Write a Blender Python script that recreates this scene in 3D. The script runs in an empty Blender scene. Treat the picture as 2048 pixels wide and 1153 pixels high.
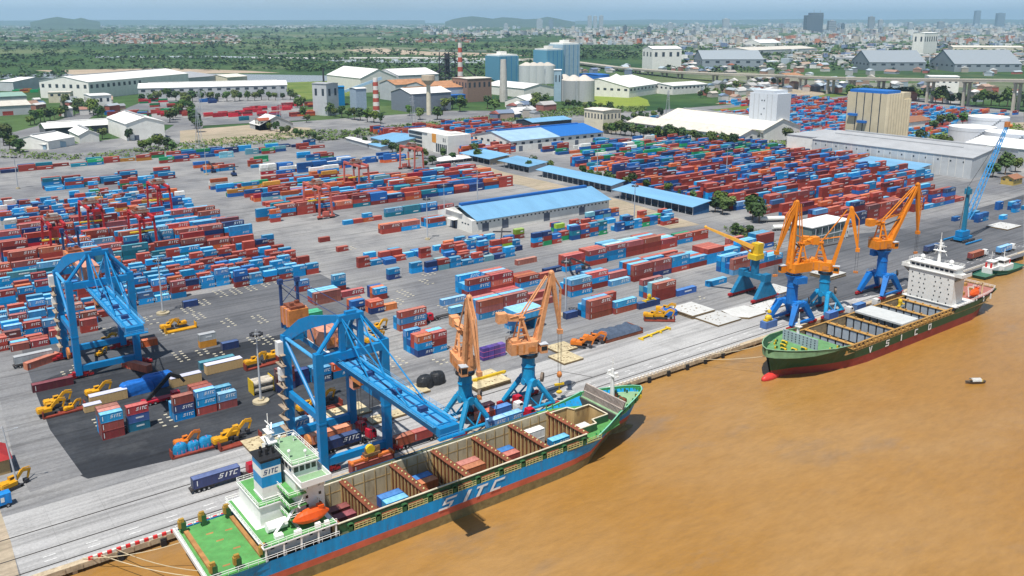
import bpy, math, random
HAZE = 4.2e-5
from mathutils import Vector, Matrix
R = random.Random(11)
C = bpy.data.collections.new("port"); bpy.context.scene.collection.children.link(C)
PI = math.pi
rad = math.radians

# ---------------------------------------------------------------- survey camera (drone) : X runs along the quay, Y inland
FPX, CY, PIT, ROL, AZ, HGT = 1760.07, 450.0, 0.228129, -0.00113, 0.932771, 117.83
_cp, _sp, _ca, _sa = math.cos(PIT), math.sin(PIT), math.cos(AZ), math.sin(AZ)
FWD = Vector((_cp*_ca, _cp*_sa, -_sp))
_r0 = Vector((_sa, -_ca, 0)); _u0 = Vector((_sp*_ca, _sp*_sa, _cp))
RGT = math.cos(ROL)*_r0 + math.sin(ROL)*_u0
UPV = -math.sin(ROL)*_r0 + math.cos(ROL)*_u0
def G(x, y, z=0.0):
    """survey: where the ray through a photo point meets height z"""
    d = FWD + RGT*((x-1024)/FPX) + UPV*((CY-y)/FPX)
    t = (z-HGT)/d.z
    return Vector((d.x*t, d.y*t, z))
def depth(p):
    return (Vector(p)-Vector((0, 0, HGT))).dot(FWD)
def seen(p, m=60):
    d = Vector(p)-Vector((0, 0, HGT)); z = d.dot(FWD)
    if z < 5: return False
    x = 1024+FPX*d.dot(RGT)/z; y = CY-FPX*d.dot(UPV)/z
    return -m < x < 2048+m and -m < y < 1153+m
def above(x, y, ztop):
    """point at height ztop seen at photo point"""
    return G(x, y, ztop)

# ---------------------------------------------------------------- materials
MATS = {}
def mat(name, col, rough=.6, metal=0., var=.12, scale=.5, rnd=.10, grime=0., spec=.3, bump=0., stretch=None):
    if name in MATS: return MATS[name]
    m = bpy.data.materials.new(name); m.use_nodes = True
    nt = m.node_tree; N = nt.nodes; L = nt.links
    b = N['Principled BSDF']
    b.inputs['Roughness'].default_value = rough
    b.inputs['Metallic'].default_value = metal
    b.inputs['Specular IOR Level'].default_value = spec
    tc = N.new('ShaderNodeTexCoord')
    vec = tc.outputs['Object']
    if stretch:
        mp = N.new('ShaderNodeMapping'); mp.inputs['Scale'].default_value = stretch
        L.new(vec, mp.inputs[0]); vec = mp.outputs[0]
    no = N.new('ShaderNodeTexNoise'); no.inputs['Scale'].default_value = scale
    no.inputs['Detail'].default_value = 5; no.inputs['Roughness'].default_value = .62
    L.new(vec, no.inputs['Vector'])
    mr = N.new('ShaderNodeMapRange'); mr.inputs[1].default_value = .3; mr.inputs[2].default_value = .7
    mr.inputs[3].default_value = 1-var; mr.inputs[4].default_value = 1+var
    L.new(no.outputs['Fac'], mr.inputs[0])
    oi = N.new('ShaderNodeObjectInfo')
    mr2 = N.new('ShaderNodeMapRange'); mr2.inputs[3].default_value = 1-rnd; mr2.inputs[4].default_value = 1+rnd
    L.new(oi.outputs['Random'], mr2.inputs[0])
    mu = N.new('ShaderNodeMath'); mu.operation = 'MULTIPLY'
    L.new(mr.outputs[0], mu.inputs[0]); L.new(mr2.outputs[0], mu.inputs[1])
    vm = N.new('ShaderNodeVectorMath'); vm.operation = 'SCALE'
    vm.inputs[0].default_value = col[:3]
    L.new(mu.outputs[0], vm.inputs['Scale'])
    out = vm.outputs[0]
    if rnd >= .2:
        hs = N.new('ShaderNodeHueSaturation'); m3 = N.new('ShaderNodeMapRange'); m3.inputs[3].default_value = .485; m3.inputs[4].default_value = .515
        wn = N.new('ShaderNodeTexWhiteNoise'); wn.noise_dimensions = '1D'; L.new(oi.outputs['Random'], wn.inputs['W']); L.new(wn.outputs['Value'], m3.inputs[0]); L.new(m3.outputs[0], hs.inputs['Hue'])
        m4 = N.new('ShaderNodeMapRange'); m4.inputs[3].default_value = .78; m4.inputs[4].default_value = 1.05; wn2 = N.new('ShaderNodeTexWhiteNoise'); wn2.noise_dimensions = '1D'; ad = N.new('ShaderNodeMath'); ad.inputs[1].default_value = 3.7; L.new(oi.outputs['Random'], ad.inputs[0]); L.new(ad.outputs[0], wn2.inputs['W']); L.new(wn2.outputs['Value'], m4.inputs[0]); L.new(m4.outputs[0], hs.inputs['Saturation'])
        L.new(out, hs.inputs['Color']); out = hs.outputs[0]
    if grime > 0:
        n2 = N.new('ShaderNodeTexNoise'); n2.inputs['Scale'].default_value = scale*2.3; n2.inputs['Detail'].default_value = 8
        L.new(vec, n2.inputs['Vector'])
        cr = N.new('ShaderNodeMapRange'); cr.inputs[1].default_value = .54; cr.inputs[2].default_value = .72
        cr.inputs[3].default_value = 0; cr.inputs[4].default_value = grime
        L.new(n2.outputs['Fac'], cr.inputs[0])
        mx = N.new('ShaderNodeMix'); mx.data_type = 'RGBA'
        mx.inputs[7].default_value = (.13, .065, .03, 1)
        L.new(cr.outputs[0], mx.inputs[0]); L.new(out, mx.inputs[6]); out = mx.outputs[2]
    L.new(out, b.inputs['Base Color'])
    if bump > 0:
        bp = N.new('ShaderNodeBump'); bp.inputs['Strength'].default_value = bump; bp.inputs['Distance'].default_value = .3
        L.new(no.outputs['Fac'], bp.inputs['Height']); L.new(bp.outputs[0], b.inputs['Normal'])
    MATS[name] = m
    return m

# ---------------------------------------------------------------- mesh builder
class MB:
    def __init__(s): s.v = []; s.f = []; s.m = []
    def add(s, vs, fs, m=0):
        o = len(s.v); s.v += [tuple(p) for p in vs]
        for f in fs: s.f.append(tuple(i+o for i in f)); s.m.append(m)
        return s
    def box(s, x0, x1, y0, y1, z0, z1, m=0, bottom=True):
        vs = [(x0,y0,z0),(x1,y0,z0),(x1,y1,z0),(x0,y1,z0),(x0,y0,z1),(x1,y0,z1),(x1,y1,z1),(x0,y1,z1)]
        fs = [(4,5,6,7),(0,1,5,4),(1,2,6,5),(2,3,7,6),(3,0,4,7)]
        if bottom: fs.append((3,2,1,0))
        s.add(vs, fs, m); return s
    def rbox(s, c, sx, sy, z0, z1, a, m=0):
        ca, sa = math.cos(a), math.sin(a); vs = []
        for z in (z0, z1):
            for x, y in ((-sx/2,-sy/2),(sx/2,-sy/2),(sx/2,sy/2),(-sx/2,sy/2)):
                vs.append((c[0]+x*ca-y*sa, c[1]+x*sa+y*ca, z))
        s.add(vs, [(3,2,1,0),(4,5,6,7),(0,1,5,4),(1,2,6,5),(2,3,7,6),(3,0,4,7)], m); return s
    def beam(s, p, q, w, h=None, m=0, w2=None, h2=None):
        p, q = Vector(p), Vector(q); h = h or w; w2 = w2 or w; h2 = h2 or h
        d = (q-p).normalized()
        side = d.cross(Vector((0,0,1)))
        if side.length < 1e-3: side = Vector((1,0,0))
        side.normalize(); up = side.cross(d)
        vs = []
        for c, a, b in ((p, w/2, h/2), (q, w2/2, h2/2)):
            for i, j in ((-1,-1),(1,-1),(1,1),(-1,1)): vs.append(c+side*a*i+up*b*j)
        s.add(vs, [(3,2,1,0),(4,5,6,7),(0,1,5,4),(1,2,6,5),(2,3,7,6),(3,0,4,7)], m); return s
    def tube(s, p, q, r, m=0, n=8, r2=None, caps=True):
        p, q = Vector(p), Vector(q); r2 = r if r2 is None else r2
        d = (q-p).normalized(); side = d.cross(Vector((0,0,1)))
        if side.length < 1e-3: side = Vector((1,0,0))
        side.normalize(); up = side.cross(d); vs = []
        for c, rr in ((p, r), (q, r2)):
            for k in range(n):
                a = 2*PI*k/n; vs.append(c+side*math.cos(a)*rr+up*math.sin(a)*rr)
        fs = [(k, (k+1)%n, n+(k+1)%n, n+k) for k in range(n)]
        if caps: fs += [tuple(range(n-1,-1,-1)), tuple(range(n, 2*n))]
        s.add(vs, fs, m); return s
    def path(s, pts, r, m=0, n=6):
        for a, b in zip(pts, pts[1:]): s.tube(a, b, r, m, n)
        return s
    def prism(s, pts, z0, z1, m=0, mtop=None):
        n = len(pts); vs = [(x,y,z0) for x,y in pts]+[(x,y,z1) for x,y in pts]
        s.add(vs, [(k,(k+1)%n,n+(k+1)%n,n+k) for k in range(n)]+[tuple(range(n-1,-1,-1))], m)
        s.add([(x,y,z1) for x,y in pts], [tuple(range(n))], m if mtop is None else mtop); return s
    def poly(s, pts, m=0): s.add(pts, [tuple(range(len(pts)))], m); return s
    def ball(s, c, rx, ry=None, rz=None, m=0, nu=10, nv=6):
        ry = ry or rx; rz = rz or rx; vs = [(c[0],c[1],c[2]-rz)]; fs = []
        for j in range(1, nv):
            t = -PI/2+PI*j/nv
            for k in range(nu):
                a = 2*PI*k/nu; vs.append((c[0]+rx*math.cos(t)*math.cos(a), c[1]+ry*math.cos(t)*math.sin(a), c[2]+rz*math.sin(t)))
        vs.append((c[0],c[1],c[2]+rz)); T = len(vs)-1
        for k in range(nu):
            fs.append((0, 1+(k+1)%nu, 1+k)); fs.append((T, T-nu+k, T-nu+(k+1)%nu))
            for j in range(nv-2):
                a = 1+j*nu; fs.append((a+k, a+(k+1)%nu, a+nu+(k+1)%nu, a+nu+k))
        s.add(vs, fs, m); return s
    def mesh(s, name, mats):
        me = bpy.data.meshes.new(name); me.from_pydata(s.v, [], s.f)
        for m in (mats if isinstance(mats, (list, tuple)) else [mats]): me.materials.append(m)
        if len(me.materials) > 1: me.polygons.foreach_set('material_index', s.m)
        me.update(); return me
    def build(s, name, mats, parent=None, loc=None, rz=0., smooth=False):
        me = s.mesh(name, mats)
        if smooth: me.polygons.foreach_set('use_smooth', [True]*len(me.polygons))
        o = bpy.data.objects.new(name, me); C.objects.link(o)
        if parent: o.parent = parent
        if loc is not None: o.location = loc
        if rz: o.rotation_euler.z = rz
        return o
def fix(o):
    """make face normals consistent (used for lofted hulls)"""
    import bmesh
    bm = bmesh.new(); bm.from_mesh(o.data); bmesh.ops.recalc_face_normals(bm, faces=bm.faces); bm.to_mesh(o.data); bm.free(); return o
def tag(o, label, cat, group=None):
    o['label'] = label; o['category'] = cat
    if group: o['group'] = group
    return o
def thing(name, label, cat, loc=(0,0,0), rz=0., group=None):
    o = bpy.data.objects.new(name, None); C.objects.link(o)
    o.location = loc; o.rotation_euler.z = rz; o.empty_display_size = .5
    return tag(o, label, cat, group)
def structure(o): o['kind'] = 'structure'; return o
def stuff(o, label=None):
    o['kind'] = 'stuff'
    if label: o['label'] = label
    return o
def dup(src, loc, rz, label, group=None):
    kids = {}
    for o in list(C.objects):
        if o.parent: kids.setdefault(o.parent.name, []).append(o)
    def cp(o, par):
        c = o.copy(); C.objects.link(c)
        if par: c.parent = par
        for k in kids.get(o.name, []): cp(k, c)
        return c
    r = cp(src, None); r.location = loc; r.rotation_euler.z = rz; r['label'] = label
    if group: r['group'] = group
    return r
ORD = 'first second third fourth fifth sixth seventh eighth ninth tenth eleventh twelfth thirteenth fourteenth fifteenth sixteenth seventeenth eighteenth nineteenth twentieth'.split()
def ordn(k):
    if k < 20: return ORD[k]
    t = {2:'twenty', 3:'thirty', 4:'forty', 5:'fifty', 6:'sixty', 7:'seventy', 8:'eighty', 9:'ninety'}
    n = k+1
    if n % 10 == 0: return {20:'twentieth', 30:'thirtieth', 40:'fortieth', 50:'fiftieth', 60:'sixtieth', 70:'seventieth', 80:'eightieth', 90:'ninetieth'}.get(n, 'last')
    return (t.get(n//10, 'ninety')+'-'+ORD[n%10-1])

# ---------------------------------------------------------------- block letters (4 x 5 cells, rectangles that do not overlap)
GLYPH = {
 'S': [(.3,4.1,4.3,5),(.1,2.95,1.1,4.1),(.1,2.1,3.9,2.95),(2.9,.9,3.9,2.1),(-.5,0,3.6,.9)],
 'I': [(1.4,0,2.7,5)],
 'T': [(0,4,4,5),(1.4,0,2.6,4)],
 'C': [(0,4,4,5),(0,1,1,4),(0,0,4,1)],
 'O': [(0,4,4,5),(0,1,1,4),(3,1,4,4),(0,0,4,1)],
}
def letter(mb, ch, put, m, slant=.25):
    """put(x,y) -> 3D ; cell size 4 x 5"""
    if ch == 'V':
        mb.poly([put(0,5), put(1.5,0), put(2.5,0), put(4,5), put(2.9,5), put(2,1.4), put(1.1,5)], m); return
    for x0, y0, x1, y1 in GLYPH[ch]:
        mb.poly([put(x0+y0*slant, y0), put(x1+y0*slant, y0), put(x1+y1*slant, y1), put(x0+y1*slant, y1)], m)
def word(mb, txt, x, y, h, off, m, gap=1.0, slant=.25, axis='x', squash=1.0):
    """lettering on a face that looks toward -Y (off = its y)"""
    k = h/5.0
    for ch in txt:
        letter(mb, ch, (lambda a, b, x=x: (x+a*k*squash, off, y+b*k)), m, slant)
        x += ((4 if ch != 'I' else 3.2)+gap)*k*squash
    return x
# ================================================================ world, sun, camera
sc = bpy.context.scene
w = bpy.data.worlds.new("World"); sc.world = w; w.use_nodes = True
SUN_EL = rad(67); SUN_DIR = Vector((-math.cos(SUN_EL)*.86, -math.cos(SUN_EL)*.51, math.sin(SUN_EL)))   # toward the sun
nt = w.node_tree; bg = nt.nodes['Background']
sky = nt.nodes.new('ShaderNodeTexSky'); sky.sky_type = 'NISHITA'; sky.sun_disc = False
sky.sun_elevation = SUN_EL; sky.sun_rotation = math.atan2(SUN_DIR.x, SUN_DIR.y)
sky.air_density = 1.4; sky.dust_density = .6; sky.ozone_density = 4; sky.altitude = 100
# thin high cloud veil and darker cloud base, fixed to sky directions
tcw = nt.nodes.new('ShaderNodeTexCoord'); mpw = nt.nodes.new('ShaderNodeMapping'); mpw.inputs['Scale'].default_value = (3, 3, 14)
nw = nt.nodes.new('ShaderNodeTexNoise'); nw.inputs['Scale'].default_value = 1.1; nw.inputs['Detail'].default_value = 6
mrw = nt.nodes.new('ShaderNodeMapRange'); mrw.inputs[1].default_value = .42; mrw.inputs[2].default_value = .75; mrw.inputs[3].default_value = .95; mrw.inputs[4].default_value = .55
mxw = nt.nodes.new('ShaderNodeMix'); mxw.data_type = 'RGBA'; mxw.inputs[7].default_value = (9.4, 11.8, 14.4, 1)
nt.links.new(tcw.outputs['Generated'], mpw.inputs[0]); nt.links.new(mpw.outputs[0], nw.inputs['Vector'])
nt.links.new(nw.outputs['Fac'], mrw.inputs[0]); spw = nt.nodes.new('ShaderNodeSeparateXYZ'); nt.links.new(tcw.outputs['Generated'], spw.inputs[0])
elw = nt.nodes.new('ShaderNodeMapRange'); elw.inputs[1].default_value = .03; elw.inputs[2].default_value = .30; elw.inputs[3].default_value = 1; elw.inputs[4].default_value = .12; nt.links.new(spw.outputs['Z'], elw.inputs[0])   # the veil thins towards the zenith
muw = nt.nodes.new('ShaderNodeMath'); muw.operation = 'MULTIPLY'; nt.links.new(mrw.outputs[0], muw.inputs[0]); nt.links.new(elw.outputs[0], muw.inputs[1]); nt.links.new(muw.outputs[0], mxw.inputs[0])
nt.links.new(sky.outputs[0], mxw.inputs[6]); nt.links.new(mxw.outputs[2], bg.inputs[0])
bg.inputs[1].default_value = .06
sl = bpy.data.lights.new('sun', 'SUN'); sl.energy = 5.0; sl.angle = rad(.55); sl.color = (1, .955, .89)
so = bpy.data.objects.new('sun', sl); C.objects.link(so)
so.rotation_euler = (-SUN_DIR).to_track_quat('-Z', 'Y').to_euler()
sc.view_settings.view_transform = 'Standard'; sc.view_settings.look = 'None'
sc.view_settings.exposure = EXPOSURE = .27; sc.view_settings.gamma = 1
cam = bpy.data.cameras.new('camera'); cam.sensor_width = 36; cam.lens = FPX/2048*36
cam.shift_y = -(576.5-CY)/2048; cam.clip_start = 1; cam.clip_end = 120000
co = bpy.data.objects.new('camera', cam); C.objects.link(co); sc.camera = co
M3 = Matrix((RGT, UPV, -FWD)).transposed()
co.matrix_world = Matrix.Translation((0, 0, HGT)) @ M3.to_4x4()
sc.cycles.max_bounces = 6; sc.cycles.volume_bounces = 1; sc.cycles.transparent_max_bounces = 8
sc.cycles.use_denoising = True

# ================================================================ ground materials
def ground_mat(name, c1, c2, c3, s1=.02, s2=.25, s3=2.2, rough=.85, lines=None, spots=.5, stretch=None):
    """c1/c2 large patches, c3 stains"""
    if name in MATS: return MATS[name]
    m = bpy.data.materials.new(name); m.use_nodes = True; nt = m.node_tree; N = nt.nodes; L = nt.links
    b = N['Principled BSDF']; b.inputs['Roughness'].default_value = rough; b.inputs['Specular IOR Level'].default_value = .2
    tc = N.new('ShaderNodeTexCoord'); vec = tc.outputs['Object']
    if stretch:
        mp = N.new('ShaderNodeMapping'); mp.inputs['Scale'].default_value = stretch; L.new(vec, mp.inputs[0]); vec = mp.outputs[0]
    def noise(s, d=5, r=.6):
        n = N.new('ShaderNodeTexNoise'); n.inputs['Scale'].default_value = s; n.inputs['Detail'].default_value = d; n.inputs['Roughness'].default_value = r
        L.new(vec, n.inputs['Vector']); return n.outputs['Fac']
    def rng(f, a, b_, c=0., d=1.):
        n = N.new('ShaderNodeMapRange'); n.inputs[1].default_value = a; n.inputs[2].default_value = b_; n.inputs[3].default_value = c; n.inputs[4].default_value = d
        L.new(f, n.inputs[0]); return n.outputs[0]
    def mix(f, a, b_):
        n = N.new('ShaderNodeMix'); n.data_type = 'RGBA'
        for k, x in ((6, a), (7, b_)):
            if isinstance(x, tuple): n.inputs[k].default_value = x+(1,)
            else: L.new(x, n.inputs[k])
        L.new(f, n.inputs[0]) if not isinstance(f, float) else setattr(n.inputs[0], 'default_value', f)
        return n.outputs[2]
    o = mix(rng(noise(s1, 4), .38, .62), c1, c2)
    o = mix(rng(noise(s2, 6, .7), .5, .75, 0, spots), o, c3)
    trk = N.new('ShaderNodeTexNoise'); trk.inputs['Scale'].default_value = 1.0; trk.inputs['Detail'].default_value = 5; mt = N.new('ShaderNodeMapping'); mt.inputs['Scale'].default_value = (.018, .55, 1); mt.inputs['Rotation'].default_value = (0, 0, .06); L.new(tc.outputs['Object'], mt.inputs[0]); L.new(mt.outputs[0], trk.inputs['Vector'])
    n3 = rng(noise(s3, 4, .7), .3, .7, .84, 1.16)
    nm = N.new('ShaderNodeMath'); nm.operation = 'MULTIPLY'; L.new(n3, nm.inputs[0]); L.new(rng(trk.outputs['Fac'], .45, .68, 1.0, .66), nm.inputs[1]); n3 = nm.outputs[0]
    vm = N.new('ShaderNodeVectorMath'); vm.operation = 'SCALE'; L.new(o, vm.inputs[0]); L.new(n3, vm.inputs['Scale']); o = vm.outputs[0]
    if lines:
        bt = N.new('ShaderNodeTexBrick'); bt.inputs['Scale'].default_value = 1; bt.inputs['Brick Width'].default_value = lines[0]; bt.inputs['Row Height'].default_value = lines[1]
        bt.inputs['Mortar Size'].default_value = lines[2]; bt.offset = 0
        bt.inputs['Color1'].default_value = (1,1,1,1); bt.inputs['Color2'].default_value = (.94,.94,.94,1); bt.inputs['Mortar'].default_value = (.85,.85,.85,1)
        L.new(tc.outputs['Object'], bt.inputs['Vector'])
        v2 = N.new('ShaderNodeVectorMath'); v2.operation = 'MULTIPLY'; L.new(o, v2.inputs[0]); L.new(bt.outputs['Color'], v2.inputs[1]); o = v2.outputs[0]
    L.new(o, b.inputs['Base Color'])
    MATS[name] = m; return m
m_yard = ground_mat('yard_asphalt', (.165,.168,.178), (.30,.295,.285), (.11,.112,.12), .011, .05, 1.2, spots=.8)
m_apron = ground_mat('apron_concrete', (.36,.355,.35), (.42,.415,.405), (.25,.245,.24), .03, .12, 1.5, lines=(12, 9, .09), spots=.6)
m_dark = ground_mat('dark_asphalt_cloud_shade', (.024,.027,.033), (.055,.06,.068), (.10,.105,.11), .016, .045, 1.0, spots=.7)  # dark asphalt, with cloud shade also put into its colour
m_road = ground_mat('road_asphalt', (.17,.17,.175), (.23,.23,.23), (.12,.12,.125), .02, .1, 1.0)
m_soil = ground_mat('sandy_ground', (.42,.34,.25), (.33,.28,.2), (.16,.17,.09), .02, .1, .8)
m_grass = ground_mat('grass_field', (.10,.16,.025), (.17,.21,.045), (.05,.10,.02), .02, .09, .7)
m_pond = mat('canal_water', (.20,.215,.22), rough=.25, var=.08, scale=.01)

def sheet(name, pts, m, z, px=True):
    P = [G(x, y, z) for x, y in pts] if px else [Vector((x, y, z)) for x, y in pts]
    c = sum(P, Vector())/len(P); c.z = 0
    # keep world metres as object coordinates so textures line up across sheets
    mb = MB(); a = 0
    for i in range(len(P)):
        p, q = P[i], P[(i+1) % len(P)]; a += p.x*q.y-q.x*p.y
    mb.poly([tuple(p) for p in (P if a > 0 else P[::-1])])
    return structure(mb.build(name, m))

# terrain : one sheet to the horizon, green flats, fields and built-up tints
def terrain_mat():
    m = bpy.data.materials.new('terrain'); m.use_nodes = True; nt = m.node_tree; N = nt.nodes; L = nt.links
    b = N['Principled BSDF']; b.inputs['Roughness'].default_value = .95; b.inputs['Specular IOR Level'].default_value = .1
    tc = N.new('ShaderNodeTexCoord')
    def noise(s, d=5, r=.6, st=None):
        n = N.new('ShaderNodeTexNoise'); n.inputs['Scale'].default_value = s; n.inputs['Detail'].default_value = d; n.inputs['Roughness'].default_value = r
        v = tc.outputs['Object']
        if st:
            mp = N.new('ShaderNodeMapping'); mp.inputs['Scale'].default_value = st; mp.inputs['Rotation'].default_value = (0,0,rad(37)); L.new(v, mp.inputs[0]); v = mp.outputs[0]
        L.new(v, n.inputs['Vector']); return n.outputs['Fac']
    def ramp(f, stops):
        n = N.new('ShaderNodeValToRGB'); e = n.color_ramp.elements
        e[0].position, e[0].color = stops[0][0], stops[0][1]+(1,); e[1].position, e[1].color = stops[1][0], stops[1][1]+(1,)
        for p, c in stops[2:]:
            x = e.new(p); x.color = c+(1,)
        L.new(f, n.inputs[0]); return n.outputs[0]
    a = ramp(noise(.0016, 7, .62, (1, 1, 1)), [(.30, (.014,.042,.018)), (.44, (.026,.066,.022)), (.52, (.055,.10,.03)), (.60, (.032,.07,.028)), (.70, (.09,.115,.05))])
    f = N.new('ShaderNodeTexVoronoi'); f.inputs['Scale'].default_value = .004
    mp = N.new('ShaderNodeMapping'); mp.inputs['Rotation'].default_value = (0,0,rad(25)); mp.inputs['Scale'].default_value = (1,.45,1); L.new(tc.outputs['Object'], mp.inputs[0]); L.new(mp.outputs[0], f.inputs['Vector'])
    h = ramp(f.outputs['Color'], [(.1, (.03,.07,.025)), (.35, (.06,.11,.035)), (.6, (.10,.14,.05)), (.8, (.16,.17,.11)), (.95, (.20,.21,.2))])
    mx = N.new('ShaderNodeMix'); mx.data_type = 'RGBA'
    r = N.new('ShaderNodeMapRange'); r.inputs[1].default_value = .46; r.inputs[2].default_value = .56; L.new(noise(.0007, 3), r.inputs[0]); L.new(r.outputs[0], mx.inputs[0])
    L.new(a, mx.inputs[6]); L.new(h, mx.inputs[7])
    vm = N.new('ShaderNodeVectorMath'); vm.operation = 'SCALE'
    r2 = N.new('ShaderNodeMapRange'); r2.inputs[1].default_value = .3; r2.inputs[2].default_value = .7; r2.inputs[3].default_value = .7; r2.inputs[4].default_value = 1.3
    L.new(noise(.03, 6, .7), r2.inputs[0]); L.new(mx.outputs[2], vm.inputs[0]); L.new(r2.outputs[0], vm.inputs['Scale'])
    L.new(vm.outputs[0], b.inputs['Base Color']); return m
mb = MB(); mb.poly([(-6000, 420, -.4), (52000, 420, -.4), (52000, 40000, -.4), (-6000, 40000, -.4)])
structure(mb.build('terrain', terrain_mat()))

# river : muddy ochre water with low ripples
def water_mat():
    m = bpy.data.materials.new('muddy_river'); m.use_nodes = True; nt = m.node_tree; N = nt.nodes; L = nt.links
    b = N['Principled BSDF']; b.inputs['Roughness'].default_value = .22; b.inputs['Specular IOR Level'].default_value = .32
    tc = N.new('ShaderNodeTexCoord')
    def noise(s, d, r, st=(1,1,1), rz=0):
        n = N.new('ShaderNodeTexNoise'); n.inputs['Scale'].default_value = s; n.inputs['Detail'].default_value = d; n.inputs['Roughness'].default_value = r
        mp = N.new('ShaderNodeMapping'); mp.inputs['Scale'].default_value = st; mp.inputs['Rotation'].default_value = (0,0,rz); L.new(tc.outputs['Object'], mp.inputs[0]); L.new(mp.outputs[0], n.inputs['Vector']); return n.outputs['Fac']
    def rng(f, a, b_, c=0., d=1.):
        n = N.new('ShaderNodeMapRange'); n.inputs[1].default_value = a; n.inputs[2].default_value = b_; n.inputs[3].default_value = c; n.inputs[4].default_value = d
        L.new(f, n.inputs[0]); return n.outputs[0]
    mx = N.new('ShaderNodeMix'); mx.data_type = 'RGBA'; mx.inputs[6].default_value = (.30,.150,.032,1); mx.inputs[7].default_value = (.33,.185,.062,1)
    L.new(rng(noise(.011, 5, .6, (1, 1.7, 1), .3), .40, .62), mx.inputs[0])
    m2 = N.new('ShaderNodeMix'); m2.data_type = 'RGBA'; m2.inputs[7].default_value = (.21,.145,.09,1)
    L.new(rng(noise(.016, 6, .68, (1, 2.2, 1), .5), .56, .74, 0, .85), m2.inputs[0]); L.new(mx.outputs[2], m2.inputs[6])
    vs = N.new('ShaderNodeVectorMath'); vs.operation = 'SCALE'; L.new(m2.outputs[2], vs.inputs[0]); L.new(rng(noise(.16, 7, .75, (1, 3.2, 1), .7), .3, .7, .86, 1.12), vs.inputs['Scale']); L.new(vs.outputs[0], b.inputs['Base Color'])
    ad = N.new('ShaderNodeMath'); ad.operation = 'ADD'
    L.new(noise(.42, 6, .68, (1, 2.2, 1), .75), ad.inputs[0]); L.new(noise(.12, 3, .5, (1, 2, 1), .2), ad.inputs[1])
    bp = N.new('ShaderNodeBump'); bp.inputs['Strength'].default_value = .32; bp.inputs['Distance'].default_value = .5
    L.new(ad.outputs[0], bp.inputs['Height']); L.new(bp.outputs[0], b.inputs['Normal']); return m
mb = MB(); mb.poly([(-2500, -2500, -2.2), (9000, -2500, -2.2), (9000, 214, -2.2), (-2500, 214, -2.2)])
structure(mb.build('river', water_mat()))

QV = 197.6      # quay edge
mb = MB(); mb.poly([(-60, QV+1.2, 0), (620, QV+1.2, 0), (900, 330, 0), (1150, 520, 0), (1000, 720, 0), (640, 1000, 0), (300, 1000, 0), (40, 900, 0), (-60, 500, 0)])
structure(mb.build('yard', m_yard))
mb = MB(); mb.poly([(15, QV+1.2, .006), (560, QV+1.2, .006), (560, 229, .006), (15, 229, .006)])
structure(mb.build('apron', m_apron))
sheet('cloud_shaded_asphalt', [(176,958),(118,934),(100,888),(74,838),(50,775),(140,740),(330,715),(560,670),(690,652),(770,720),(800,796),(600,862)], m_dark, .012)  # paving sheet darkened in colour where a cloud shades the yard
m_grey2 = ground_mat('grey_asphalt_cloud_shade', (.085,.09,.10), (.15,.152,.16), (.06,.063,.07), .012, .05, 1.0, spots=.7)  # grey paving whose tone includes painted cloud shade
sheet('cloud_shaded_asphalt', [(1500,585),(1445,560),(1560,505),(1700,470),(1830,455),(1930,425),(2048,390),(2048,512),(1940,545),(1800,582),(1640,610)], m_grey2, .011)
sheet('cloud_shaded_asphalt', [(0,680),(60,672),(280,606),(420,586),(540,560),(640,548),(720,590),(760,640),(600,662),(330,715),(140,740),(50,775),(20,720)], m_grey2, .010)
# left access road strip and verge
sheet('road', [(0,690),(40,690),(62,760),(100,860),(165,950),(60,985),(30,930),(0,800)], m_road, .018)
sheet('verge', [(0,1020),(22,1085),(45,1180),(-60,1180),(-60,1000)], m_soil, .024)
# rails and expansion strips, sunk dark lines in the concrete
m_rail = mat('rail_slot', (.05,.045,.04), rough=.6, var=.2)
for nm, v, u0, u1 in (('rail_track', 207.7, 5, 560), ('rail_track', 217.6, 5, 183), ('rail_track', 200.6, 12, 560)):
    mb = MB(); mb.box(u0, u1, v-.22, v+.22, .006, .03); structure(mb.build(nm, m_rail))
mb = MB(); mb.beam((183, 217.6, .02), (188, 208, .02), .3, .03); structure(mb.build('rail_track', m_rail))
# white dashed paint along the quay edge lane
m_wpaint = mat('worn_white_paint', (.62,.62,.6), var=.3, scale=1.5)
mb = MB()
for k in range(60):
    u = 20+k*9
    for v in (202.6, 204.6): mb.poly([(u, v, .012), (u+2.6, v, .012), (u+2.6, v+.22, .012), (u, v+.22, .012)])
structure(mb.build('lane_markings', m_wpaint))

# quay wall : cope beam, fascia with piers, kerb blocks red/white, fenders
m_conc = mat('quay_concrete', (.46,.37,.25), var=.3, scale=.6, grime=.4, rough=.9)
m_white = mat('kerb_white', (.68,.64,.58), var=.2, scale=2); m_redp = mat('kerb_red', (.55,.03,.03), var=.2)
m_rub = mat('black_rubber', (.02,.02,.022), rough=.7)
mb = MB(); mb.box(-60, 620, QV-.6, QV+1.2, -1.3, .05)
mb.box(-60, 620, QV+1.0, QV+1.2, -3.2, -1.3, 0)
for k in range(180): mb.box(-60+k*3.6, -60+k*3.6+.35, QV-.72, QV-.6, -1.3, -.1)
for k in range(76): mb.box(-60+k*9.4, -60+k*9.4+1.0, QV-.3, QV+1.0, -3.2, -1.3)
structure(mb.build('quay_wall', m_conc))
mb = MB(); mbr = MB()
u = 28
while u < 470:
    tgt = mbr if int((u-28)/1.0) % 2 == 0 and u < 60 else mb
    if not (60 < u < 183 or 252 < u < 372): tgt.box(u, u+.92 if u < 60 else u+1.0, QV-.5, QV+.1, .05, .75)
    u += 1.0 if u < 60 else 1.7
structure(mb.build('quay_kerb', m_white)); structure(mbr.build('quay_kerb', m_redp))
k = 0
u = 34
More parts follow.
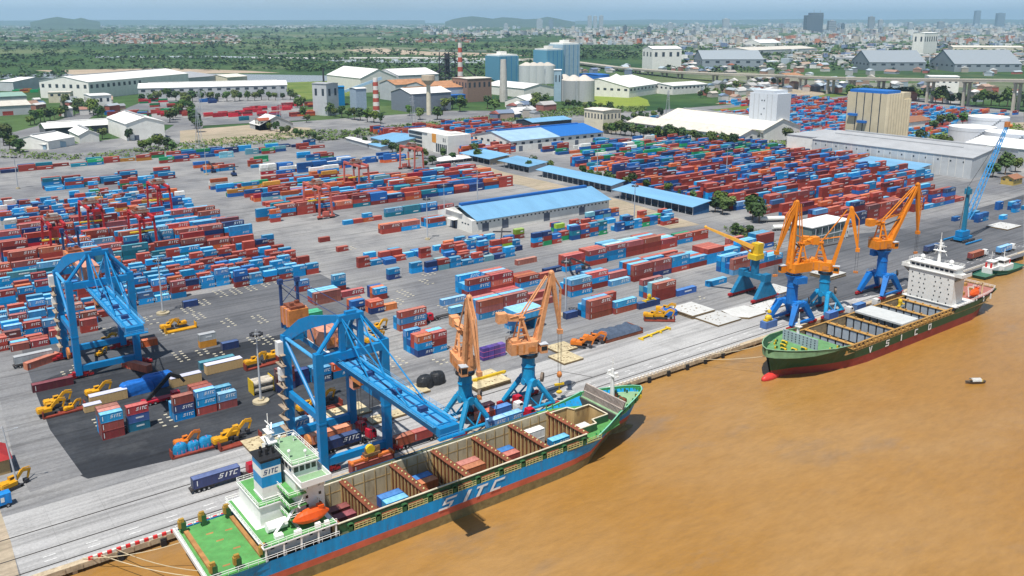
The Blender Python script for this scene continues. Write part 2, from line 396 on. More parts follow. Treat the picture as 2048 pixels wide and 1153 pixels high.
while u < 470:
    if u < 48 or 181 < u < 250 or u > 384:
        mb = MB(); mb.box(u, u+1.3, QV-1.25, QV-.74, -2.9, -.3); mb.box(u+.15, u+1.15, QV-1.45, QV-1.25, -2.4, -.6)
        f = mb.build('quay_fender', m_rub)
        tag(f, 'black rubber fender on the quay wall, %s from the upstream corner' % ordn(k), 'fender', 'fenders along the quay wall'); k += 1
    u += 9.4
# ================================================================ shipping containers
PAL = {  # body, roof (paler), words
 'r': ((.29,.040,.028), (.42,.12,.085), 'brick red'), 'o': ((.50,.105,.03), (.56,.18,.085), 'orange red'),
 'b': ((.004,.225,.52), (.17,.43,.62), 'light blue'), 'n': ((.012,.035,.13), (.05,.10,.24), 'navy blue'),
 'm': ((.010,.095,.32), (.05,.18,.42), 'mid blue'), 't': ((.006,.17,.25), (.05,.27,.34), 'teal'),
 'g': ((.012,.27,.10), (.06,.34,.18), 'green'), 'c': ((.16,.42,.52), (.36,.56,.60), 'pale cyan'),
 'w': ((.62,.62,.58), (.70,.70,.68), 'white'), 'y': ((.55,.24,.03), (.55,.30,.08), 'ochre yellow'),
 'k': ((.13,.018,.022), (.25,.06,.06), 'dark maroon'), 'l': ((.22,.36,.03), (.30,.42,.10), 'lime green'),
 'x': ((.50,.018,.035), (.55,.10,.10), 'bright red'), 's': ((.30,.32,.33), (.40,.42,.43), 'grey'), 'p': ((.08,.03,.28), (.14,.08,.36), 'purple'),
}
L20, L40, CW, CH = 6.06, 12.19, 2.44, 2.59
m_logo = mat('white_lettering', (.78,.78,.76), rough=.5, var=.06)
m_navylogo = mat('dark_lettering', (.015,.05,.16), var=.06)
def cpaint(code, roof=False):
    body, rf, _ = PAL[code]
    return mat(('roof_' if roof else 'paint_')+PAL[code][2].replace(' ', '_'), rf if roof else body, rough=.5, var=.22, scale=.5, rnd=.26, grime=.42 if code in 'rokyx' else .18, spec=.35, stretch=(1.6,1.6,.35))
def logo_of(code, rr):
    """lettering style : 1 slanted block word, 2 wide small word, 0 plain"""
    if code in 'rbnxo': return 1 if rr < .72 else 0
    return 2 if rr < .6 else 0
_cm = {}
def cmesh(L, code, logo):
    k = (L, code, logo)
    if k in _cm: return _cm[k]
    mb = MB(); t = .055
    mb.box(t, L-t, t, CW-t, .06, CH-.04, 0)
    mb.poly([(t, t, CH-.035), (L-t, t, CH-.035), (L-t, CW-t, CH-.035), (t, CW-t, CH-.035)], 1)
    # frame: corner posts, top and bottom side rails, end rails stand proud
    for x in (0, L-.16):
        for y in (0, CW-.16): mb.box(x, x+.16, y, y+.16, 0, CH, 0)
    for y in (0, CW-.10):
        mb.box(.16, L-.16, y, y+.10, CH-.12, CH, 0); mb.box(.16, L-.16, y, y+.10, 0, .16, 0)
    for x in (0, L-.10):
        mb.box(x, x+.10, .16, CW-.16, CH-.12, CH, 0); mb.box(x, x+.10, .16, CW-.16, 0, .16, 0)
    off = t-.02
    if logo == 1:
        if L > 8: word(mb, 'SITC', L*.53, CH*.36, 1.25, off, 2, gap=1.3, slant=.35)
        else: word(mb, 'SITC', L*.42, CH*.40, .95, off, 2, gap=1.0, slant=.35, squash=.85)
        mb.poly([(L*.075, off, CH*.25), (L*.075+.2, off, CH*.25), (L*.075+.2, off, CH*.8), (L*.075, off, CH*.8)], 2)
    elif logo == 2:
        n = 7; x = L*.38; h = .62 if L > 8 else .5; st = L*.042
        for i in range(n):
            mb.poly([(x+i*st*1.25, off, CH*.45), (x+i*st*1.25+st, off, CH*.45), (x+i*st*1.25+st, off, CH*.45+h), (x+i*st*1.25, off, CH*.45+h)], 2)
    elif logo == 0 and code in 'rok':
        mb.poly([(L*.07, off, CH*.2), (L*.07+.18, off, CH*.2), (L*.07+.18, off, CH*.82), (L*.07, off, CH*.82)], 2)
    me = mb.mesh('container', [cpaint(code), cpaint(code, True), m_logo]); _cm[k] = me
    return me
_dm = {}
def dmesh(code):
    if code in _dm: return _dm[code]
    mb = MB()
    for y0, y1 in ((.17, CW/2-.02), (CW/2+.02, CW-.17)):
        mb.box(-.0, .05, y0, y1, .17, CH-.13, 0)
        for y in (y0+.25, y1-.25): mb.tube((-.04, y, .12), (-.04, y, CH-.1), .03, 1, 5)
    me = mb.mesh('door', [cpaint(code), mat('zinc_lock_bar', (.35,.35,.36), metal=.6, rough=.4)]); _dm[code] = me
    return me
CONT = []      # records
def put(u, v, lev, L, code, logo, where, rz=0., zb=0., force=False, lab=None):
    CONT.append(dict(u=u, v=v, z=zb+lev*CH, lev=lev, L=L, code=code, logo=logo, where=where, rz=rz, force=force, lab=lab))
def row(u, v, L, spec, where, gap=.35, rows=1, fill='rbbrRn', back=1.0, dv=2.6, jit=.25):
    """spec: stacks left to right, bottom to top; upper case = plain, lower case = lettered; '.' empty slot.
    rows>1 adds rows behind of similar height"""
    for k, st in enumerate(spec.split()):
        for r in range(rows):
            s = st
            if r:
                if st == '.' or R.random() > back: continue
                h = max(1, len(st)+R.choice((0, 0, 0, -1)))
                s = ''.join(R.choice(fill) for _ in range(h))
            ju = R.uniform(-jit, jit) if r else 0
            for lv, c in enumerate(s):
                if c == '.': continue
                code = c.lower(); plain = c.isupper()
                lg = 0 if plain else (1 if code in 'rbnxo' else 2)
                put(u+ju, v+r*dv, lv, L, code, lg, (where, r, k))
        u += L+gap
def block(u0, u1, v0, v1, L, where, dens=.9, hmin=1, hmax=3, pal='rrrrrbbbbmmntogc', dv=2.75, lane=0, gap=.4, hfun=None, skip=None, jit=.3, lw=7.):
    r = 0; v = v0
    while v+CW <= v1:
        u = u0+R.uniform(-jit, jit)*2; k = 0
        while u+L <= u1:
            if R.random() < dens and not (skip and skip(u, v)):
                h = R.randint(hmin, hmax) if hfun is None else hfun(u, v)
                for lv in range(h):
                    code = R.choice(pal); lg = logo_of(code, R.random())
                    put(u, v, lv, L, code, lg, (where, r, k))
            u += L+gap+(R.uniform(0, .5) if jit else 0); k += 1
        r += 1; v += dv
        if lane and r % lane == 0: v += lw

# ---- centre stacks near the quay, read off the photo (front row first)
Wc = 'centre stacks beyond the second orange crane'
row(203.0, 306.2, L40, 'Rbr Ror', 'centre stacks', rows=4, fill='brb')
row(228.2, 303.0, L40, 'br', 'stack beside the centre stacks', rows=3, fill='oRr')
row(241.5, 309.0, L40, 'R', 'ground slot beyond the centre stacks')
row(190.0, 278.6, L40, 'bRR Rrr', 'tall stacks behind the jib crane', rows=4, fill='rbr')
row(216.5, 278.6, L40, 'R', 'low slot beside the second orange crane')
row(222.5, 287.5, L40, 'R', 'low slot behind the second orange crane')
p = G(885, 613); row(p.x, p.y, L40, 'b', 'lane before the tall stacks')
row(239.0, 279.2, L40, 'brb', 'stacks beside the lamp mast', rows=3, fill='rbb')
row(251.6, 282.5, L40, 'Rbx', 'second stacks beside the lamp mast', rows=2, fill='rb')
row(263.8, 280.5, L40, 'b', 'low slot in the middle quay row'); row(264.5, 283.4, L40, 'RR', 'double stack in the middle quay row', rows=2, fill='nm')
p = G(1130, 545); row(p.x, p.y, L40, 'brR', 'stack behind the lamp mast', rows=2, fill='rb')
p = G(1090, 550); row(p.x, p.y, L40, 'n', 'lane behind the second orange crane')
p = G(1035, 532); row(p.x, p.y, L40, 'R', 'lane behind the centre stacks')
row(277.4, 279.6, L40, 'RrR nRr rbb Rb bbR Rb RRb', 'long stack row by the yellow crane', rows=4, fill='rbbR')
row(278.0, 312.0, L40, 'Rbr', 'tall stack facing the warehouse', rows=3, fill='rwR')
row(292.5, 313.5, L40, 'bbr RRR RRR rR', 'upper stack row facing the warehouse', rows=4, fill='rbRc')
row(345, 316, L40, 'br Rr', 'far end of the upper stack row', rows=2, fill='rog')
row(226.0, 252.3, L40, 'RRr', 'tall red stack on the quayside row', rows=2, fill='nb')
row(238.8, 251.0, L40, 'Rb', 'short stack on the quayside row')
row(237.5, 262.0, L40, 'Rr', 'stack behind the quayside row')
row(251.2, 249.5, L40, 'N', 'slot beneath the yellow spreader')
row(264.2, 252.8, L40, 'RRr', 'last stack of the quayside row', rows=4, fill='rbc')
row(277.2, 252.4, L40, 'm', 'slot at the end of the quayside row')
p = G(1418, 575); row(p.x, p.y, L40, 'b', 'lone slot before the yellow crane')
p = G(1466, 552); row(p.x, p.y, L40, 'BRr', 'stack behind the yellow crane', rows=4, fill='bbm'); row(p.x+12.6, p.y, L40, 'Rbb Rb', 'far stack behind the yellow crane', rows=3, fill='brb')
p = G(1518, 500); row(p.x, p.y, L40, 'mRR', 'stack by the grey site office', rows=3, fill='bRb')
p = G(1133, 640); row(p.x, p.y, L20, 'N', 'slot at the foot of the lamp mast')
p = G(1163, 634); row(p.x, p.y, L20, 'nb', 'end of the quayside row')
# middle of the yard
p = G(630, 612); row(p.x, p.y, L40, 'RR', 'red pair behind the gantry masts', rows=3, fill='bRr')
row(p.x+12.6, p.y+3, L40, 'r', 'slot beside the red pair')
p = G(800, 664); row(p.x, p.y, L40, 'rbr', 'stack before the excavators', rows=2, fill='xb')
p = G(812, 685); row(p.x, p.y, L40, 'r', 'low slot beside the excavators')
p = G(836, 716); row(p.x, p.y, L20, 'nbo', 'stack cube by the jib crane', rows=4, fill='bbmR'); row(p.x+6.3, p.y, L20, 'bRr', 'far half of the stack cube', rows=2, fill='rb')
p = G(742, 630); row(p.x, p.y, L20, 'no', 'short stack in the open yard', rows=2, fill='ro'); row(p.x+6.5, p.y+.5, L20, 'O', 'short slot in the open yard')
p = G(757, 606); row(p.x, p.y+3, L20, 'Rb', 'orange topped stack in the open yard', rows=3, fill='no')
p = G(704, 628); row(p.x, p.y, L20, 'nm', 'navy pair in the open yard', rows=2, fill='ro')
p = G(668, 586); row(p.x, p.y, L20, 'Rbb', 'blue stack in the crossing'); 
p = G(594, 586); row(p.x, p.y, L20, 'rb', 'stack behind the gantry mast')
p = G(640, 486); row(p.x, p.y, L20, 'R', 'lone slot in the crossing'); p = G(676, 505); row(p.x, p.y, L20, 'r', 'second lone slot in the crossing')
p = G(368, 617); row(p.x, p.y, L20, 'N', 'lone slot in the left yard'); p = G(446, 702); row(p.x, p.y, L20, 'N', 'lone slot beside the yellow container')
p = G(401, 698); row(p.x, p.y, L20, 'Ys', 'stack on the open left yard')
p = G(612, 660); row(p.x, p.y, L20, 'W', 'slot behind the gantry house'); p = G(618, 640); row(p.x, p.y, L20, 'G', 'green slot behind the gantry house', rows=2, fill='G')
# left apron area stacks
p = G(206, 882); row(p.x, p.y, L20, 'RRb', 'near left stack', rows=3, fill='rbr'); p = G(258, 866); row(p.x, p.y, L20, 'tmr', 'near left stack, second bay', rows=1)
p = G(350, 845); row(p.x, p.y, L20, 'bnR', 'stack beside the crane truck', rows=2, fill='b'); p = G(395, 833); row(p.x, p.y, L20, 'Rbb Rb', 'stack by the round mast plinth', rows=3, fill='rbr')
p = G(66, 787); row(p.x, p.y, L40, 'K', 'slot at the yard corner')
p = G(56, 742); CONT.append(dict(u=p.x, v=p.y, z=0, lev=0, L=L40, code='o', logo=0, where=('askew slot at the yard corner',0,0), rz=.42, force=True, lab='orange long container standing askew by the maroon one'))
p = G(305, 742); CONT.append(dict(u=p.x, v=p.y, z=0, lev=0, L=L40, code='o', logo=0, where=('askew slot under the gantry',0,0), rz=2.05, force=True, lab='orange container lying crosswise beside the gantry bogie'))
p = G(282, 697); row(p.x, p.y, L20, 'O', 'slot behind the left gantry')
p = G(8, 693); row(p.x, p.y, L20, 'bk', 'corner stack of the left yard'); p = G(50, 688); row(p.x, p.y, L20, 'R', 'slot beside the corner stack', rows=1)
p = G(90, 682); row(p.x, p.y, L20, 'Rnb', 'stack behind the left gantry leg'); p = G(163, 668); row(p.x, p.y, L20, 'rR', 'stack inside the left gantry')
p = G(630, 770); row(p.x, p.y, L20, 'nb', 'stack seen through the gantry', rows=2, fill='b'); row(p.x+7, p.y+.5, L20, 'bo', 'far stack seen through the gantry')
p = G(585, 775); row(p.x, p.y, L20, 'NN', 'navy stack by the gantry leg')
p = G(556, 786); row(p.x, p.y, L20, 'NKK', 'maroon stack by the gantry leg')
p = G(440, 765); 
# ---- left yard, twenty foot rows
def hl(u, v): return R.choice((1,2,2,2,3)) if v < 400 else R.choice((1,2,2,3))
block(24, 171, 381.0, 446, L20, 'left yard', dens=.93, hfun=hl, pal='rrrrrrrbbbbbbbonm', dv=2.6, lane=1, lw=4.6, gap=.6)
block(20, 168, 352, 380, L20, 'left yard front', dens=.80, hfun=lambda u, v: R.choice((1,2,2)), pal='rrrrbbbbnk', dv=2.9, lane=3, skip=lambda u, v: u > 50+(v-352)*.9)
# ---- left yard, forty foot rows
row(20, 449, L40, 'tt tt bt ttb ttm btt tttt bt tb', 'teal row of the left yard', rows=1)
block(10, 166, 455, 545, L40, 'left long yard', dens=.93, hfun=lambda u, v: R.choice((2,3,3,4,4)) if v < 500 else R.choice((2,3,3,4)), pal='rrrrrrrbbbbbxonRk'.replace('R','r'), dv=2.6, lane=2, lw=7.5)
block(60, 168, 572, 640, L20, 'yard behind the red gantries', dens=.8, hfun=lambda u, v: R.choice((1,2,2,3)), pal='rrrrbbbbbmmnowy', dv=2.9, lane=3)
block(110, 175, 660, 672, L20, 'scattered stacks', dens=.45, hmin=1, hmax=3, pal='bbrg')
block(100, 200, 690, 712, L40, 'scattered long stacks', dens=.38, hmin=1, hmax=3, pal='bbrtk')
block(85, 360, 795, 812, L40, 'boundary stacks', dens=.66, hmin=1, hmax=2, pal='rrbbmngty', dv=5)
block(200, 360, 770, 790, L40, 'boundary stacks', dens=.45, hmin=1, hmax=2, pal='rrbgcm', dv=6)
block(215, 360, 700, 740, L40, 'mid boundary stacks', dens=.25, hmin=1, hmax=2, pal='rrbmog', dv=9)
# ---- centre north yard
row(184, 505, L40, 'obb .', 'end stack by the pink gantries', rows=1); row(190, 498, L20, 'Rbo', 'near stack by the pink gantries')
block(198, 380, 508, 530, L40, 'pink gantry yard', dens=.96, hmin=2, hmax=3, pal='rrrrrobbmktn', dv=2.8, lane=6)
block(205, 395, 540, 585, L40, 'pink gantry yard, far rows', dens=.8, hmin=1, hmax=3, pal='rrrrobbmxc', dv=2.8, lane=5)
block(196, 300, 590, 640, L40, 'far pink gantry yard', dens=.42, hmin=1, hmax=3, pal='rrbmgoyw', dv=3.4, lane=3)
row(248, 664, L20, 'xww xww', 'white reefer stack', rows=2, fill='w')
block(262, 380, 655, 672, L40, 'tall blue stacks', dens=.66, hmin=2, hmax=3, pal='mmmmmwro', dv=3)
row(222, 466, L20, 'B R ob R', 'short slots beside the pink gantry'); row(252, 470, L40, 'tb tT mb r', 'teal pair beside the pink gantry', rows=1)
row(229, 432, L40, 'Rr bR', 'long pair before the warehouse', rows=2, fill='ro'); row(258, 430, L40, 'bR', 'long stack before the warehouse', rows=3, fill='rb')
# ---- strips of short containers before the blue warehouse
block(188, 262, 350, 361, L20, 'outer strip before the warehouse', dens=.72, hmin=1, hmax=2, pal='rrrbbbbcmn', dv=2.9, lane=2)
block(226, 392, 357, 366, L20, 'middle strip before the warehouse', dens=.82, hmin=1, hmax=3, pal='rrrrbbbmmgnlt', dv=2.8, lane=2)
block(236, 370, 375, 391, L20, 'strip along the blue warehouse', dens=.48, hmin=1, hmax=2, pal='rrrbbmmglnoc', dv=2.9, lane=2)
block(186, 262, 374, 386, L20, 'loose stacks before the warehouse', dens=.42, hmin=1, hmax=2, pal='rrbbm', dv=2.9)
block(372, 396, 352, 376, L20, 'stacks by the blue sheds', dens=.55, hmin=1, hmax=2, pal='rbgo', dv=4)
# ---- right yard
block(448, 600, 284, 330, L40, 'right yard', dens=.90, hmin=1, hmax=4, pal='rrrrrrrrrbmmnko', dv=2.7, lane=3, lw=10, skip=lambda u, v: v < 296 and (u < 470 and R.random() < .7))
block(440, 650, 336, 400, L40, 'right yard, middle rows', dens=.86, hmin=2, hmax=4, pal='rrrrrrrrbmmnkb', dv=2.7, lane=3, lw=10)
block(438, 680, 404, 470, L40, 'right yard, far rows', dens=.86, hmin=2, hmax=4, pal='rrrrrrbmmmnko', dv=2.7, lane=3, lw=10)
block(470, 700, 476, 560, L40, 'right yard, back rows', dens=.82, hmin=1, hmax=3, pal='rrrobmmmnntg', dv=2.8, lane=5)
block(500, 690, 564, 640, L40, 'right yard, last rows', dens=.62, hmin=1, hmax=3, pal='rrobmmmntgw', dv=2.9, lane=4)
block(520, 640, 240, 262, L20, 'blue stacks by the river end', dens=.22, hmin=1, hmax=2, pal='mmmb', dv=5)
# red yard behind the office, yards far off
block(432, 520, 636, 700, L40, 'red yard behind the office', dens=.85, hmin=2, hmax=3, pal='rrrrorbm', dv=2.8, lane=5, skip=lambda u, v: u > 470 and v < 715)
block(440, 600, 740, 860, L40, 'red yard behind the office', dens=.66, hmin=1, hmax=3, pal='rrrrorbm', dv=3.2, lane=4)
block(770, 1010, 470, 760, L40, 'far right yard', dens=.62, hmin=1, hmax=2, pal='rrrbbbbbmox', dv=4.2, lane=4, skip=lambda u, v: u+v*.35 > 1230)
block(1000, 1230, 520, 860, L40, 'far right yard', dens=.55, hmin=1, hmax=2, pal='rrrbbbbbmox', dv=5, lane=4, skip=lambda u, v: u > 1190)
for (x, y, n, pal_) in ((250,238,9,'kgr'),(300,228,10,'ggr'),(345,232,7,'rrx'),(330,215,8,'grk'),(300,205,6,'gxx'),(420,205,5,'mmn'),(440,235,4,'rxk'),(520,222,10,'xxk'),(470,232,8,'xxk'),(510,238,7,'xtn'),(585,215,9,'xok'),(590,232,8,'kro'),(225,232,5,'rmb'),(150,180,6,'gg'),(50,185,8,'gry'),(20,230,7,'rx')):
    p = G(x, y)
    for i in range(n): put(p.x+R.uniform(-26,26), p.y+R.uniform(-20,20), 0, L40, R.choice(pal_), 0, ('far depot',0,0)); put(CONT[-1]['u'], CONT[-1]['v'], 1, L40, R.choice(pal_), 0, ('far depot',0,0))

def emit_containers():
    # height map for a visibility estimate
    hm = {}
    for c in CONT:
        if c['rz']: continue
        for i in range(int(c['u']), int(c['u']+c['L'])+1):
            for j in range(int(c['v']), int(c['v']+CW)+1):
                hm[(i, j)] = max(hm.get((i, j), 0), c['z']+CH)
    for c in CONT:
        if not seen((c['u']+c['L']/2, c['v']+1, c['z']+1), 12): c['s'] = 0; c['out'] = True; continue
        c['out'] = False
        d = depth((c['u'], c['v'], c['z'])); vis = 0; wsum = 0
        for fx in (.15, .5, .85):
            for (dy, dz, wt) in ((-.06, .3, .25), (-.06, .6, .25), (1.2, 1.04, .45)):
                q = Vector((c['u']+c['L']*fx, c['v']+dy, c['z']+CH*dz)); wsum += wt
                to = Vector((0, 0, HGT))-q; st = to/to.xy.length
                ok = True; k = .8
                while k < 60:
                    r = q+st*k
                    if hm.get((int(math.floor(r.x)), int(math.floor(r.y))), 0) > r.z+.05: ok = False; break
                    if r.z > 12: break
                    k += .7
                if ok: vis += wt
        c['s'] = (vis/wsum)*c['L']*3.2/(d*d)*1e6+(1e6 if c['force'] else 0)
        c['vis'] = vis/wsum
    order = sorted([c for c in CONT if c['s'] > 0 and (c['force'] or c['vis'] > .12)], key=lambda c: -c['s'])
    single = order[:292]
    ids = set(id(c) for c in single)
    lev = ['ground level', 'second level', 'third level', 'fourth level', 'fifth level']
    for c in single:
        me = cmesh(c['L'], c['code'], c['logo'])
        o = bpy.data.objects.new('shipping_container', me); C.objects.link(o)
        o.location = (c['u'], c['v'], c['z']); o.rotation_euler.z = c['rz']
        wh, r, k = c['where']
        size = 'long' if c['L'] > 8 else 'short'
        txt = c['lab']
        if not txt:
            pos = [lev[c['lev']]]
            txt = '%s %s container, %s, bay %s, row %s, %s' % (PAL[c['code']][2], size, pos[0], k+1, r+1, wh)
            txt = '%s %s container, %s, %s bay, %s row, %s' % (PAL[c['code']][2], size, pos[0], ordn(k), ordn(r), wh)
            ws = txt.split()
            if len(ws) > 16: txt = '%s %s container, %s bay, %s row, %s' % (PAL[c['code']][2], size, ordn(k), ordn(r), wh)
        tag(o, txt, 'container', 'shipping containers stacked in the port')
        d = bpy.data.objects.new('door', dmesh(c['code'])); C.objects.link(d); d.parent = o
        if hasattr(d, 'visible_shadow'): pass
    # all others as one mass
    mb = MB(); mats = []; idx = {}
    def mi(m):
        if m.name not in idx: idx[m.name] = len(mats); mats.append(m)
        return idx[m.name]
    n = 0
    for c in CONT:
        if id(c) in ids or c['out']: continue
        n += 1
        u, v, z, L = c['u'], c['v'], c['z'], c['L']
        f = R.uniform(.75, 1.25); base = PAL[c['code']]; q = int(R.random()*3)
        mbd = mat('far_%s_%d' % (base[2].replace(' ', '_'), q), tuple(x*(.72, 1., 1.3)[q] for x in base[0]), rough=.5, var=.15, grime=.2, rnd=0)
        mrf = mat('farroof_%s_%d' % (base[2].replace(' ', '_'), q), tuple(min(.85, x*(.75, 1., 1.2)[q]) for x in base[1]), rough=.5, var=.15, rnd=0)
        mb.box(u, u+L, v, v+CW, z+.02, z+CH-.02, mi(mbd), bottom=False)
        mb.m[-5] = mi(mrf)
        if c['logo']:
            x0, h = u+L*.55, .9
            word(mb, 'SITC', x0, z+CH*.38, h, v-.03, mi(m_logo), gap=1.2, slant=.35) if c['logo'] == 1 and depth((u, v, z)) < 620 else mb.poly([(x0, v-.03, z+CH*.42), (x0+L*.3, v-.03, z+CH*.42), (x0+L*.34, v-.03, z+CH*.42+.6), (x0+L*.04, v-.03, z+CH*.42+.6)], mi(m_logo))
    o = mb.build('stacked_containers', mats); stuff(o, 'dense mass of stacked containers filling the rear yards')
    print('containers total', len(CONT), 'single', len(single), 'mass', n)
# ================================================================ the two feeder ships
def lerp_tab(tab, x):
    for (a, fa), (b, fb) in zip(tab, tab[1:]):
        if x <= b:
            t = max(0, (x-a)/(b-a)); return fa+(fb-fa)*t
    return tab[-1][1]
def hull_mesh(stations, hb, wl, zd, rake, bands, zk=-3.4):
    """stations along x; hb half-breadth at deck, wl at keel, zd sheer height; bands: z limits for paint"""
    mb = MB(); rings = []
    for x in stations:
        b1, b0, zt = lerp_tab(hb, x), lerp_tab(wl, x), lerp_tab(zd, x)
        zs = [zk]+[z for z in bands]+[zt*.5+bands[-1]*.5, zt]
        pts = []
        for z in zs:
            t = (z-zk)/(zt-zk); bb = b0+(b1-b0)*(t**1.4)
            xx = x+lerp_tab(rake, x)*(1-t)
            pts.append((xx, bb, z))
        rings.append(pts)
    n = len(rings[0])
    for s in (1, -1):
        for a, b in zip(rings, rings[1:]):
            for k in range(n-1):
                q = [(a[k][0], s*a[k][1], a[k][2]), (b[k][0], s*b[k][1], b[k][2]), (b[k+1][0], s*b[k+1][1], b[k+1][2]), (a[k+1][0], s*a[k+1][1], a[k+1][2])]
                mb.poly(q if s == -1 else q[::-1], min(k, len(bands)))
    a = rings[0]   # transom
    for k in range(n-1):
        mb.poly([(a[k][0], a[k][1], a[k][2]), (a[k][0], -a[k][1], a[k][2]), (a[k+1][0], -a[k+1][1], a[k+1][2]), (a[k+1][0], a[k+1][1], a[k+1][2])], min(k, len(bands)))
    return mb
def railing(mb, pts, h=1.1, m=0, r=.055, step=3.0):
    for a, b in zip(pts, pts[1:]):
        a, b = Vector(a), Vector(b)
        for z in (h, h*.55): mb.tube(a+Vector((0,0,z)), b+Vector((0,0,z)), r, m, 4, caps=False)
        n = max(1, int((b-a).length/step))
        for i in range(n+1):
            p = a.lerp(b, i/n); mb.tube(p, p+Vector((0,0,h)), r, m, 4, caps=False)
m_shipw = mat('ship_white', (.74,.74,.71), rough=.45, var=.05, scale=.4, grime=.10)
m_deckg = mat('green_deck', (.085,.27,.075), rough=.75, var=.18, scale=.5, grime=.25)
m_deckg2 = mat('pale_green_deck', (.22,.36,.20), rough=.75, var=.15, scale=.5, grime=.12)
m_dgreen = mat('dark_green_fittings', (.03,.10,.035), var=.25)
m_hold = mat('rusty_hold_plate', (.44,.31,.14), rough=.8, var=.30, scale=.28, grime=.55, rnd=.15, stretch=(1,1,.35))
m_holdg = mat('hold_far_plate', (.50,.43,.29), rough=.8, var=.28, scale=.2, grime=.55, stretch=(1,1,.3))
m_holdf = mat('hold_floor', (.10,.075,.05), rough=.9, var=.3, grime=.4)
m_rimw = mat('coaming_rim', (.62,.56,.42), var=.2, grime=.3)
m_yel = mat('safety_yellow', (.62,.42,.02), var=.15, grime=.2)
m_lyel = mat('pale_yellow_walkway', (.55,.52,.22), var=.25, scale=1.5, grime=.3)
m_glass = mat('dark_glass', (.015,.02,.025), rough=.12, var=.05, spec=.6)
m_boato = mat('lifeboat_orange', (.72,.10,.015), rough=.4, var=.08)
m_black = mat('soot_black', (.018,.018,.02), rough=.6)
m_rustd = mat('rust_brown', (.20,.06,.03), var=.3, grime=.4)
def lifeboat(parent, loc, rz=0, L=8):
    mb = MB(); n = 9; rings = []
    for i in range(n):
        t = -1+2*i/(n-1); w = max(.12, (1-abs(t)**2.4))*1.45; zt = .4+1.5*(1-abs(t)**3)
        rings.append([(t*L/2, -w, 0), (t*L/2, -w*.55, -1.1*(1-abs(t)**3)), (t*L/2, w*.55, -1.1*(1-abs(t)**3)), (t*L/2, w, 0), (t*L/2, w*.75, zt*.7), (t*L/2, w*.3, zt), (t*L/2, -w*.3, zt), (t*L/2, -w*.75, zt*.7)])
    for a, b in zip(rings, rings[1:]):
        for k in range(8): mb.poly([a[k], a[(k+1)%8], b[(k+1)%8], b[k]][::-1])
    mb.poly(rings[0]); mb.poly(rings[-1][::-1])
    mb.box(L*.18, L*.34, -.7, .7, 1.5, 2.2)
    o = mb.build('lifeboat', m_boato, parent, loc, rz); fix(o)
    f = MB()
    for x in (-L*.3, L*.3): f.beam((x, 1.2, -1.6), (x, 1.9, 2.6), .28, .28); f.beam((x, 1.9, 2.6), (x, -.2, 3.0), .24, .24)
    f.build('davit', m_shipw, o); return o
# ---------------------------------------------------------------- blue ship alongside (bow to the right, +X)
SY = 177.0
S1 = thing('container_ship', 'blue hulled container ship with open tan holds, alongside in front', 'ship', (0, SY, 0))
m_hblue = mat('hull_blue', (.006,.25,.56), rough=.42, var=.18, scale=.5, grime=.38, stretch=(1,1,.22))
m_hred = mat('boot_topping_red', (.50,.11,.06), rough=.6, var=.18, scale=.3, grime=.2)
m_holive = mat('fouled_olive', (.20,.15,.06), rough=.8, var=.3, scale=.5, grime=.5)
hb = [(44.5,11.9),(50,12.2),(140,12.1),(150,11.9),(158,10.2),(165,8.4),(171,6.0),(175,4.2),(178.5,2.2),(180.4,.5)]
wl = [(44.5,8.5),(58,11.6),(75,12.0),(136,12.0),(148,11.2),(154,7.6),(161,3.6),(168,.9),(180.4,.25)]
zd = [(44.5,5.6),(75,5.2),(150,5.4),(158,7.0),(166,8.9),(180.4,9.6)]
rk = [(44.5,3.5),(60,0),(150,0),(165,-1.0),(180.4,-8.5)]
st = [44.5,47,52,58,66,75,90,105,120,130,138,144,150,154,158,162,165,168,171,173,175,177,178.5,179.6,180.4]
o = fix(hull_mesh(st, hb, wl, zd, rk, [.2, 1.9]).build('hull', [m_holive, m_hred, m_hblue], S1))
# hull lettering on the river side
mb = MB()
x = 100.2
for ch, wd in (('S',5.6),('I',3.9),('T',5.3),('C',7.0)):
    letter(mb, ch, (lambda a, b, x=x: (x+a*.82, -12.26, 2.0+b*.55)), 0, .42); x += wd
mb.build('hull_lettering', m_logo, S1)
# bulb just showing
MB().ball((171.5,0,-3.2), 6.5, 1.9, 2.0, 0, 12, 8).build('bulbous_bow', m_holive, S1, smooth=True)
# deck strips, fore deck, aft deck
mb = MB()
mb.box(74, 150.5, -12.05, -10.9, 4.9, 5.1, 1); mb.box(74, 150.5, 6.4, 12.05, 4.9, 5.1, 1)
mb.prism([(148.6,-11.5),(157,-10.2),(163,-8.8),(163,-5.3),(155.6,-5.3),(155.0,-7.7),(148.6,-7.7)], 5.2, 5.4, 0); mb.prism([(148.6,5.3),(155.0,5.3),(155.9,3.0),(163,3.0),(163,8.8),(157,10.2),(148.6,11.5)], 5.2, 5.4, 0); mb.box(161.6,163,-5.3,3.0,5.2,5.4,0)
mb.build('main_deck', [m_deckg, mat('worn_dark_deck', (.07,.085,.05), var=.35, scale=1, grime=.6)], S1)
mb = MB(); mb.prism([(163,-8.7),(166,-7.9),(171,-5.7),(175,-3.9),(178.4,-1.9),(179.8,0),(178.4,1.9),(175,3.9),(171,5.7),(166,7.9),(163,8.7)], 7.6, 7.8, 0)
for (a, b) in ((166.5,-4.4),(166.5,4.4),(170,-1.8),(170.5,2.4)): mb.box(a, a+1.7, b-.6, b+.6, 7.8, 8.7, 1); mb.tube((a+.8, b-1.2, 8.4), (a+.8, b+1.2, 8.4), .55, 2, 8)
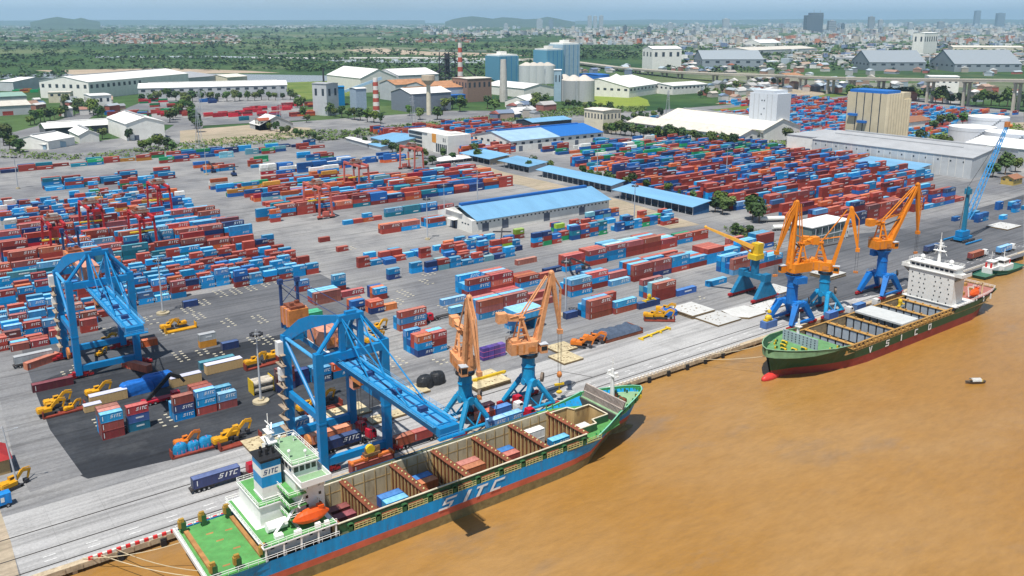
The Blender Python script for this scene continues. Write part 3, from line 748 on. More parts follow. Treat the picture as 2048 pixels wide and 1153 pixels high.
for (a, b) in ((169,-6),(173,-4.3),(176,-2.4),(169,6),(173,4.3),(176,2.4),(167.5,0)): mb.tube((a, b-.5, 7.8), (a, b-.5, 8.7), .3, 1, 8); mb.tube((a, b+.5, 7.8), (a, b+.5, 8.7), .3, 1, 8)
mb.box(175.2,176.8,-3.6,-2.6,7.8,8.8,3)
mb.build('forecastle_deck', [m_deckg2, m_dgreen, m_rustd, m_yel], S1)
mb = MB()   # bulwark inside (green) with cap
bw = [(152,11.4,5.6),(158,10.0,7.2),(163,8.75,8.9),(166,7.95,9.2),(171,5.75,9.3),(175,3.95,9.45),(178.4,1.95,9.55),(179.9,0,9.6)]
for s in (1, -1):
    for a, b in zip(bw, bw[1:]):
        z0a = 5.3 if a[0] < 163 else 7.7
        mb.poly([(a[0], s*(a[1]-.12), z0a), (b[0], s*(b[1]-.12), 5.3 if b[0] <= 163 else 7.7), (b[0], s*(b[1]-.1), b[2]), (a[0], s*(a[1]-.1), a[2])][::-s])
        mb.beam((a[0], s*a[1], a[2]+.06), (b[0], s*b[1], b[2]+.06), .35, .16, 1)
        for t in (0, .33, .66):
            p = Vector((a[0]+(b[0]-a[0])*t, s*(a[1]+(b[1]-a[1])*t-.3), z0a)); mb.beam(p, p+Vector((0,0,1.5)), .12, .5, 0)
mb.build('bulwark', [mat('bulwark_green', (.05,.30,.10), var=.15, grime=.2), mat('cap_mint', (.18,.48,.32), var=.1)], S1)
# breakwater wall at the break of the forecastle
mb = MB()
mb.beam((163.6,-8.4,7.3),(165.2,-8.4,11.2),.3,.3); mb.beam((163.6,8.4,7.3),(165.2,8.4,11.2),.3,.3)
mb.add([(163.8,-8.3,7.5),(163.8,8.3,7.5),(165.2,8.3,11.3),(165.2,-8.3,11.3)], [(0,1,2,3)], 0)
mb.add([(164.0,-8.3,7.5),(164.0,8.3,7.5),(165.4,8.3,11.3),(165.4,-8.3,11.3)], [(3,2,1,0)], 0)
mb.beam((165.3,-8.5,11.3),(165.3,8.5,11.3),.4,.25,1); mb.beam((164.3,-8.4,9.4),(164.3,8.4,9.4),.35,.2,1)
for i in range(34):
    y = -8.2+i*.5; mb.beam((163.55,y,7.5),(164.95,y,11.2),.1,.25,1)
mb.box(162.6,163.2,-8.4,8.4,5.4,7.6,2)
mb.build('breakwater', [mat('dark_grey_plate', (.10,.085,.08), var=.2), mat('worn_pink_grey', (.40,.34,.30), var=.2, grime=.3), mat('plate_dark', (.07,.06,.055))], S1)  # breakwater plates plain dark grey between paler ribs
# foremast
mb = MB(); mb.tube((169.2,1.2,7.8),(169.2,1.2,17.5),.75,0,10,.42); mb.box(168.5,169.9,-.8,3.2,15.2,15.5); mb.tube((169.2,1.2,17.5),(169.2,1.2,21),.14,0,6)
mb.box(168.6,169.8,-.6,.2,15.5,16.6); mb.box(168.6,169.8,2.2,3.0,15.5,16.6); mb.beam((169.2,.2,19.4),(169.2,2.2,19.4),.12); mb.beam((168.6,1.2,8),(168.6,1.2,15),.1,.4)
mb.build('foremast', m_shipw, S1)
# holds : coaming walls, bulkheads, floor
HB = [74.0, 83.6, 97.5, 109.8, 122.6, 135.0, 148.6]
YN, YF, ZC, ZF = -10.9, 6.3, 7.5, .35
mb = MB()
mb.box(74, 148.6, YN-.22, YN, 5.1, ZC, 1, True); mb.box(74, 148.6, YF, YF+.22, 5.1, ZC, 1)
mb.box(74, 148.6, YN-.35, YN+.12, ZC, ZC+.16, 2); mb.box(74, 148.6, YF-.12, YF+.35, ZC, ZC+.16, 2)
mb.build('hatch_coaming', [m_hold, mat('coaming_green', (.035,.10,.04), var=.3, grime=.4), m_rimw], S1)
mb = MB()
x = 74
while x < 148.5:      # far wall plates with seams and ribs
    x2 = min(148.6, x+3.1)
    mb.box(x+.05, x2-.05, YF-.12, YF, ZF, ZC-.02, 0); mb.box(x-.09, x+.09, YF-.3, YF-.12, ZF, ZC-.05, 1)
    x = x2
mb.box(74, 136, YN, YN+.1, ZF, ZC-.02, 0); mb.box(136, 148.6, YN, YN+.1, 1.2, ZC-.02, 0)
mb.box(74, 148.6, YF-.16, YF-.12, ZC-2.6, ZC-2.3, 1)
mb.build('hold_side_plating', [m_holdg, m_hold], S1)
mb = MB(); mb.box(74, 148.6, YN+.8, YF, ZF-.2, ZF); mb.prism([(148.6,-7.6),(155,-7.6),(155.6,-5.2),(161.5,-5.2),(161.5,2.9),(155.9,2.9),(155,5.2),(148.6,5.2)], .8, 1.0); mb.build('hold_floor', m_holdf, S1)
for x in HB:
    mb = MB(); mb.box(x-.25, x+.25, YN+.1, YF-.12, ZF, ZC+.05, 0)
    y = YN+.7
    while y < YF-.6:      # cell guides and vertical stiffeners on both faces
        mb.box(x-.62, x-.25, y, y+.42, ZF, ZC, 0); mb.box(x+.25, x+.55, y, y+.35, ZF, ZC, 0)
        mb.box(x-.7, x-.25, y+.9, y+1.05, ZF, ZC, 1)
        mb.ball((x, y+.6, ZC+.3), .26, .26, .3, 2, 6, 4)
        y += 1.75
    mb.box(x-.9, x+.9, YN+.1, YF-.12, ZC-.1, ZC+.06, 1)
    mb.build('bulkhead', [m_hold, m_rustd, m_lyel], S1)
# stepped forward hold
mb = MB()
step = [(148.6,5.2),(155.0,5.2),(155.9,2.9),(161.5,2.9),(161.5,-5.2),(155.6,-5.2),(155.0,-7.6),(148.6,-7.6)]
for (a, b) in zip(step, step[1:]):
    d = Vector((b[0]-a[0], b[1]-a[1], 0)).normalized(); n = Vector((-d.y, d.x, 0))
    a3, b3 = Vector((a[0], a[1], 0)), Vector((b[0], b[1], 0))
    mb.add([a3+Vector((0,0,.9)), b3+Vector((0,0,.9)), b3+Vector((0,0,ZC)), a3+Vector((0,0,ZC))], [(0,1,2,3)], 0)
    mb.add([a3+n*.3+Vector((0,0,5.1)), b3+n*.3+Vector((0,0,5.1)), b3+n*.3+Vector((0,0,ZC)), a3+n*.3+Vector((0,0,ZC))], [(3,2,1,0)], 1)
    mb.beam(a3+Vector((0,0,ZC+.08)), b3+Vector((0,0,ZC+.08)), .42, .16, 2)
mb.build('forward_hold_coaming', [m_hold, mat('coaming_green', (0,0,0)), m_rimw], S1)
# deck gear along the near side : lashing posts, pale walkway panels, rusty hatch stowage
mb = MB()
x = 76.5
while x < 148:
    mb.box(x, x+.9, -12.0, -11.2, 5.1, 7.0, 0); mb.box(x-.25, x+1.15, -12.0, -11.3, 6.4, 6.9, 0)
    if x < 144: mb.box(x+1.6, x+5.6, -11.75, -11.35, 5.8, 6.5, 1)
    x += 7.0
mb.build('lashing_posts', [m_dgreen, m_rustd], S1)
mb = MB(); x = 77.8
while x < 148:
    for z in (5.5, 6.05, 6.6): mb.beam((x, -12.15, z), (x+5.2, -12.15, z), .07, .12)
    for i in range(6): mb.beam((x+i*1.04, -12.15, 5.2), (x+i*1.04, -12.15, 6.65), .12, .09)
    mb.box(x, x+5.2, -12.05, -11.85, 5.12, 5.35); x += 7.0
mb.build('side_railing', m_lyel, S1)
mb = MB(); x = 76
while x < 150: mb.box(x, x+.8, 7.2, 8.2, 5.1, 6.8, 0); mb.box(x+3, x+4.2, 8.0, 9.0, 5.1, 5.8, 1 if int(x) % 3 else 2); x += 6.1
mb.build('quayside_lashing_posts', [m_dgreen, m_rustd, m_yel], S1)
# aft : green mooring deck with winch posts
mb = MB(); mb.box(44.9, 57.6, -11.9, 11.7, 5.0, 5.3, 0)
mb.box(46.2, 47.2, -9.5, 9.5, 5.3, 5.9, 1); mb.box(56.6, 57.6, -9.5, 9.5, 5.3, 5.85, 1)
for x, y in ((49,-8),(51,2),(53,-3),(50,6),(54,5)): mb.poly([(x,y,5.305),(x+1.6,y-.2,5.305),(x+1.8,y+.4,5.305),(x+.2,y+.5,5.305)], 1)
mb.build('mooring_deck', [m_deckg, mat('deck_rust', (.34,.17,.06), var=.3)], S1)
for x, y in ((46.4,10.2),(51.0,10.4),(56.6,10.2),(46.6,-10.4),(51.6,-10.6),(57.4,-10.2)):
    mb = MB(); mb.box(x-.55, x+.55, y-.55, y+.55, 5.3, 7.9, 0); mb.box(x-1.1, x-.5, y-.5, y+.5, 6.6, 8.3, 1); mb.box(x-.9, x+.2, y-.35, y+.35, 7.9, 8.8, 1)
    mb.build('mooring_winch_post', [m_dgreen, mat('ochre_gear', (.36,.22,.04), grime=.4)], S1)
mb = MB()
railing(mb, [(57,11.8,5.5),(45,11.6,5.5),(44.8,-11.6,5.5),(57.5,-12,5.4),(74,-12.1,5.3)], 1.15, 0, .07, 2)
mb.box(44.4,44.8,-11.7,11.7,5.3,6.2,0)
mb.build('stern_railing', m_shipw, S1)
# accommodation
mb = MB()
mb.box(58.0, 73.0, -9.6, 10.6, 5.1, 8.3, 0)
mb.box(56.6, 73.8, -12.1, 12.0, 8.3, 8.55, 0)
for x in (57, 61, 65, 69, 73.2): mb.box(x, x+.35, -12.0, -11.6, 5.2, 8.3, 0); mb.box(x, x+.35, 11.4, 11.8, 5.2, 8.3, 0)
mb.box(59.4, 66.2, -3.4, 9.8, 8.55, 13.2, 0)
mb.box(59.0, 66.4, -3.8, 10.2, 13.2, 13.45, 0)
mb.box(66.3, 73.0, -7.4, 9.6, 8.55, 19.2, 0)
mb.beam((71.6,-7.4,17.4),(71.6,-10.9,19.1),.3,1.4); mb.beam((67.4,-7.4,17.4),(67.4,-10.9,19.1),.3,1.2)
sup = mb.build('superstructure', m_shipw, S1)
mb = MB()
mb.box(57.0, 73.6, -11.8, -9.7, 8.56, 8.62); mb.box(57.0, 58.0, -11.5, 11.5, 8.56, 8.62); mb.box(58.0, 65.5, -9.6, -4.1, 8.56, 8.62)
mb.box(59.2, 66.2, -3.5, 9.9, 13.46, 13.52); mb.box(66.3, 72.6, -9.6, -7.5, 8.56, 8.62)
for i, z in enumerate((11.0, 13.7, 16.4)): mb.box(64.0, 66.2, -7.6, 9.6, z, z+.2); mb.box(64.0, 68.2, -9.0, -7.5, z, z+.2)
mb.build('deck_paint', m_deckg, sup)
mb = MB()
railing(mb, [(73.6,-12,8.6),(56.7,-12,8.6),(56.7,11.8,8.6),(73,11.8,8.6)], 1.1, 0, .06, 1.6)
railing(mb, [(66.2,-3.7,13.5),(59.1,-3.7,13.5),(59.1,10.1,13.5),(66,10.1,13.5)], 1.1, 0, .06, 1.6)
for z in (11.2, 13.9, 16.6): railing(mb, [(68.2,-8.9,z),(64.1,-8.9,z),(64.1,9.5,z)], 1.05, 0, .06, 1.6)
mb.beam((60.5,-8.2,8.6),(62.8,-8.2,11.3),.9,.12); mb.beam((63.6,-8.4,11.2),(65.6,-8.4,13.9),.9,.12); mb.beam((66.4,-8.4,13.9),(67.8,-8.4,16.6),.9,.12)
mb.tube((59.5,-6.5,9.8),(64,-6.5,9.8),1.2,0,10); mb.box(60,61.8,-10.6,-9.2,8.6,9.5); mb.box(64,65.6,-11.4,-10.6,8.6,9.6); mb.box(68.8,70,-11.6,-10.8,8.6,9.8); mb.box(71,72,-11.6,-10.9,8.6,9.6)
mb.build('accommodation_railing', m_shipw, S1)
mb = MB()
for z in (9.8, 12.0, 14.2, 16.4):
    mb.box(73.0, 73.06, -6.4, -5.6, z, z+.75); mb.box(73.0, 73.06, 0, .8, z, z+.75)
    for x in (68.5, 71.6): mb.box(x, x+.6, -7.45, -7.4, z, z+.7)
for x in range(59, 73, 3): mb.box(x, x+.8, -9.66, -9.6, 6.3, 7.1)
mb.build('porthole_row', m_glass, sup)
br = MB(); br.box(66.0, 73.2, -11.4, 11.4, 19.2, 19.5, 0); br.box(66.2, 72.0, -6.6, 6.6, 19.5, 22.5, 0); br.box(65.8, 72.4, -7.2, 7.2, 22.5, 22.75, 0)
br.box(66.1, 66.3, -11.3, -6.6, 19.5, 20.6, 0); br.box(66.1, 73.1, -11.4, -11.2, 19.5, 20.6, 0); br.box(73.0, 73.2, -11.3, 11.3, 19.5, 20.6, 0); br.box(66.1, 73.1, 11.2, 11.4, 19.5, 20.6, 0)
bridge = br.build('bridge', m_shipw, S1)
mb = MB(); mb.box(65.95, 72.25, -7.0, 7.0, 22.76, 22.8, 0); mb.box(66.4, 72.9, -11.1, -6.7, 19.51, 19.56, 0)
mb.build('bridge_roof_paint', m_deckg2, bridge)
mb = MB()
for i in range(4): mb.box(66.5+i*1.38, 67.5+i*1.38, -6.68, -6.6, 20.8, 22.0)
for i in range(6): mb.box(66.13, 66.2, -5.8+i*2, -4.5+i*2, 20.8, 21.9)
mb.build('bridge_window', m_glass, bridge)
mb = MB(); railing(mb, [(72.3,-7,22.8),(65.9,-7,22.8),(65.9,7,22.8),(72.3,7,22.8),(72.3,-7,22.8)], 1.2, 0, .06, 1.5)
for (x, y) in ((67,-3),(70,-5),(71,4),(68,5)): mb.tube((x, y, 22.8), (x, y, 24.2), .12, 0, 5); mb.ball((x, y, 24.4), .4, m=0, nu=8, nv=5)
mb.build('roof_railing', m_shipw, bridge)
mb = MB(); mb.tube((65.4,4.6,13.4),(65.4,4.6,28),.7,0,10,.4); mb.box(64.2,66.6,2.4,6.8,24.4,24.7); mb.box(64.6,66.2,3,6.2,26.6,26.8); mb.beam((65.4,3,26),(65.4,6.2,26),.35,.5); mb.tube((65.4,4.6,28),(65.4,4.6,31),.1,0,5); mb.beam((65.4,2.8,28.6),(65.4,6.4,28.6),.16); mb.beam((64.4,3.4,24.7),(63.2,1.4,27.2),.25); mb.beam((66.2,5.4,24.7),(67.4,7.8,27),.25)
mb.build('radar_mast', m_shipw, S1)
# funnel
mb = MB()
for z0, z1, m in ((13.5,17.0,0),(17.0,19.6,1),(19.6,21.5,0),(21.5,22.9,1),(22.9,23.5,2)): mb.box(60.7, 65.2, -2.3, 3.0, z0, z1, m)
mb.box(60.3, 65.5, -2.7, 3.4, 23.4, 23.7, 2)
for i in range(5): mb.tube((61.4+i*.75, -.4+(i%2)*1.6, 23.4), (61.3+i*.75, -.4+(i%2)*1.6, 25.2), .32, 2, 8)
mb.box(60.5,65.4,-2.45,3.15,14.2,14.4,0)
fn = mb.build('funnel', [m_shipw, m_hblue, m_black], S1)
mb = MB(); word(mb, 'SITC', 61.15, 19.98, 1.15, -2.33, 0, gap=.9, slant=.3, squash=.78); mb.build('funnel_lettering', m_navylogo, fn)
lifeboat(S1, (68.6, -9.7, 11.0), 0, 8.5)
lifeboat(S1, (68.6, 10.8, 11.0), PI, 8.5)
# mooring lines
m_rope = mat('mooring_rope', (.50,.42,.28), rough=.9)
def rope(parent, a, b, sag=1.0, r=.09):
    a, b = Vector(a), Vector(b); pts = [a.lerp(b, t/8)-Vector((0,0,sag*4*(t/8)*(1-t/8))) for t in range(9)]
    MB().path(pts, r, 0, 5).build('mooring_line', m_rope, parent)
rope(S1, (44.6, 6, 5.6), (27, QV+.8-SY, .4)); rope(S1, (44.6, -7, 5.6), (33.5, QV+.8-SY, .4)); rope(S1, (176, 3.4, 8.4), (193, QV+.8-SY, .4)); rope(S1, (44.6, -9, 5.2), (30, QV+.8-SY, .4))
# hold cargo (each container a thing of its own)
def hold(u, v, lev, L, code, lg, lab): CONT.append(dict(u=u, v=SY+v, z=(ZF if u < 149 else 1.0)+lev*CH+.02, lev=lev, L=L, code=code, logo=lg, where=('ship hold',0,0), rz=0, force=True, lab=lab))
hold(84.6, -10.3, 1, L40, 'r', 0, 'red long container low in the second hold, beside the river side'); hold(84.6, -10.3, 0, L40, 'c', 0, 'pale container under the red one in the second hold')
hold(75.2, -6.2, 1, L20, 'k', 0, 'maroon short container in the hold before the bridge, upper'); hold(75.2, -6.2, 0, L20, 'b', 0, 'light blue container beneath the maroon one before the bridge')
hold(75.2, .6, 0, L20, 'w', 0, 'white short container on the hold floor before the bridge'); hold(75.4, -2.6, 1, L20, 'k', 0, 'maroon container in the aft hold, inner column')
hold(88.6, -4.6, 1, L20, 'm', 0, 'mid blue container in the second hold, inner column'); hold(88.6, -7.2, 1, L20, 'b', 1, 'light blue lettered container in the second hold, atop the tier'); hold(88.6, -7.2, 0, L20, 'b', 1, 'light blue container on the second hold floor, under its lettered twin'); hold(88.6, -4.6, 0, L20, 'r', 0, 'red container on the second hold floor, inner column')
hold(98.9, -1.6, 1, L20, 'm', 0, 'mid blue container in the third hold, inner column'); hold(98.9, -4.2, 1, L20, 'o', 0, 'orange container in the third hold, upper tier'); hold(98.9, -4.2, 0, L20, 'r', 0, 'red container on the third hold floor, under the orange one'); hold(98.9, -1.6, 0, L20, 'w', 0, 'white container on the third hold floor')
hold(113, -4.8, 1, L20, 'o', 0, 'orange container in the fourth hold, beside its twin, river side'); hold(113, -2.2, 1, L20, 'o', 0, 'orange container in the fourth hold, quay side of its twin'); hold(113, -4.8, 0, L20, 'r', 0, 'red container on the fourth hold floor, river side'); hold(113, -2.2, 0, L20, 'r', 0, 'red container on the fourth hold floor, quay side')
hold(124, -2.6, 1, L20, 'm', 0, 'mid blue container in the fifth hold'); hold(124, -5.2, 1, L20, 'r', 0, 'red container in the fifth hold'); hold(124, -2.6, 0, L20, 'm', 0, 'mid blue container on the fifth hold floor'); hold(124, -5.2, 0, L20, 'r', 0, 'red container on the fifth hold floor')
hold(138, 1.8, 1, L20, 'w', 0, 'white container in the sixth hold, quay side'); hold(138, 1.8, 0, L20, 'w', 0, 'white container on the sixth hold floor'); hold(140.6, -6, 1, L20, 'b', 1, 'light blue container in the sixth hold, river side'); hold(140.6, -6, 0, L20, 'b', 0, 'light blue container on the sixth hold floor')
hold(152.5, -1.2, 0, L20, 'w', 0, 'white container in the stepped bow hold')
# ---------------------------------------------------------------- green ship farther along (bow to the left, -X) : built bow to +X then turned
VY = 174.4; VX = 310.0
S2 = thing('container_ship', 'dark green container ship with white bridge block and grey hold panels', 'ship', (VX, VY, 0), PI)
m_hgreen = mat('hull_dark_green', (.014,.066,.028), rough=.45, var=.15, scale=.25, grime=.15)
m_hred2 = mat('hull_dull_red', (.23,.035,.025), rough=.6, var=.2, scale=.3, grime=.25)
hb = [(-69.5,9.2),(-64,10.6),(-55,11.5),(40,11.6),(50,11.4),(59,9.9),(65,7.6),(69,5.2),(72,2.6),(73.6,.6)]
wl = [(-69.5,4),(-60,7.5),(-48,11.2),(34,11.4),(46,8.8),(56,4.6),(63,1.4),(73.6,.3)]
zd = [(-69.5,6.4),(-31,5.6),(-30,3.9),(38,3.9),(44,6.6),(56,8.0),(73.6,9.2)]
rk = [(-69.5,5),(-55,0),(52,0),(62,-.5),(73.6,-4.2)]
st = [-69.5,-66,-60,-54,-46,-38,-31,-30,-20,-8,5,18,30,38,41,44,48,52,56,59,62,65,67,69,70.6,72,73,73.6]
fix(hull_mesh(st, hb, wl, zd, rk, [-.9, .9]).build('hull', [m_hred2, m_hred2, m_hgreen], S2))
MB().ball((70.0,0,-1.7), 4.8, 1.5, 1.7, 0, 14, 8).build('bulbous_bow', mat('bulb_red', (.58,.045,.035), rough=.4), S2, smooth=True)
mb = MB()
for ch, x in zip('VSICO', (280.0, 291.0, 300.3, 310.6, 320.4)):
    letter(mb, ch, (lambda a, b, x=x: (-(x+a*.55-VX), 11.72, 1.2+b*.48)), 0, .0)
ol = mb.build('hull_lettering', m_logo, S2); fix(ol)
mb = MB(); mb.box(-58, -30.5, -11.45, 11.45, 3.5, 3.7, 0); mb.box(-30.5, 44, -11.45, -10.1, 3.5, 3.7, 0); mb.box(-30.5, 44, 10.1, 11.45, 3.5, 3.7, 0); mb.build('main_deck', mat('ochre_brown_deck', (.22,.14,.06), var=.3, grime=.5), S2)
mb = MB(); mb.prism([(44,-11.2),(50,-11),(59,-9.6),(65,-7.3),(69,-4.9),(72,-2.2),(72,2.2),(69,4.9),(65,7.3),(59,9.6),(50,11),(44,11.2)], 6.2, 6.4, 0)
for (a, b) in ((57,-4),(57,4),(60,-2.4),(60.5,2.6),(63,0)): mb.box(a, a+1.6, b-.6, b+.6, 6.4, 7.4, 1); mb.tube((a+.8, b-1.1, 7.1), (a+.8, b+1.1, 7.1), .5, 2, 8)
for (a, b) in ((58.5,-7),(61,-5.6),(64,-3),(58.5,7),(61,5.6),(64,3),(50,-9.3),(50,9.3),(46,9.5)): mb.tube((a-.5, b, 6.4), (a-.5, b, 7.2), .3, 1, 8); mb.tube((a+.5, b, 6.4), (a+.5, b, 7.2), .3, 2, 8)
mb.build('forecastle_deck', [mat('mint_deck', (.13,.30,.12), var=.2, grime=.25), m_dgreen, m_yel], S2)
mb = MB()
bw = [(41,11.3,6.6),(50,11.3,7.4),(59,9.8,8.4),(65,7.5,8.9),(69,5.1,9.1),(72,2.5,9.25),(73.4,0,9.3)]
for s in (1, -1):
    for a, b in zip(bw, bw[1:]):
        mb.poly([(a[0], s*(a[1]-.1), 6.3), (b[0], s*(b[1]-.1), 6.3), (b[0], s*(b[1]-.08), b[2]), (a[0], s*(a[1]-.08), a[2])][::-s])
        mb.beam((a[0], s*a[1], a[2]+.05), (b[0], s*b[1], b[2]+.05), .32, .16, 1)
mb.build('bulwark', [mat('mint_bulwark', (.16,.28,.15), var=.2, grime=.2), mat('cap_green', (.22,.36,.22), var=.1)], S2)
mb = MB(); mb.box(54.6, 54.9, -7.2, 7.2, 6.4, 10.4, 0)
for i in range(9):
    for j in range(4): mb.box(54.9, 54.98, -6.5+i*1.55, -6.1+i*1.55, 7.0+j*.9, 7.4+j*.9, 1)
mb.build('breakwater', [mat('grey_blue_plate', (.30,.37,.40), var=.1), mat('plate_hole', (.05,.06,.08))], S2)
mb = MB(); mb.tube((54.0,-1.5,6.4),(54.0,-1.5,15.5),.7,0,10,.4); mb.box(53.2,54.8,-2.6,-.4,12.6,12.9); mb.tube((54,-1.5,15.5),(54,-1.5,18),.12,0,6); mb.box(53.4,54.6,-2.4,-1.7,12.9,13.8)
mb.build('foremast', m_shipw, S2)
# holds with grey panel rows
m_pan = mat('grey_hold_panel', (.33,.38,.43), var=.12, scale=.5, grime=.2); m_slit = mat('panel_slit', (.02,.022,.03)); m_tan = mat('tan_gear', (.42,.24,.07), var=.35, scale=1.5, grime=.5)
HX = [44.5, 37.2, 23.5, 11, -.2, -13.5, -26.0, -30.5]
mb = MB(); mb.box(-30.5, 37, -10.0, 10.0, -1.7, -1.5); mb.prism([(37,-10),(44,-9.5),(44,9.5),(37,10)], 1.6, 1.8); mb.build('hold_floor', mat('grey_hold_floor', (.13,.14,.15), var=.3, grime=.3), S2)
mb = MB()
for s in (1, -1):
    y = s*9.9; mb.box(-30.5, 37, min(y, y+s*.3), max(y, y+s*.3), -1.5, 5.6, 0); mb.box(37, 44, min(y, y+s*.3), max(y, y+s*.3), 1.8, 5.6, 0); mb.box(-30.5, 44, min(y-s*.1, y+s*.6), max(y-s*.1, y+s*.6), 5.6, 5.8, 1)
mb.build('hatch_coaming', [mat('tan_coaming', (.33,.25,.15), var=.3, grime=.5), m_tan], S2)
for x in HX[1:-1]:
    mb = MB(); mb.box(x-.3, x+.3, -9.9, 9.9, -1.5, 5.5, 1); mb.box(x-.9, x+.9, -9.9, 9.9, 5.5, 5.7, 2)
    for i in range(6):
        y = -9.4+i*3.15
        mb.box(x+.3, x+.62, y+.25, y+2.75, 1.2, 5.3, 0); mb.box(x+.3, x+.36, y+2.75, y+3.4, .8, 5.3, 1)
        mb.box(x-.4, x+.4, y+.2, y+.6, 5.7, 6.3, 2)
    mb.build('bulkhead', [m_pan, m_slit, m_tan], S2)
mb = MB(); mb.box(-5.8, 5.6, -9.9, 9.9, 5.85, 6.5, 0); 
hc = mb.build('hatch_cover', mat('pale_hatch_grey', (.52,.54,.53), var=.08, grime=.08), S2)
mb = MB(); x = -29
while x < 43:
    for s in (1, -1):
        mb.beam((x, s*10.7, 3.7), (x, s*10.7, 5.7), .25, .3); mb.beam((x, s*11.3, 3.7), (x+.6, s*10.5, 5.4), .2, .2); mb.box(x+1, x+2.2, min(s*10.5, s*11.2), max(s*10.5, s*11.2), 3.7, 4.6+(int(x)%3)*.3)
    x += 2.6
for s in (1, -1): mb.beam((-30, s*11.35, 4.8), (42, s*11.35, 4.8), .1, .12)
mb.build('lashing_gear', m_tan, S2)
# accommodation block
mb = MB(); mb.box(-39.5, -31.2, -9.4, 9.4, 3.7, 18.4, 0); mb.box(-46, -30.9, -11.4, 11.4, 5.9, 6.2, 0)
mb.box(-38, -30.7, -12.8, 12.8, 18.4, 18.7, 0); mb.box(-37.2, -31.4, -9.6, 9.6, 18.7, 21.2, 0); mb.box(-37.8, -30.9, -10, 10, 21.2, 21.5, 0)
for s in (1, -1):
    mb.add([(-31.2, s*9.4, 15.9), (-38, s*9.4, 15.9), (-38, s*12.4, 18.4), (-31.2, s*12.4, 18.4)], [(0,1,2,3), (3,2,1,0)], 0)
    mb.box(-38, -30.7, min(s*12.6, s*12.8), max(s*12.6, s*12.8), 18.7, 19.8, 0); mb.box(-30.9, -30.7, min(s*9.6, s*12.7), max(s*9.6, s*12.7), 18.7, 19.8, 0)
sup = mb.build('superstructure', m_shipw, S2)
mb = MB()
for i in range(9): mb.box(-31.4, -31.32, -8.8+i*2.0, -7.4+i*2.0, 19.7, 20.6)
mb.build('bridge_window', m_glass, sup)
mb = MB()
for j in range(6):
    for y in (-7.6,-4.6,-2.6,1.8,4.2,7.4):
        y2 = y+((j*37) % 5-2)*.18; mb.box(-31.2, -31.12, y2-.22, y2+.22, 6.6+j*1.95, 7.15+j*1.95)
mb.build('porthole_row', m_glass, sup)
mb = MB(); mb.tube((-36,0,21.5),(-36,0,31),.7,0,8,.35); mb.box(-36.9,-35.1,-2.4,2.4,26.4,26.6); mb.beam((-36,-2.6,28.6),(-36,2.6,28.6),.2); mb.tube((-36,0,31),(-36,0,34),.1,0,5)
for s in (1, -1): mb.beam((-36,0,29.5),(-37,s*2.6,24.5),.18); mb.tube((-34.5,s*6,21.5),(-34.5,s*6,22.6),.2,0,6); mb.ball((-34.5,s*6,23.2),.9,m=0,nu=10,nv=6)
mb.build('radar_mast', m_shipw, S2)
mb = MB(); railing(mb, [(-31,-9.9,21.5),(-37.7,-9.9,21.5),(-37.7,9.9,21.5),(-31,9.9,21.5)], 1.1, 0, .06, 1.6); railing(mb, [(-31,11.3,6.2),(-46,11.3,6.2)], 1.1, 0, .07, 1.6); railing(mb, [(-31,-11.3,6.2),(-46,-11.3,6.2)], 1.1, 0, .07, 1.6)
railing(mb, [(-46,11.2,6.4),(-56,11,6.5),(-64,10,6.5),(-69,8.6,6.6),(-69,-8.6,6.6),(-60,-10.6,6.5),(-46,-11.2,6.4)], 1.1, 0, .08, 2)
for x in (-33,-38,-43,-48,-54,-60): mb.box(x-.25, x+.25, 11.0, 11.4, 4.3, 6.4, 0)
mb.build('deck_railing', m_shipw, S2)
mb = MB(); mb.prism([(-46,-11),(-58,-10.8),(-66,-9.4),(-69,-8.4),(-69,8.4),(-66,9.4),(-58,10.8),(-46,11)], 6.0, 6.3, 0)
for (a, b) in ((-50,4),(-56,-4),(-60,3),(-64,-2)): mb.box(a, a+2, b, b+1.4, 6.3, 7.6, 1)
mb.build('poop_deck', [mat('dusty_red_deck', (.36,.14,.11), var=.2, grime=.2), m_tan], S2)
mb = MB(); mb.box(-46,-42,-3,3,6.3,16,0); mb.box(-46.2,-41.8,-3.2,3.2,16,17,1); mb.build('funnel', [m_shipw, m_black], S2)
lifeboat(S2, (-49.5, 9.4, 8.2), PI, 7.0); lifeboat(S2, (-44.5, -10.6, 9.2), 0, 7.0)
mb = MB(); mb.tube((-57,8.8,6.3),(-57,8.8,11.5),.35,0,8); mb.beam((-57,8.8,11.3),(-50,9.6,12.6),.5,.45); mb.build('provision_crane', mat('cream_crane', (.62,.46,.26)), S2)
rope(S2, (66, 4, 7.6), (83, -(QV+.8-VY), .4), 1.2); rope(S2, (62, -6, 7.6), (76, -(QV+.8-VY), .4)); rope(S2, (-67, -6, 7), (-84, -(QV+.8-VY), .4))
# spreaders, yellow
def hanger(name, lab, x, y, z, rz=0):
    t = thing(name, lab, 'spreader', (x, y, z), rz)
    MB().box(-3,3,-.5,.5,.0,.5).box(-3.2,-2.6,-1.2,1.2,-.2,.2).box(2.6,3.2,-1.2,1.2,-.2,.2).build('spreader_frame', m_yel, t)
    MB().ball((0,0,1.8),.9,.9,1.1,0,8,6).box(-.9,.9,-.4,.4,.5,1.2).build('head_block', m_yel, t); return t
hanger('grab_spreader', 'yellow spreader lying over the aft hold of the green ship', 331.5, 181, 4.2, .3)
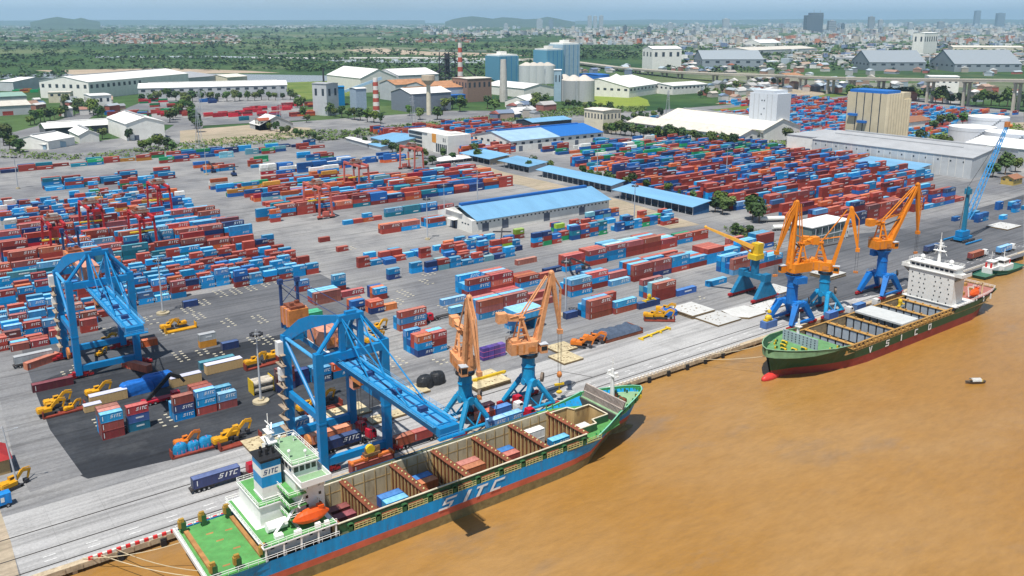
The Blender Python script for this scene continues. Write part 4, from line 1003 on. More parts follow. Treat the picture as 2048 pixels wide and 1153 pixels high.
# tugs and the small boat
def tug(name, lab, x, y, rz, hullc, L=24):
    t = thing(name, lab, 'tugboat', (x, y, -2.2), rz)
    B = L*.16
    hb_ = [(-L/2,B*.85),(-L*.3,B),(L*.2,B),(L*.38,B*.7),(L*.47,B*.3),(L/2,.1)]; wl_ = [(-L/2,B*.5),(-L*.3,B*.85),(L*.2,B*.8),(L*.38,B*.4),(L/2,.05)]
    zd_ = [(-L/2,1.6),(0,1.8),(L/2,3.4)]; rk_ = [(-L/2,1),(0,0),(L/2,-1.4)]
    fix(hull_mesh([-L/2,-L*.4,-L*.3,-L*.1,L*.1,L*.2,L*.3,L*.38,L*.43,L*.47,L/2], hb_, wl_, zd_, rk_, [.1], -.6).build('hull', [m_holive, hullc], t))
    mb = MB(); mb.prism([(-L*.47,-B*.8),(L*.2,-B*.93),(L*.38,-B*.62),(L*.46,-B*.2),(L*.46,B*.2),(L*.38,B*.62),(L*.2,B*.93),(-L*.47,B*.8)], 1.1, 1.3); mb.build('deck', mat('tug_deck_green', (.05,.16,.10), grime=.3), t)
    mb = MB(); mb.box(-L*.14, L*.2, -B*.6, B*.6, 1.3, 4.0); mb.box(-L*.02, L*.16, -B*.45, B*.45, 4.0, 6.6); mb.box(-L*.04, L*.18, -B*.5, B*.5, 6.6, 6.8)
    d = mb.build('deckhouse', m_shipw, t)
    mb = MB()
    for s in (1, -1):
        for k in range(3): mb.box(L*.0+k*L*.05, L*.035+k*L*.05, min(s*B*.45, s*(B*.45+.05)), max(s*B*.45, s*(B*.45+.05)), 5.2, 6.1)
    mb.box(L*.16, L*.16+.05, -B*.38, B*.38, 5.2, 6.1); mb.build('window', m_glass, d)
    mb = MB(); mb.tube((L*.02,0,6.8),(L*.02,0,11.5),.16,0,6); mb.beam((L*.02,-1.2,9.6),(L*.02,1.2,9.6),.12); mb.build('mast', m_shipw, t)
    mb = MB(); mb.tube((-L*.08,-B*.3,4),(-L*.08,-B*.3,6.2),.5,0,8); mb.tube((-L*.08,B*.3,4),(-L*.08,B*.3,6.2),.5,0,8); mb.build('exhaust_stack', m_redp, t)
    return t
q = G(1985, 556, -2.2); tug('tugboat', 'dark green tug moored behind the stern of the green ship', q.x+4, QV-6.5, 0.03, mat('tug_green', (.01,.09,.07), grime=.2), 24)
q = G(2035, 556, -2.2); tug('tugboat', 'second tug with white deckhouse, half out of frame at the quay', q.x+6, QV-7.5, PI+.03, mat('tug_teal', (.01,.13,.10), grime=.2), 30)
q = G(1950, 767, -2.2)
t = thing('sampan', 'small wooden boat with a white canopy alone on the river', 'boat', (q.x, q.y, -2.2), 2.6)
fix(hull_mesh([-3.6,-2.6,-1,1,2.4,3.2,3.7], [(-3.6,.5),(-2.6,.9),(1,1.0),(2.4,.7),(3.7,.1)], [(-3.6,.3),(0,.7),(3.7,.05)], [(-3.6,.9),(0,.6),(3.7,1.1)], [(-3.6,.3),(0,0),(3.7,-.6)], [.1], -.3).build('hull', [m_rustd, mat('weathered_wood', (.12,.10,.08))], t))
mb = MB(); 
for i in range(6):
    a0, a1 = PI*i/6, PI*(i+1)/6
    mb.add([(-1.8, 1.1*math.cos(a0), 1.0+.9*math.sin(a0)), (1.6, 1.1*math.cos(a0), 1.0+.9*math.sin(a0)), (1.6, 1.1*math.cos(a1), 1.0+.9*math.sin(a1)), (-1.8, 1.1*math.cos(a1), 1.0+.9*math.sin(a1))], [(0,1,2,3),(3,2,1,0)])
mb.build('canopy', m_shipw, t); MB().box(-2.6,-1.9,-.4,.4,.4,1.2).build('crate', m_yel, t)
# ================================================================ ship-to-shore gantry cranes
m_cblue = mat('crane_blue', (.004,.18,.42), rough=.42, var=.10, scale=.3, grime=.22)
m_cblue2 = mat('crane_light_blue', (.06,.30,.56), rough=.5, var=.22, scale=.5, grime=.12)
m_cdark = mat('crane_dark_blue', (.02,.05,.15), var=.2)
m_salm = mat('salmon_housing', (.58,.26,.17), rough=.5, var=.15, scale=.5, grime=.25)
m_orgh = mat('orange_housing', (.52,.19,.05), rough=.5, var=.2, scale=.5, grime=.4)
m_bog = mat('bogie_red', (.32,.012,.018), var=.25, scale=1, grime=.35)
m_steel = mat('dark_steel', (.04,.04,.045), rough=.5, var=.2); m_cable = mat('steel_cable', (.05,.05,.055), rough=.5)
m_cabw = mat('cabinet_white', (.66,.66,.64), var=.08)
def sts(label):
    t = thing('gantry_crane', label, 'gantry crane', (96.5, 212.2, 0), 0, 'blue ship to shore gantry cranes')
    HX_, YN_, YF_ = 9.6, -10.8, 10.8
    for x in (-HX_, HX_):
        for y, zt in ((YN_, 34.2), (YF_, 33.0)):
            MB().box(x-1.05, x+1.05, y-1.0, y+1.0, 1.2, zt).box(x-1.12, x+1.12, y-1.07, y+1.07, 14.5, 15.0).build('leg', m_cblue, t)
            mb = MB()
            for k in (-3.6,-1.3,1.3,3.6):
                mb.tube((x+k, y-.5, .55), (x+k, y+.5, .55), .5, 1, 8); mb.box(x+k-.95, x+k+.95, y-.6, y+.6, .55, 1.3, 0)
            mb.box(x-3.2, x+3.2, y-.7, y+.7, 1.25, 1.9, 0); mb.prism([(x-2, y-.75), (x+2, y-.75), (x+2, y+.75), (x-2, y+.75)], 1.9, 2.5, 0)
            mb.build('bogie', [m_bog, m_steel], t)
    for y in (YN_, YF_): MB().box(-HX_, HX_, y-.8, y+.8, 2.4, 4.4).build('sill_beam', m_cblue, t)
    for y, z in ((YN_, 31.2), (YF_, 31.2)): MB().box(-HX_, HX_, y-.95, y+.95, z, z+2.2).build('portal_beam', m_cblue, t)
    for x in (-HX_, HX_): MB().box(x-.6, x+.6, YN_, YF_, 15.0, 16.8).build('side_beam', m_cblue, t)
    for x in (-HX_, HX_):
        MB().tube((x, YF_, 31.5), (x, YN_, 16.5), .52, 0, 8).build('brace', m_cblue, t)
        MB().tube((x, YF_, 32.2), (x, YN_, 32.2), .5, 0, 8).build('top_tie', m_cblue2, t)
    # apex frame
    for x in (-2.7, 2.7): MB().box(x-.7, x+.7, YN_-.7, YN_+.7, 33.5, 42.4).build('apex_post', m_cblue, t)
    MB().box(-3.6, 3.6, YN_-.8, YN_+.8, 41.6, 43.2).box(-1.5,1.5,YN_-.6,YN_+.6,43.2,44.0).build('apex_beam', m_cblue, t)
    for s in (1, -1): MB().tube((s*HX_, YN_, 34), (s*3.1, YN_, 42), .62, 0, 8).build('apex_brace', m_cblue, t)
    for s in (1, -1):     # cranked plate girders back to the landside legs
        mb = MB(); pts = [(s*HX_, YF_, 32.6), (s*7.4, 3.6, 38.4), (s*6.2, .4, 39.9), (s*2.9, YN_+.3, 42.4)]; dep = [2.6, 3.6, 3.4, 1.6]
        for i in range(3): mb.beam(Vector(pts[i])-Vector((0,0,dep[i]/2-.8)), Vector(pts[i+1])-Vector((0,0,dep[i+1]/2-.8)), .9, dep[i], 0, .9, dep[i+1])
        mb.build('arch_girder', m_cblue, t)
    mb = MB()
    for s in (1, -1): mb.tube((s*4.2, -4, 41.0), (-1.2+s*2.2, -2, 30.8), .26, 0, 6); mb.tube((s*6.6, 1.5, 38.8), (-1.2+s*2.2, 5, 30.8), .26, 0, 6); mb.tube((s*7.4, 3.6, 37), (-1.2+s*2.2, 12, 30.8), .26, 0, 6)
    mb.build('hanger_rods', m_cblue2, t)
    # boom : slim twin girders under the portal beam, light walkway between
    mb = MB(); bx = -1.2
    for s in (1, -1): mb.box(bx+s*2.1-.38, bx+s*2.1+.38, -59.5, -9.5, 28.8, 30.7, 0); mb.box(bx+s*2.9-.35, bx+s*2.9+.35, -59, -10, 30.7, 30.8, 1)
    mb.box(bx-1.7, bx+1.7, -59.5, -9.5, 30.1, 30.3, 1)
    for y in range(-58, -10, 6): mb.box(bx-1.7, bx+1.7, y, y+.3, 30.3, 30.55, 0)
    mb.box(bx-2.5, bx+2.5, -60.6, -59.0, 28.6, 30.8, 0); mb.box(bx-3.3, bx+3.3, -61.8, -60.6, 28.6, 28.85, 0); mb.box(bx-.25,bx+.25,-58,-10,30.31,30.5,2)
    for y in (-50,-38,-24): mb.box(bx-1.1, bx+.9, y, y+1.6, 30.3, 31.3, 2)
    mb.build('boom', [m_cblue, m_cblue2, m_cdark], t)
    mb = MB()
    for s in (1, -1): railing(mb, [(bx+s*3.2,-59,30.8),(bx+s*3.2,-10,30.8)], 1.1, 0, .05, 3)
    railing(mb, [(bx-3.2,-61.7,28.9),(bx+3.2,-61.7,28.9)], 1.1, 0, .05, 1.5)
    mb.build('boom_railing', m_cblue2, t)
    mb = MB()
    for s in (1, -1): mb.box(bx+s*2.1-.38, bx+s*2.1+.38, -9.5, 27.0, 29.0, 30.7, 0); mb.box(bx+s*2.1-.42, bx+s*2.1+.42, -9.0, 26.0, 30.7, 30.82, 1)
    for y in (-4, 2, 8, 14, 20, 26.6): mb.box(bx-2, bx+2, y-.25, y+.25, 29.2, 30.2, 0)
    mb.build('rear_girder', [m_cblue, m_cabw], t)
    for y, z in ((-47, 30.9), (-27, 30.9)):
        for s in (1, -1): MB().tube((s*2.7, YN_, 42.6), (bx+s*2.2, y, z), .2, 0, 6).build('forestay', m_cblue, t)
    mb = MB(); mb.box(-3.6, 2.2, -1.5, 9.6, 31.0, 35.4, 0); mb.add([(-3.7,-1.6,35.4),(2.3,-1.6,35.4),(2.3,9.7,35.4),(-3.7,9.7,35.4),(-.7,-1.6,36.1),(-.7,9.7,36.1)], [(0,1,4),(1,2,5,4),(2,3,5),(3,0,4,5)], 0)
    mb.box(-2.0,-.6,-1.6,-1.5,31.6,34,1); mb.tube((1.0,-2.2,32.6),(1.0,-1.2,32.6),1.1,1,10); mb.box(-3.7,2.3,3.9,4.2,31,35.5,1)
    mb.build('machine_house', [m_salm, m_orgh], t)
    mb = MB(); mb.box(-4.2, 1.8, 20.5, 27, 31.0, 36.0, 0); mb.box(-4.35, 1.95, 22, 22.8, 30.8, 36.2, 1); mb.box(-4.35,1.95,24.6,25.4,30.8,36.2,1); mb.box(-3.4,1,21,26.5,36,36.8,2); mb.box(-3,-2,22,23,36.8,37.8,2); mb.box(-.6,.6,24,25,36.8,37.6,2)
    mb.build('counterweight_house', [m_orgh, m_salm, m_rustd], t)
    for s in (1, -1):
        MB().box(-1.2+s*2.6-.35, -1.2+s*2.6+.35, 26.6, 27.4, 29.2, 43.6).box(-1.2+s*2.6-.7, -1.2+s*2.6+.7, 26.3, 27.7, 42.6, 44.0).build('mast', m_cdark, t)
    mb = MB(); mb.tube((-3.8,27,42),(1.4,27,36.5),.12,0,5); mb.tube((1.4,27,42),(-3.8,27,36.5),.12,0,5); mb.tube((-3.8,27,36.5),(1.4,27,36.5),.12,0,5); mb.tube((-3.8,27,43.3),(1.4,27,43.3),.16,0,5); mb.tube((-3.8,27,36.5),(1.4,27,31),.12,0,5); mb.tube((1.4,27,36.5),(-3.8,27,31),.12,0,5)
    mb.tube((-3.8,27,43),(-2.7,-10.8,42.6),.09,0,5); mb.tube((1.4,27,43),(2.7,-10.8,42.6),.09,0,5)
    mb.build('mast_bracing', m_cdark, t)
    MB().box(-HX_-2.6, -HX_-1.1, YF_-1, YF_+1.2, 27.4, 31.4).build('electrical_cabinet', m_cabw, t); MB().box(-HX_-2.4, -HX_-1.1, YF_-.8, YF_+1, 20.0, 23.6).build('electrical_cabinet', m_cabw, t)
    # stairs on the left landside leg and cable reel
    mb = MB(); z = 2.5; s = 1
    while z < 27: mb.beam((-HX_-1.6, YF_+1.8*s, z), (-HX_-1.6, YF_-1.8*s, z+3), .6, .15, 0); mb.box(-HX_-2.4,-HX_-1.05, YF_-2.4, YF_+2.4, z+2.9, z+3.05, 0); z += 3.2; s = -s
    mb.build('stair_tower', mat('weathered_steps', (.36,.28,.2), var=.3, grime=.5), t)
    MB().tube((-HX_-1.2, YN_+6, 7.5), (-HX_-1.9, YN_+6, 7.5), 2.0, 0, 16).build('cable_reel', m_orgh, t)
    # trolley and cables
    mb = MB(); mb.box(-3.8, 1.6, -22.5, -17.5, 27.8, 28.8, 0); mb.box(-3.2, -1.2, -17.6, -15.2, 24.8, 27.8, 1); mb.box(-3.3,-1.1,-17.7,-17.5,25.4,27,2)
    mb.build('trolley', [m_orgh, m_salm, m_glass], t)
    return t
CR1 = sts('leading blue gantry crane with its boom over the blue ship')
CR2 = dup(CR1, (57.8, 321.8, 0), 0, 'smaller looking blue gantry crane parked on red bogies in the left yard')
mb = MB()
for s in (1, -1):
    for y in (193.2, 191.2): mb.tube((95.3+s*1.8, y, 27.8), (94.8+s*1.2, 191.2+(y-192.2)*.5, 10.2), .07, 0, 5)
mb.build('hoist_cable', m_cable, CR1).matrix_parent_inverse = Matrix.Translation((-96.5, -212.2, 0))
# hanging spreader and the container in it
q = G(710, 951, 4.0)
t = thing('spreader', 'orange and yellow spreader lifting a long red container at the ship side', 'spreader', (95.6, 190.6, 6.7))
mb = MB(); mb.box(-5.9, 5.9, -.5, .5, .0, .55, 0)
for s in (1, -1): mb.box(s*5.9-.3, s*5.9+.3, -1.2, 1.2, -.1, .5, 0); mb.box(s*2.0-.5, s*2.0+.5, -1.1, 1.1, .1, .9, 0)
mb.build('spreader_frame', mat('spreader_orange', (.56,.15,.03), var=.2, grime=.3), t)
mb = MB(); mb.box(-2.2, 2.2, -.9, .9, .9, 1.7, 1); mb.tube((-.4,-.5,2.6),(-.4,.5,2.6),1.25,0,14); mb.tube((1.6,-.5,2.2),(1.6,.5,2.2),.7,1,12); mb.box(-1.8,2.4,-.3,.3,1.7,3.0,1)
mb.build('head_block', [m_yel, mat('greasy_brown', (.16,.09,.04), var=.4, grime=.5)], t)
CONT.append(dict(u=89.5, v=189.4, z=4.0, lev=0, L=L40, code='r', logo=0, where=('spreader',0,0), rz=0, force=True, lab='brick red long container hanging from the orange spreader at the ship'))

# ================================================================ level-luffing portal cranes
def portal(label, x, y, az, colr, hb_, w, zs, peak, tip, tubeb, L0=1.5, thick=1.0, group='portal jib cranes along the quay'):
    """zs: slew ring height; peak/tip = (r, z) of jib head and hook end"""
    t = thing('portal_crane', label, 'harbour crane', (x, y, 0), az, group)
    ca, sa = math.cos(-az), math.sin(-az)
    def W(px, py, pz): return Vector((px*ca-py*sa, px*sa+py*ca, pz))   # base axes (rail frame) in local frame
    g = 5.4; hp = hb_; m_o, m_b = colr
    if tubeb:
        for sx in (1, -1):
            for sy in (1, -1):
                mb = MB(); mb.tube(W(sx*w/2, sy*g, 1.6), W(sx*1.2, sy*2.6, hp), .78, 0, 8, .95); mb.build('leg', m_b, t)
        for sy in (1, -1):
            mb = MB(); mb.tube(W(-w/2, sy*g, 1.9), W(w/2, sy*g, 1.9), .5, 0, 8); mb.tube(W(0, sy*g, 1.9), W(-w*.22, sy*4.2, hp*.58), .3, 0, 6); mb.tube(W(0, sy*g, 1.9), W(w*.22, sy*4.2, hp*.58), .3, 0, 6); mb.build('end_truss', m_b, t)
        mb = MB(); mb.tube(W(0,-3.4,hp), W(0,3.4,hp), 1.3, 0, 10); mb.tube(W(-2.2,0,hp), W(2.2,0,hp), 1.2, 0, 10); mb.build('cross_head', m_b, t)
        MB().tube(W(2.6,-3.0,hp+1.4), W(3.1,-3.6,hp+1.4), 1.5, 0, 14).build('cable_reel', mat('wood_reel', (.16,.12,.09), var=.3), t)
    else:
        for sx in (1, -1):
            for sy in (1, -1):
                mb = MB(); mb.beam(W(sx*w/2, sy*g, 1.8), W(sx*2.2, sy*g*.72, hp), 1.5, 1.7, 0, 2.4, 2.2); mb.build('leg', m_b, t)
        for sy in (1, -1): mb = MB(); mb.beam(W(-3.4, sy*g*.72, hp-.4), W(3.4, sy*g*.72, hp-.4), 2.0, 1.7); mb.beam(W(-w/2, sy*g, 2.0), W(w/2, sy*g, 2.0), 1.0, .9); mb.build('end_beam', m_b, t)
        mb = MB(); mb.beam(W(0, -g*.75, hp-.3), W(0, g*.75, hp-.3), 3.4, 2.0); mb.build('cross_head', m_b, t)
        mb = MB(); railing(mb, [W(-3.6,-g*.9,hp+.6), W(3.6,-g*.9,hp+.6)], 1.1, 0, .06, 1.5); railing(mb, [W(-3.6,g*.9,hp+.6), W(3.6,g*.9,hp+.6)], 1.1, 0, .06, 1.5); mb.build('portal_railing', m_cblue2, t)
        MB().tube(W(4.4,-4.6,hp+.8), W(4.7,-4.9,hp+.8), 1.3, 0, 14).build('cable_reel', m_steel, t)
    for sx in (1, -1):
        for sy in (1, -1):
            mb = MB()
            for k in (-1.6, 0, 1.6): mb.tube(W(sx*w/2+k, sy*g-.45, .5), W(sx*w/2+k, sy*g+.45, .5), .48, 1, 8)
            mb.beam(W(sx*w/2-2.3, sy*g, 1.1), W(sx*w/2+2.3, sy*g, 1.1), 1.0, .9, 0); mb.build('bogie', [m_bog, m_steel], t)
    rc = 2.0
    mb = MB(); mb.tube((0,0,hp-.6), (0,0,zs-1.6), rc+(.25 if not tubeb else .1), 0, 18, rc); mb.tube((0,0,(hp+zs)/2), (0,0,(hp+zs)/2+.25), rc+.3, 0, 18)
    if not tubeb: mb.tube((0,0,zs-3.6), (0,0,zs-1.2), rc, 0, 18, rc+1.3); mb.rbox((-1.0, 3.0), 5, 2.4, zs-4.2, zs-1.6, 0, 0)
    mb.build('column', m_b, t)
    mb = MB(); mb.tube((0,0,zs-1.6), (0,0,zs-1.0), rc+.9, 0, 20); mb.tube((0,0,zs-1.0), (0,0,zs), rc+.2, 1, 16); railing(mb, [(rc*1.6*math.cos(a*PI/5), rc*1.6*math.sin(a*PI/5), zs-1.0) for a in range(11)], 1.0, 0, .05, 9); mb.build('slew_ring', [m_steel, m_b], t)
    # house
    hx0, hx1 = -6.6, 2.8
    mb = MB(); mb.prism([(hx0,-2.5),(hx1-1,-2.9),(hx1,-1.6),(hx1,1.6),(hx1-1,2.9),(hx0,2.5)], zs, zs+3.6, 0); mb.box(hx0+.6, -3.2, -1.9, 1.9, zs+3.6, zs+4.5, 0); mb.box(-1.2,1.2,-2.96,-2.9,zs+.6,zs+2.2,1)
    railing(mb, [(hx0,-2.4,zs+3.6),(hx0,2.4,zs+3.6),(-2.5,2.6,zs+3.6)], 1.0, 0, .06, 1.4)
    for k in range(4): mb.box(hx0+.5+k*1.1, hx0+1.1+k*1.1, -2.72, -2.5, zs+.4, zs+3.2, 1) if k % 2 else None
    mb.build('machine_house', [m_o, m_orgh], t)
    mb = MB(); mb.box(2.9, 5.2, -3.0, -.9, zs-.4, zs+2.4, 0); mb.box(5.2, 5.27, -2.8, -1.1, zs+.4, zs+2.0, 1); mb.box(3.1, 5.0, -3.07, -3.0, zs+.6, zs+1.9, 1); mb.box(2.7,5.4,-3.1,-.8,zs+2.4,zs+2.6,2)
    mb.build('cab', [m_o, m_glass, mat('cab_roof', (.45,.48,.52))], t)
    # tower frame
    zt = zs+11.5
    mb = MB()
    for s in (1, -1):
        mb.beam((-.2, s*1.7, zs+3.4), (-2.6, s*.9, zt), .7, .7); mb.beam((-4.6, s*1.7, zs+3.4), (-2.8, s*.9, zt), .5, .5)
        for k in (.3, .6): mb.beam((-.2-2.4*k, s*(1.7-.8*k), zs+3.4+(zt-zs-3.4)*k), (-4.6+1.8*k, s*(1.7-.8*k), zs+3.4+(zt-zs-3.4)*k), .35, .35)
    for k in (.2, .5, .8, 1): mb.beam((-.2-2.4*k, -(1.7-.8*k), zs+3.4+(zt-zs-3.4)*k), (-.2-2.4*k, (1.7-.8*k), zs+3.4+(zt-zs-3.4)*k), .35, .35)
    mb.box(-3.6,-1.6,-1.5,1.5,zt-.3,zt,0)
    mb.build('tower_frame', m_o, t)
    # counterweight lever
    mb = MB(); mb.beam((-1.6, 0, zt-1.0), (-9.0, 0, zt+.6), 1.1, 1.3, 0, 1.8, 2.4); mb.box(-10.4,-7.4,-1.3,1.3,zt-1.2,zt+1.8,0); mb.build('counterweight_arm', m_o, t)
    mb = MB(); mb.tube((-6.4, .8, zt+.2), (peak[0]*.5+.8, .6, (zs+peak[1])*.5+1.5), .16, 0, 6); mb.tube((-6.4, -.8, zt+.2), (peak[0]*.5+.8, -.6, (zs+peak[1])*.5+1.5), .16, 0, 6); mb.build('lever_rod', m_o, t)
    # main jib
    P0, P1, P2 = Vector((L0+.8, 0, zs+1.6)), Vector((peak[0], 0, peak[1])), Vector((tip[0], 0, tip[1]))
    mb = MB(); mb.beam(P0+Vector((0,1.2,0)), P1+Vector((0,.5,0)), 1.0, 1.5, 0, .55, 1.0); mb.beam(P0+Vector((0,-1.2,0)), P1+Vector((0,-.5,0)), 1.0, 1.5, 0, .55, 1.0)
    mb.beam(P0.lerp(P1,.05), P0.lerp(P1,.97), 1.6, .3, 0, .6, .3)
    for k in (.15,.35,.55,.75): q_ = P0.lerp(P1, k); mb.beam(q_+Vector((0,-1.3+k*.8,0)), q_+Vector((0,1.3-k*.8,0)), .5, .9)
    mb.build('main_jib', m_o, t)
    # fly jib, with the back end behind the pivot
    back = P1+(P1-P2).normalized()*0+Vector((-3.0 if tip[0] >= peak[0] else 3.0, 0, -1.2))
    mb = MB(); mid = P1.lerp(P2, .5)
    for s in (1, -1): mb.beam(P1+Vector((0,s*.55,.6)), P2+Vector((0,s*.2,0)), .5, 1.7*thick, 0, .35, .8)
    mb.beam(P1+Vector((0,0,.6)), P2, 1.0, .35, 0, .5, .35)
    off = Vector((2.2, 0, .6)) if abs(tip[0]-peak[0]) < 12 else Vector((1.4,0,2.4))
    for s in (1, -1): mb.tube(P1+Vector((-.2, s*.6, 1.0)), P1.lerp(P2,.28)+off+Vector((0,s*.5,0)), .2, 0, 6); mb.tube(P1.lerp(P2,.28)+off+Vector((0,s*.5,0)), P2+Vector((0,s*.2,.4)), .2, 0, 6)
    mb.box(P2.x-.8, P2.x+.8, -.7, .7, P2.z-.9, P2.z+.5); mb.ball((P1.x, 0, P1.z+.5), .9, .9, .9, 0, 8, 6)
    mb.build('fly_jib', m_o, t)
    for s in (1, -1): MB().tube((-2.6, s*.8, zt), (P1.x-1.6, s*.5, P1.z-.3), .24, 0, 6).build('tie_rod', m_o, t)
    MB().tube((-2.2, 0, zt-2), P0.lerp(P1,.42), .3, 0, 6).build('luffing_rack', m_steel, t)
    return t, P2
def hookset(t, P2, drop, kind):
    mb = MB()
    for s in (1, -1):
        mb.tube((P2.x-.5, s*.35, P2.z-.5), (P2.x-.4, s*.3, P2.z-drop), .05, 0, 4); mb.tube((P2.x+.5, s*.35, P2.z-.5), (P2.x+.4, s*.3, P2.z-drop), .05, 0, 4)
    mb.build('hoist_rope', m_cable, t)
    z = P2.z-drop; mb = MB()
    if kind == 'hook':
        mb.ball((P2.x,0,z-.6), .9,.9,1.1,0,8,6); mb.tube((P2.x,0,z-1.6),(P2.x,0,z-3.6),.1,2,5); mb.box(P2.x-1.6,P2.x+1.6,-.35,.35,z-4.2,z-3.6,1); mb.tube((P2.x,0,z-4.2),(P2.x,0,z-6),.15,1,5); mb.ball((P2.x,0,z-6.5),1.1,.8,.6,1,8,5)
    else: mb.box(P2.x-.9,P2.x+.9,-.4,.4,z-.8,z,0)
    mb.build('hook_block', [m_orgh, m_yel, m_steel], t)
m_salmj = mat('faded_orange_crane', (.62,.29,.13), rough=.5, var=.18, scale=.5, grime=.4)
m_orj = mat('vivid_orange_crane', (.66,.21,.012), rough=.45, var=.10, scale=.5, grime=.15)
m_cyb = mat('portal_blue', (.010,.24,.46), rough=.45, var=.18, scale=.5, grime=.15); m_cyb2 = mat('portal_royal_blue', (.008,.15,.48), rough=.45, var=.14, scale=.5, grime=.12)
tA, pA = portal('faded orange jib crane beside the gantry boom, mast tilted to the river', 133, 202.6, rad(256), (m_salmj, m_cyb), 9.2, 11.5, 18.5, (4.3,41.0), (12.0,21.6), True, thick=.8); hookset(tA, pA, 7, 'block')
tB, pB = portal('faded orange jib crane whose yellow hook hangs before the bow', 156.5, 202.6, rad(345), (m_salmj, m_cyb), 8.8, 11.5, 18.5, (7.5,42.2), (10.6,23.6), True, thick=.8); hookset(tB, pB, 14, 'hook')
tC, pC = portal('vivid orange jib crane at the bow of the green ship, jib over the yard', 287.5, 201.6, rad(165), (m_orj, m_cyb2), 9.2, 14, 21.5, (.8,48.9), (8.9,30.2), False); hookset(tC, pC, 9, 'block')
tD, pD = portal('orange jib crane standing directly behind the vivid one, jib to the right side', 309, 201.6, rad(300), (m_orj, m_cyb), 8.6, 12, 18.5, (7.8,44.3), (11.4,28.2), True); hookset(tD, pD, 9, 'block')
tE, pE = portal('orange jib crane nearest the bridge of the green ship', 351, 201.6, rad(345), (m_orj, m_cyb2), 9.4, 14.5, 21.5, (15.8,47.7), (18.6,26.6), False); hookset(tE, pE, 9, 'block')
# ---- small yellow-jib crane on red bogies
t = thing('rail_crane', 'squat teal legged crane with a long yellow jib, on red bogies', 'harbour crane', (303, 232, 0), 0); t.scale = (.9, .95, .92)
m_teal = mat('crane_teal', (.006,.14,.28), var=.18, grime=.2)
for sy in (1, -1):
    mb = MB(); mb.add([(-8, sy*6.5-.9, 2.2), (8, sy*6.5-.9, 2.2), (8, sy*6.5+.9, 2.2), (-8, sy*6.5+.9, 2.2), (-2.2, sy*6.2-.9, 9.5), (2.2, sy*6.2-.9, 9.5), (2.2, sy*6.2+.9, 9.5), (-2.2, sy*6.2+.9, 9.5)], [(0,1,5,4),(1,2,6,5),(2,3,7,6),(3,0,4,7),(4,5,6,7),(3,2,1,0)]); mb.box(-2.2,2.2,sy*6.2-1.4,sy*6.2+1.4,9.5,13); mb.build('side_frame', m_teal, t)
    mb = MB()
    for k in range(8): mb.tube((-8.6+k*2.45, sy*6.5-.5, .6), (-8.6+k*2.45, sy*6.5+.5, .6), .55, 1, 8)
    mb.box(-10, 10, sy*6.5-.6, sy*6.5+.6, .9, 2.0, 0); mb.build('bogie', [m_bog, m_steel], t)
mb = MB(); mb.box(-1.8,1.8,-5,5,9.8,12,0); mb.tube((0,0,11.5),(0,0,19),1.9,0,16); mb.build('column', m_teal, t)
mb = MB(); mb.box(-3,3,-2.4,2.4,19,21.4,0); mb.box(-1.2,2.8,-2,2,21.4,26.5,0); mb.tube((3,-1.5,25.5),(3,1.5,25.5),1.1,1,12); mb.build('slewing_head', [m_yel, m_cabw], t)
mb = MB(); e = Vector((-15.5, 17.5, 33)); b0 = Vector((-1.0, 1.2, 24.5))
for s in (1, -1): mb.beam(b0+Vector((.7*s,.7*s,0)), e+Vector((.3*s,.3*s,0)), .6, 1.8, 0, .4, .8)
mb.beam(b0, e, 1.6, .3, 0, .8, .3); mb.beam(Vector((-.5,.5,20)), b0.lerp(e,.34), .5,.6); mb.ball(e,.8,m=0,nu=6,nv=4)
mb.build('jib', mat('jib_amber', (.66,.34,.05), var=.12, grime=.15), t)
# ---- tall blue mobile harbour crane by the green ship's stern
q = G(1925, 482)
t = thing('mobile_crane', 'tall sky blue lattice boom crane at the far end of the quay', 'mobile crane', (q.x, q.y, 0), 0)
mb = MB(); mb.box(-6,6,-2.2,2.2,1.2,2.6,0)
for x in (-5.5,-3.5,-1.5,1.5,3.5,5.5):
    for y in (-3.2,3.2): mb.tube((x,y-.5,.7),(x,y+.5,.7),.7,1,8)
mb.box(-8.5,8.5,-6.5,-5.7,.4,1,0); mb.box(-8.5,8.5,5.7,6.5,.4,1,0); mb.build('carriage', [m_cblue, m_steel], t)
mb = MB(); mb.box(-5,3,-2,2,3.0,6.0,0); mb.build('machine_house', m_cblue, t)
mb = MB(); mb.beam((0,0,5),(0,0,30),1.9,1.9,0,1.3,1.3); mb.box(-1.4,1.4,-1.4,1.4,26,29); mb.build('tower', m_cdark if False else mat('tower_teal_blue', (.015,.17,.28)), t)
dirb = (RGT.xy*.52).to_3d(); top = None
lo, hi = 20, 140
bt = Vector((q.x, q.y, 0))+Vector((RGT.x, RGT.y, 0)).normalized()*21+Vector((FWD.x, FWD.y, 0)).normalized()*8
mb = MB(); e = Vector((bt.x-q.x, bt.y-q.y, 62)); b0 = Vector((e.x*.08, e.y*.08, 12)); n = 16
ax = (e-b0).normalized(); s1 = ax.cross(Vector((0,0,1))).normalized(); s2 = s1.cross(ax)
cor = []
for i in range(n+1):
    k = i/n; wdt = 1.5*(1-.65*k)*(min(1, .5+k*4)); c0 = b0.lerp(e, k); cor.append([c0+s1*wdt*a+s2*wdt*b for a, b in ((-1,-1),(1,-1),(1,1),(-1,1))])
for i in range(n):
    for j in range(4):
        mb.tube(cor[i][j], cor[i+1][j], .24, 0, 5, caps=False); mb.tube(cor[i][j], cor[i+1][(j+1)%4], .13, 0, 4, caps=False)
mb.box(e.x-1.2,e.x+1.2,e.y-1,e.y+1,e.z-.5,e.z+2.2,1); mb.ball((e.x+2,e.y-1,e.z),1.0,m=1,nu=8,nv=6)
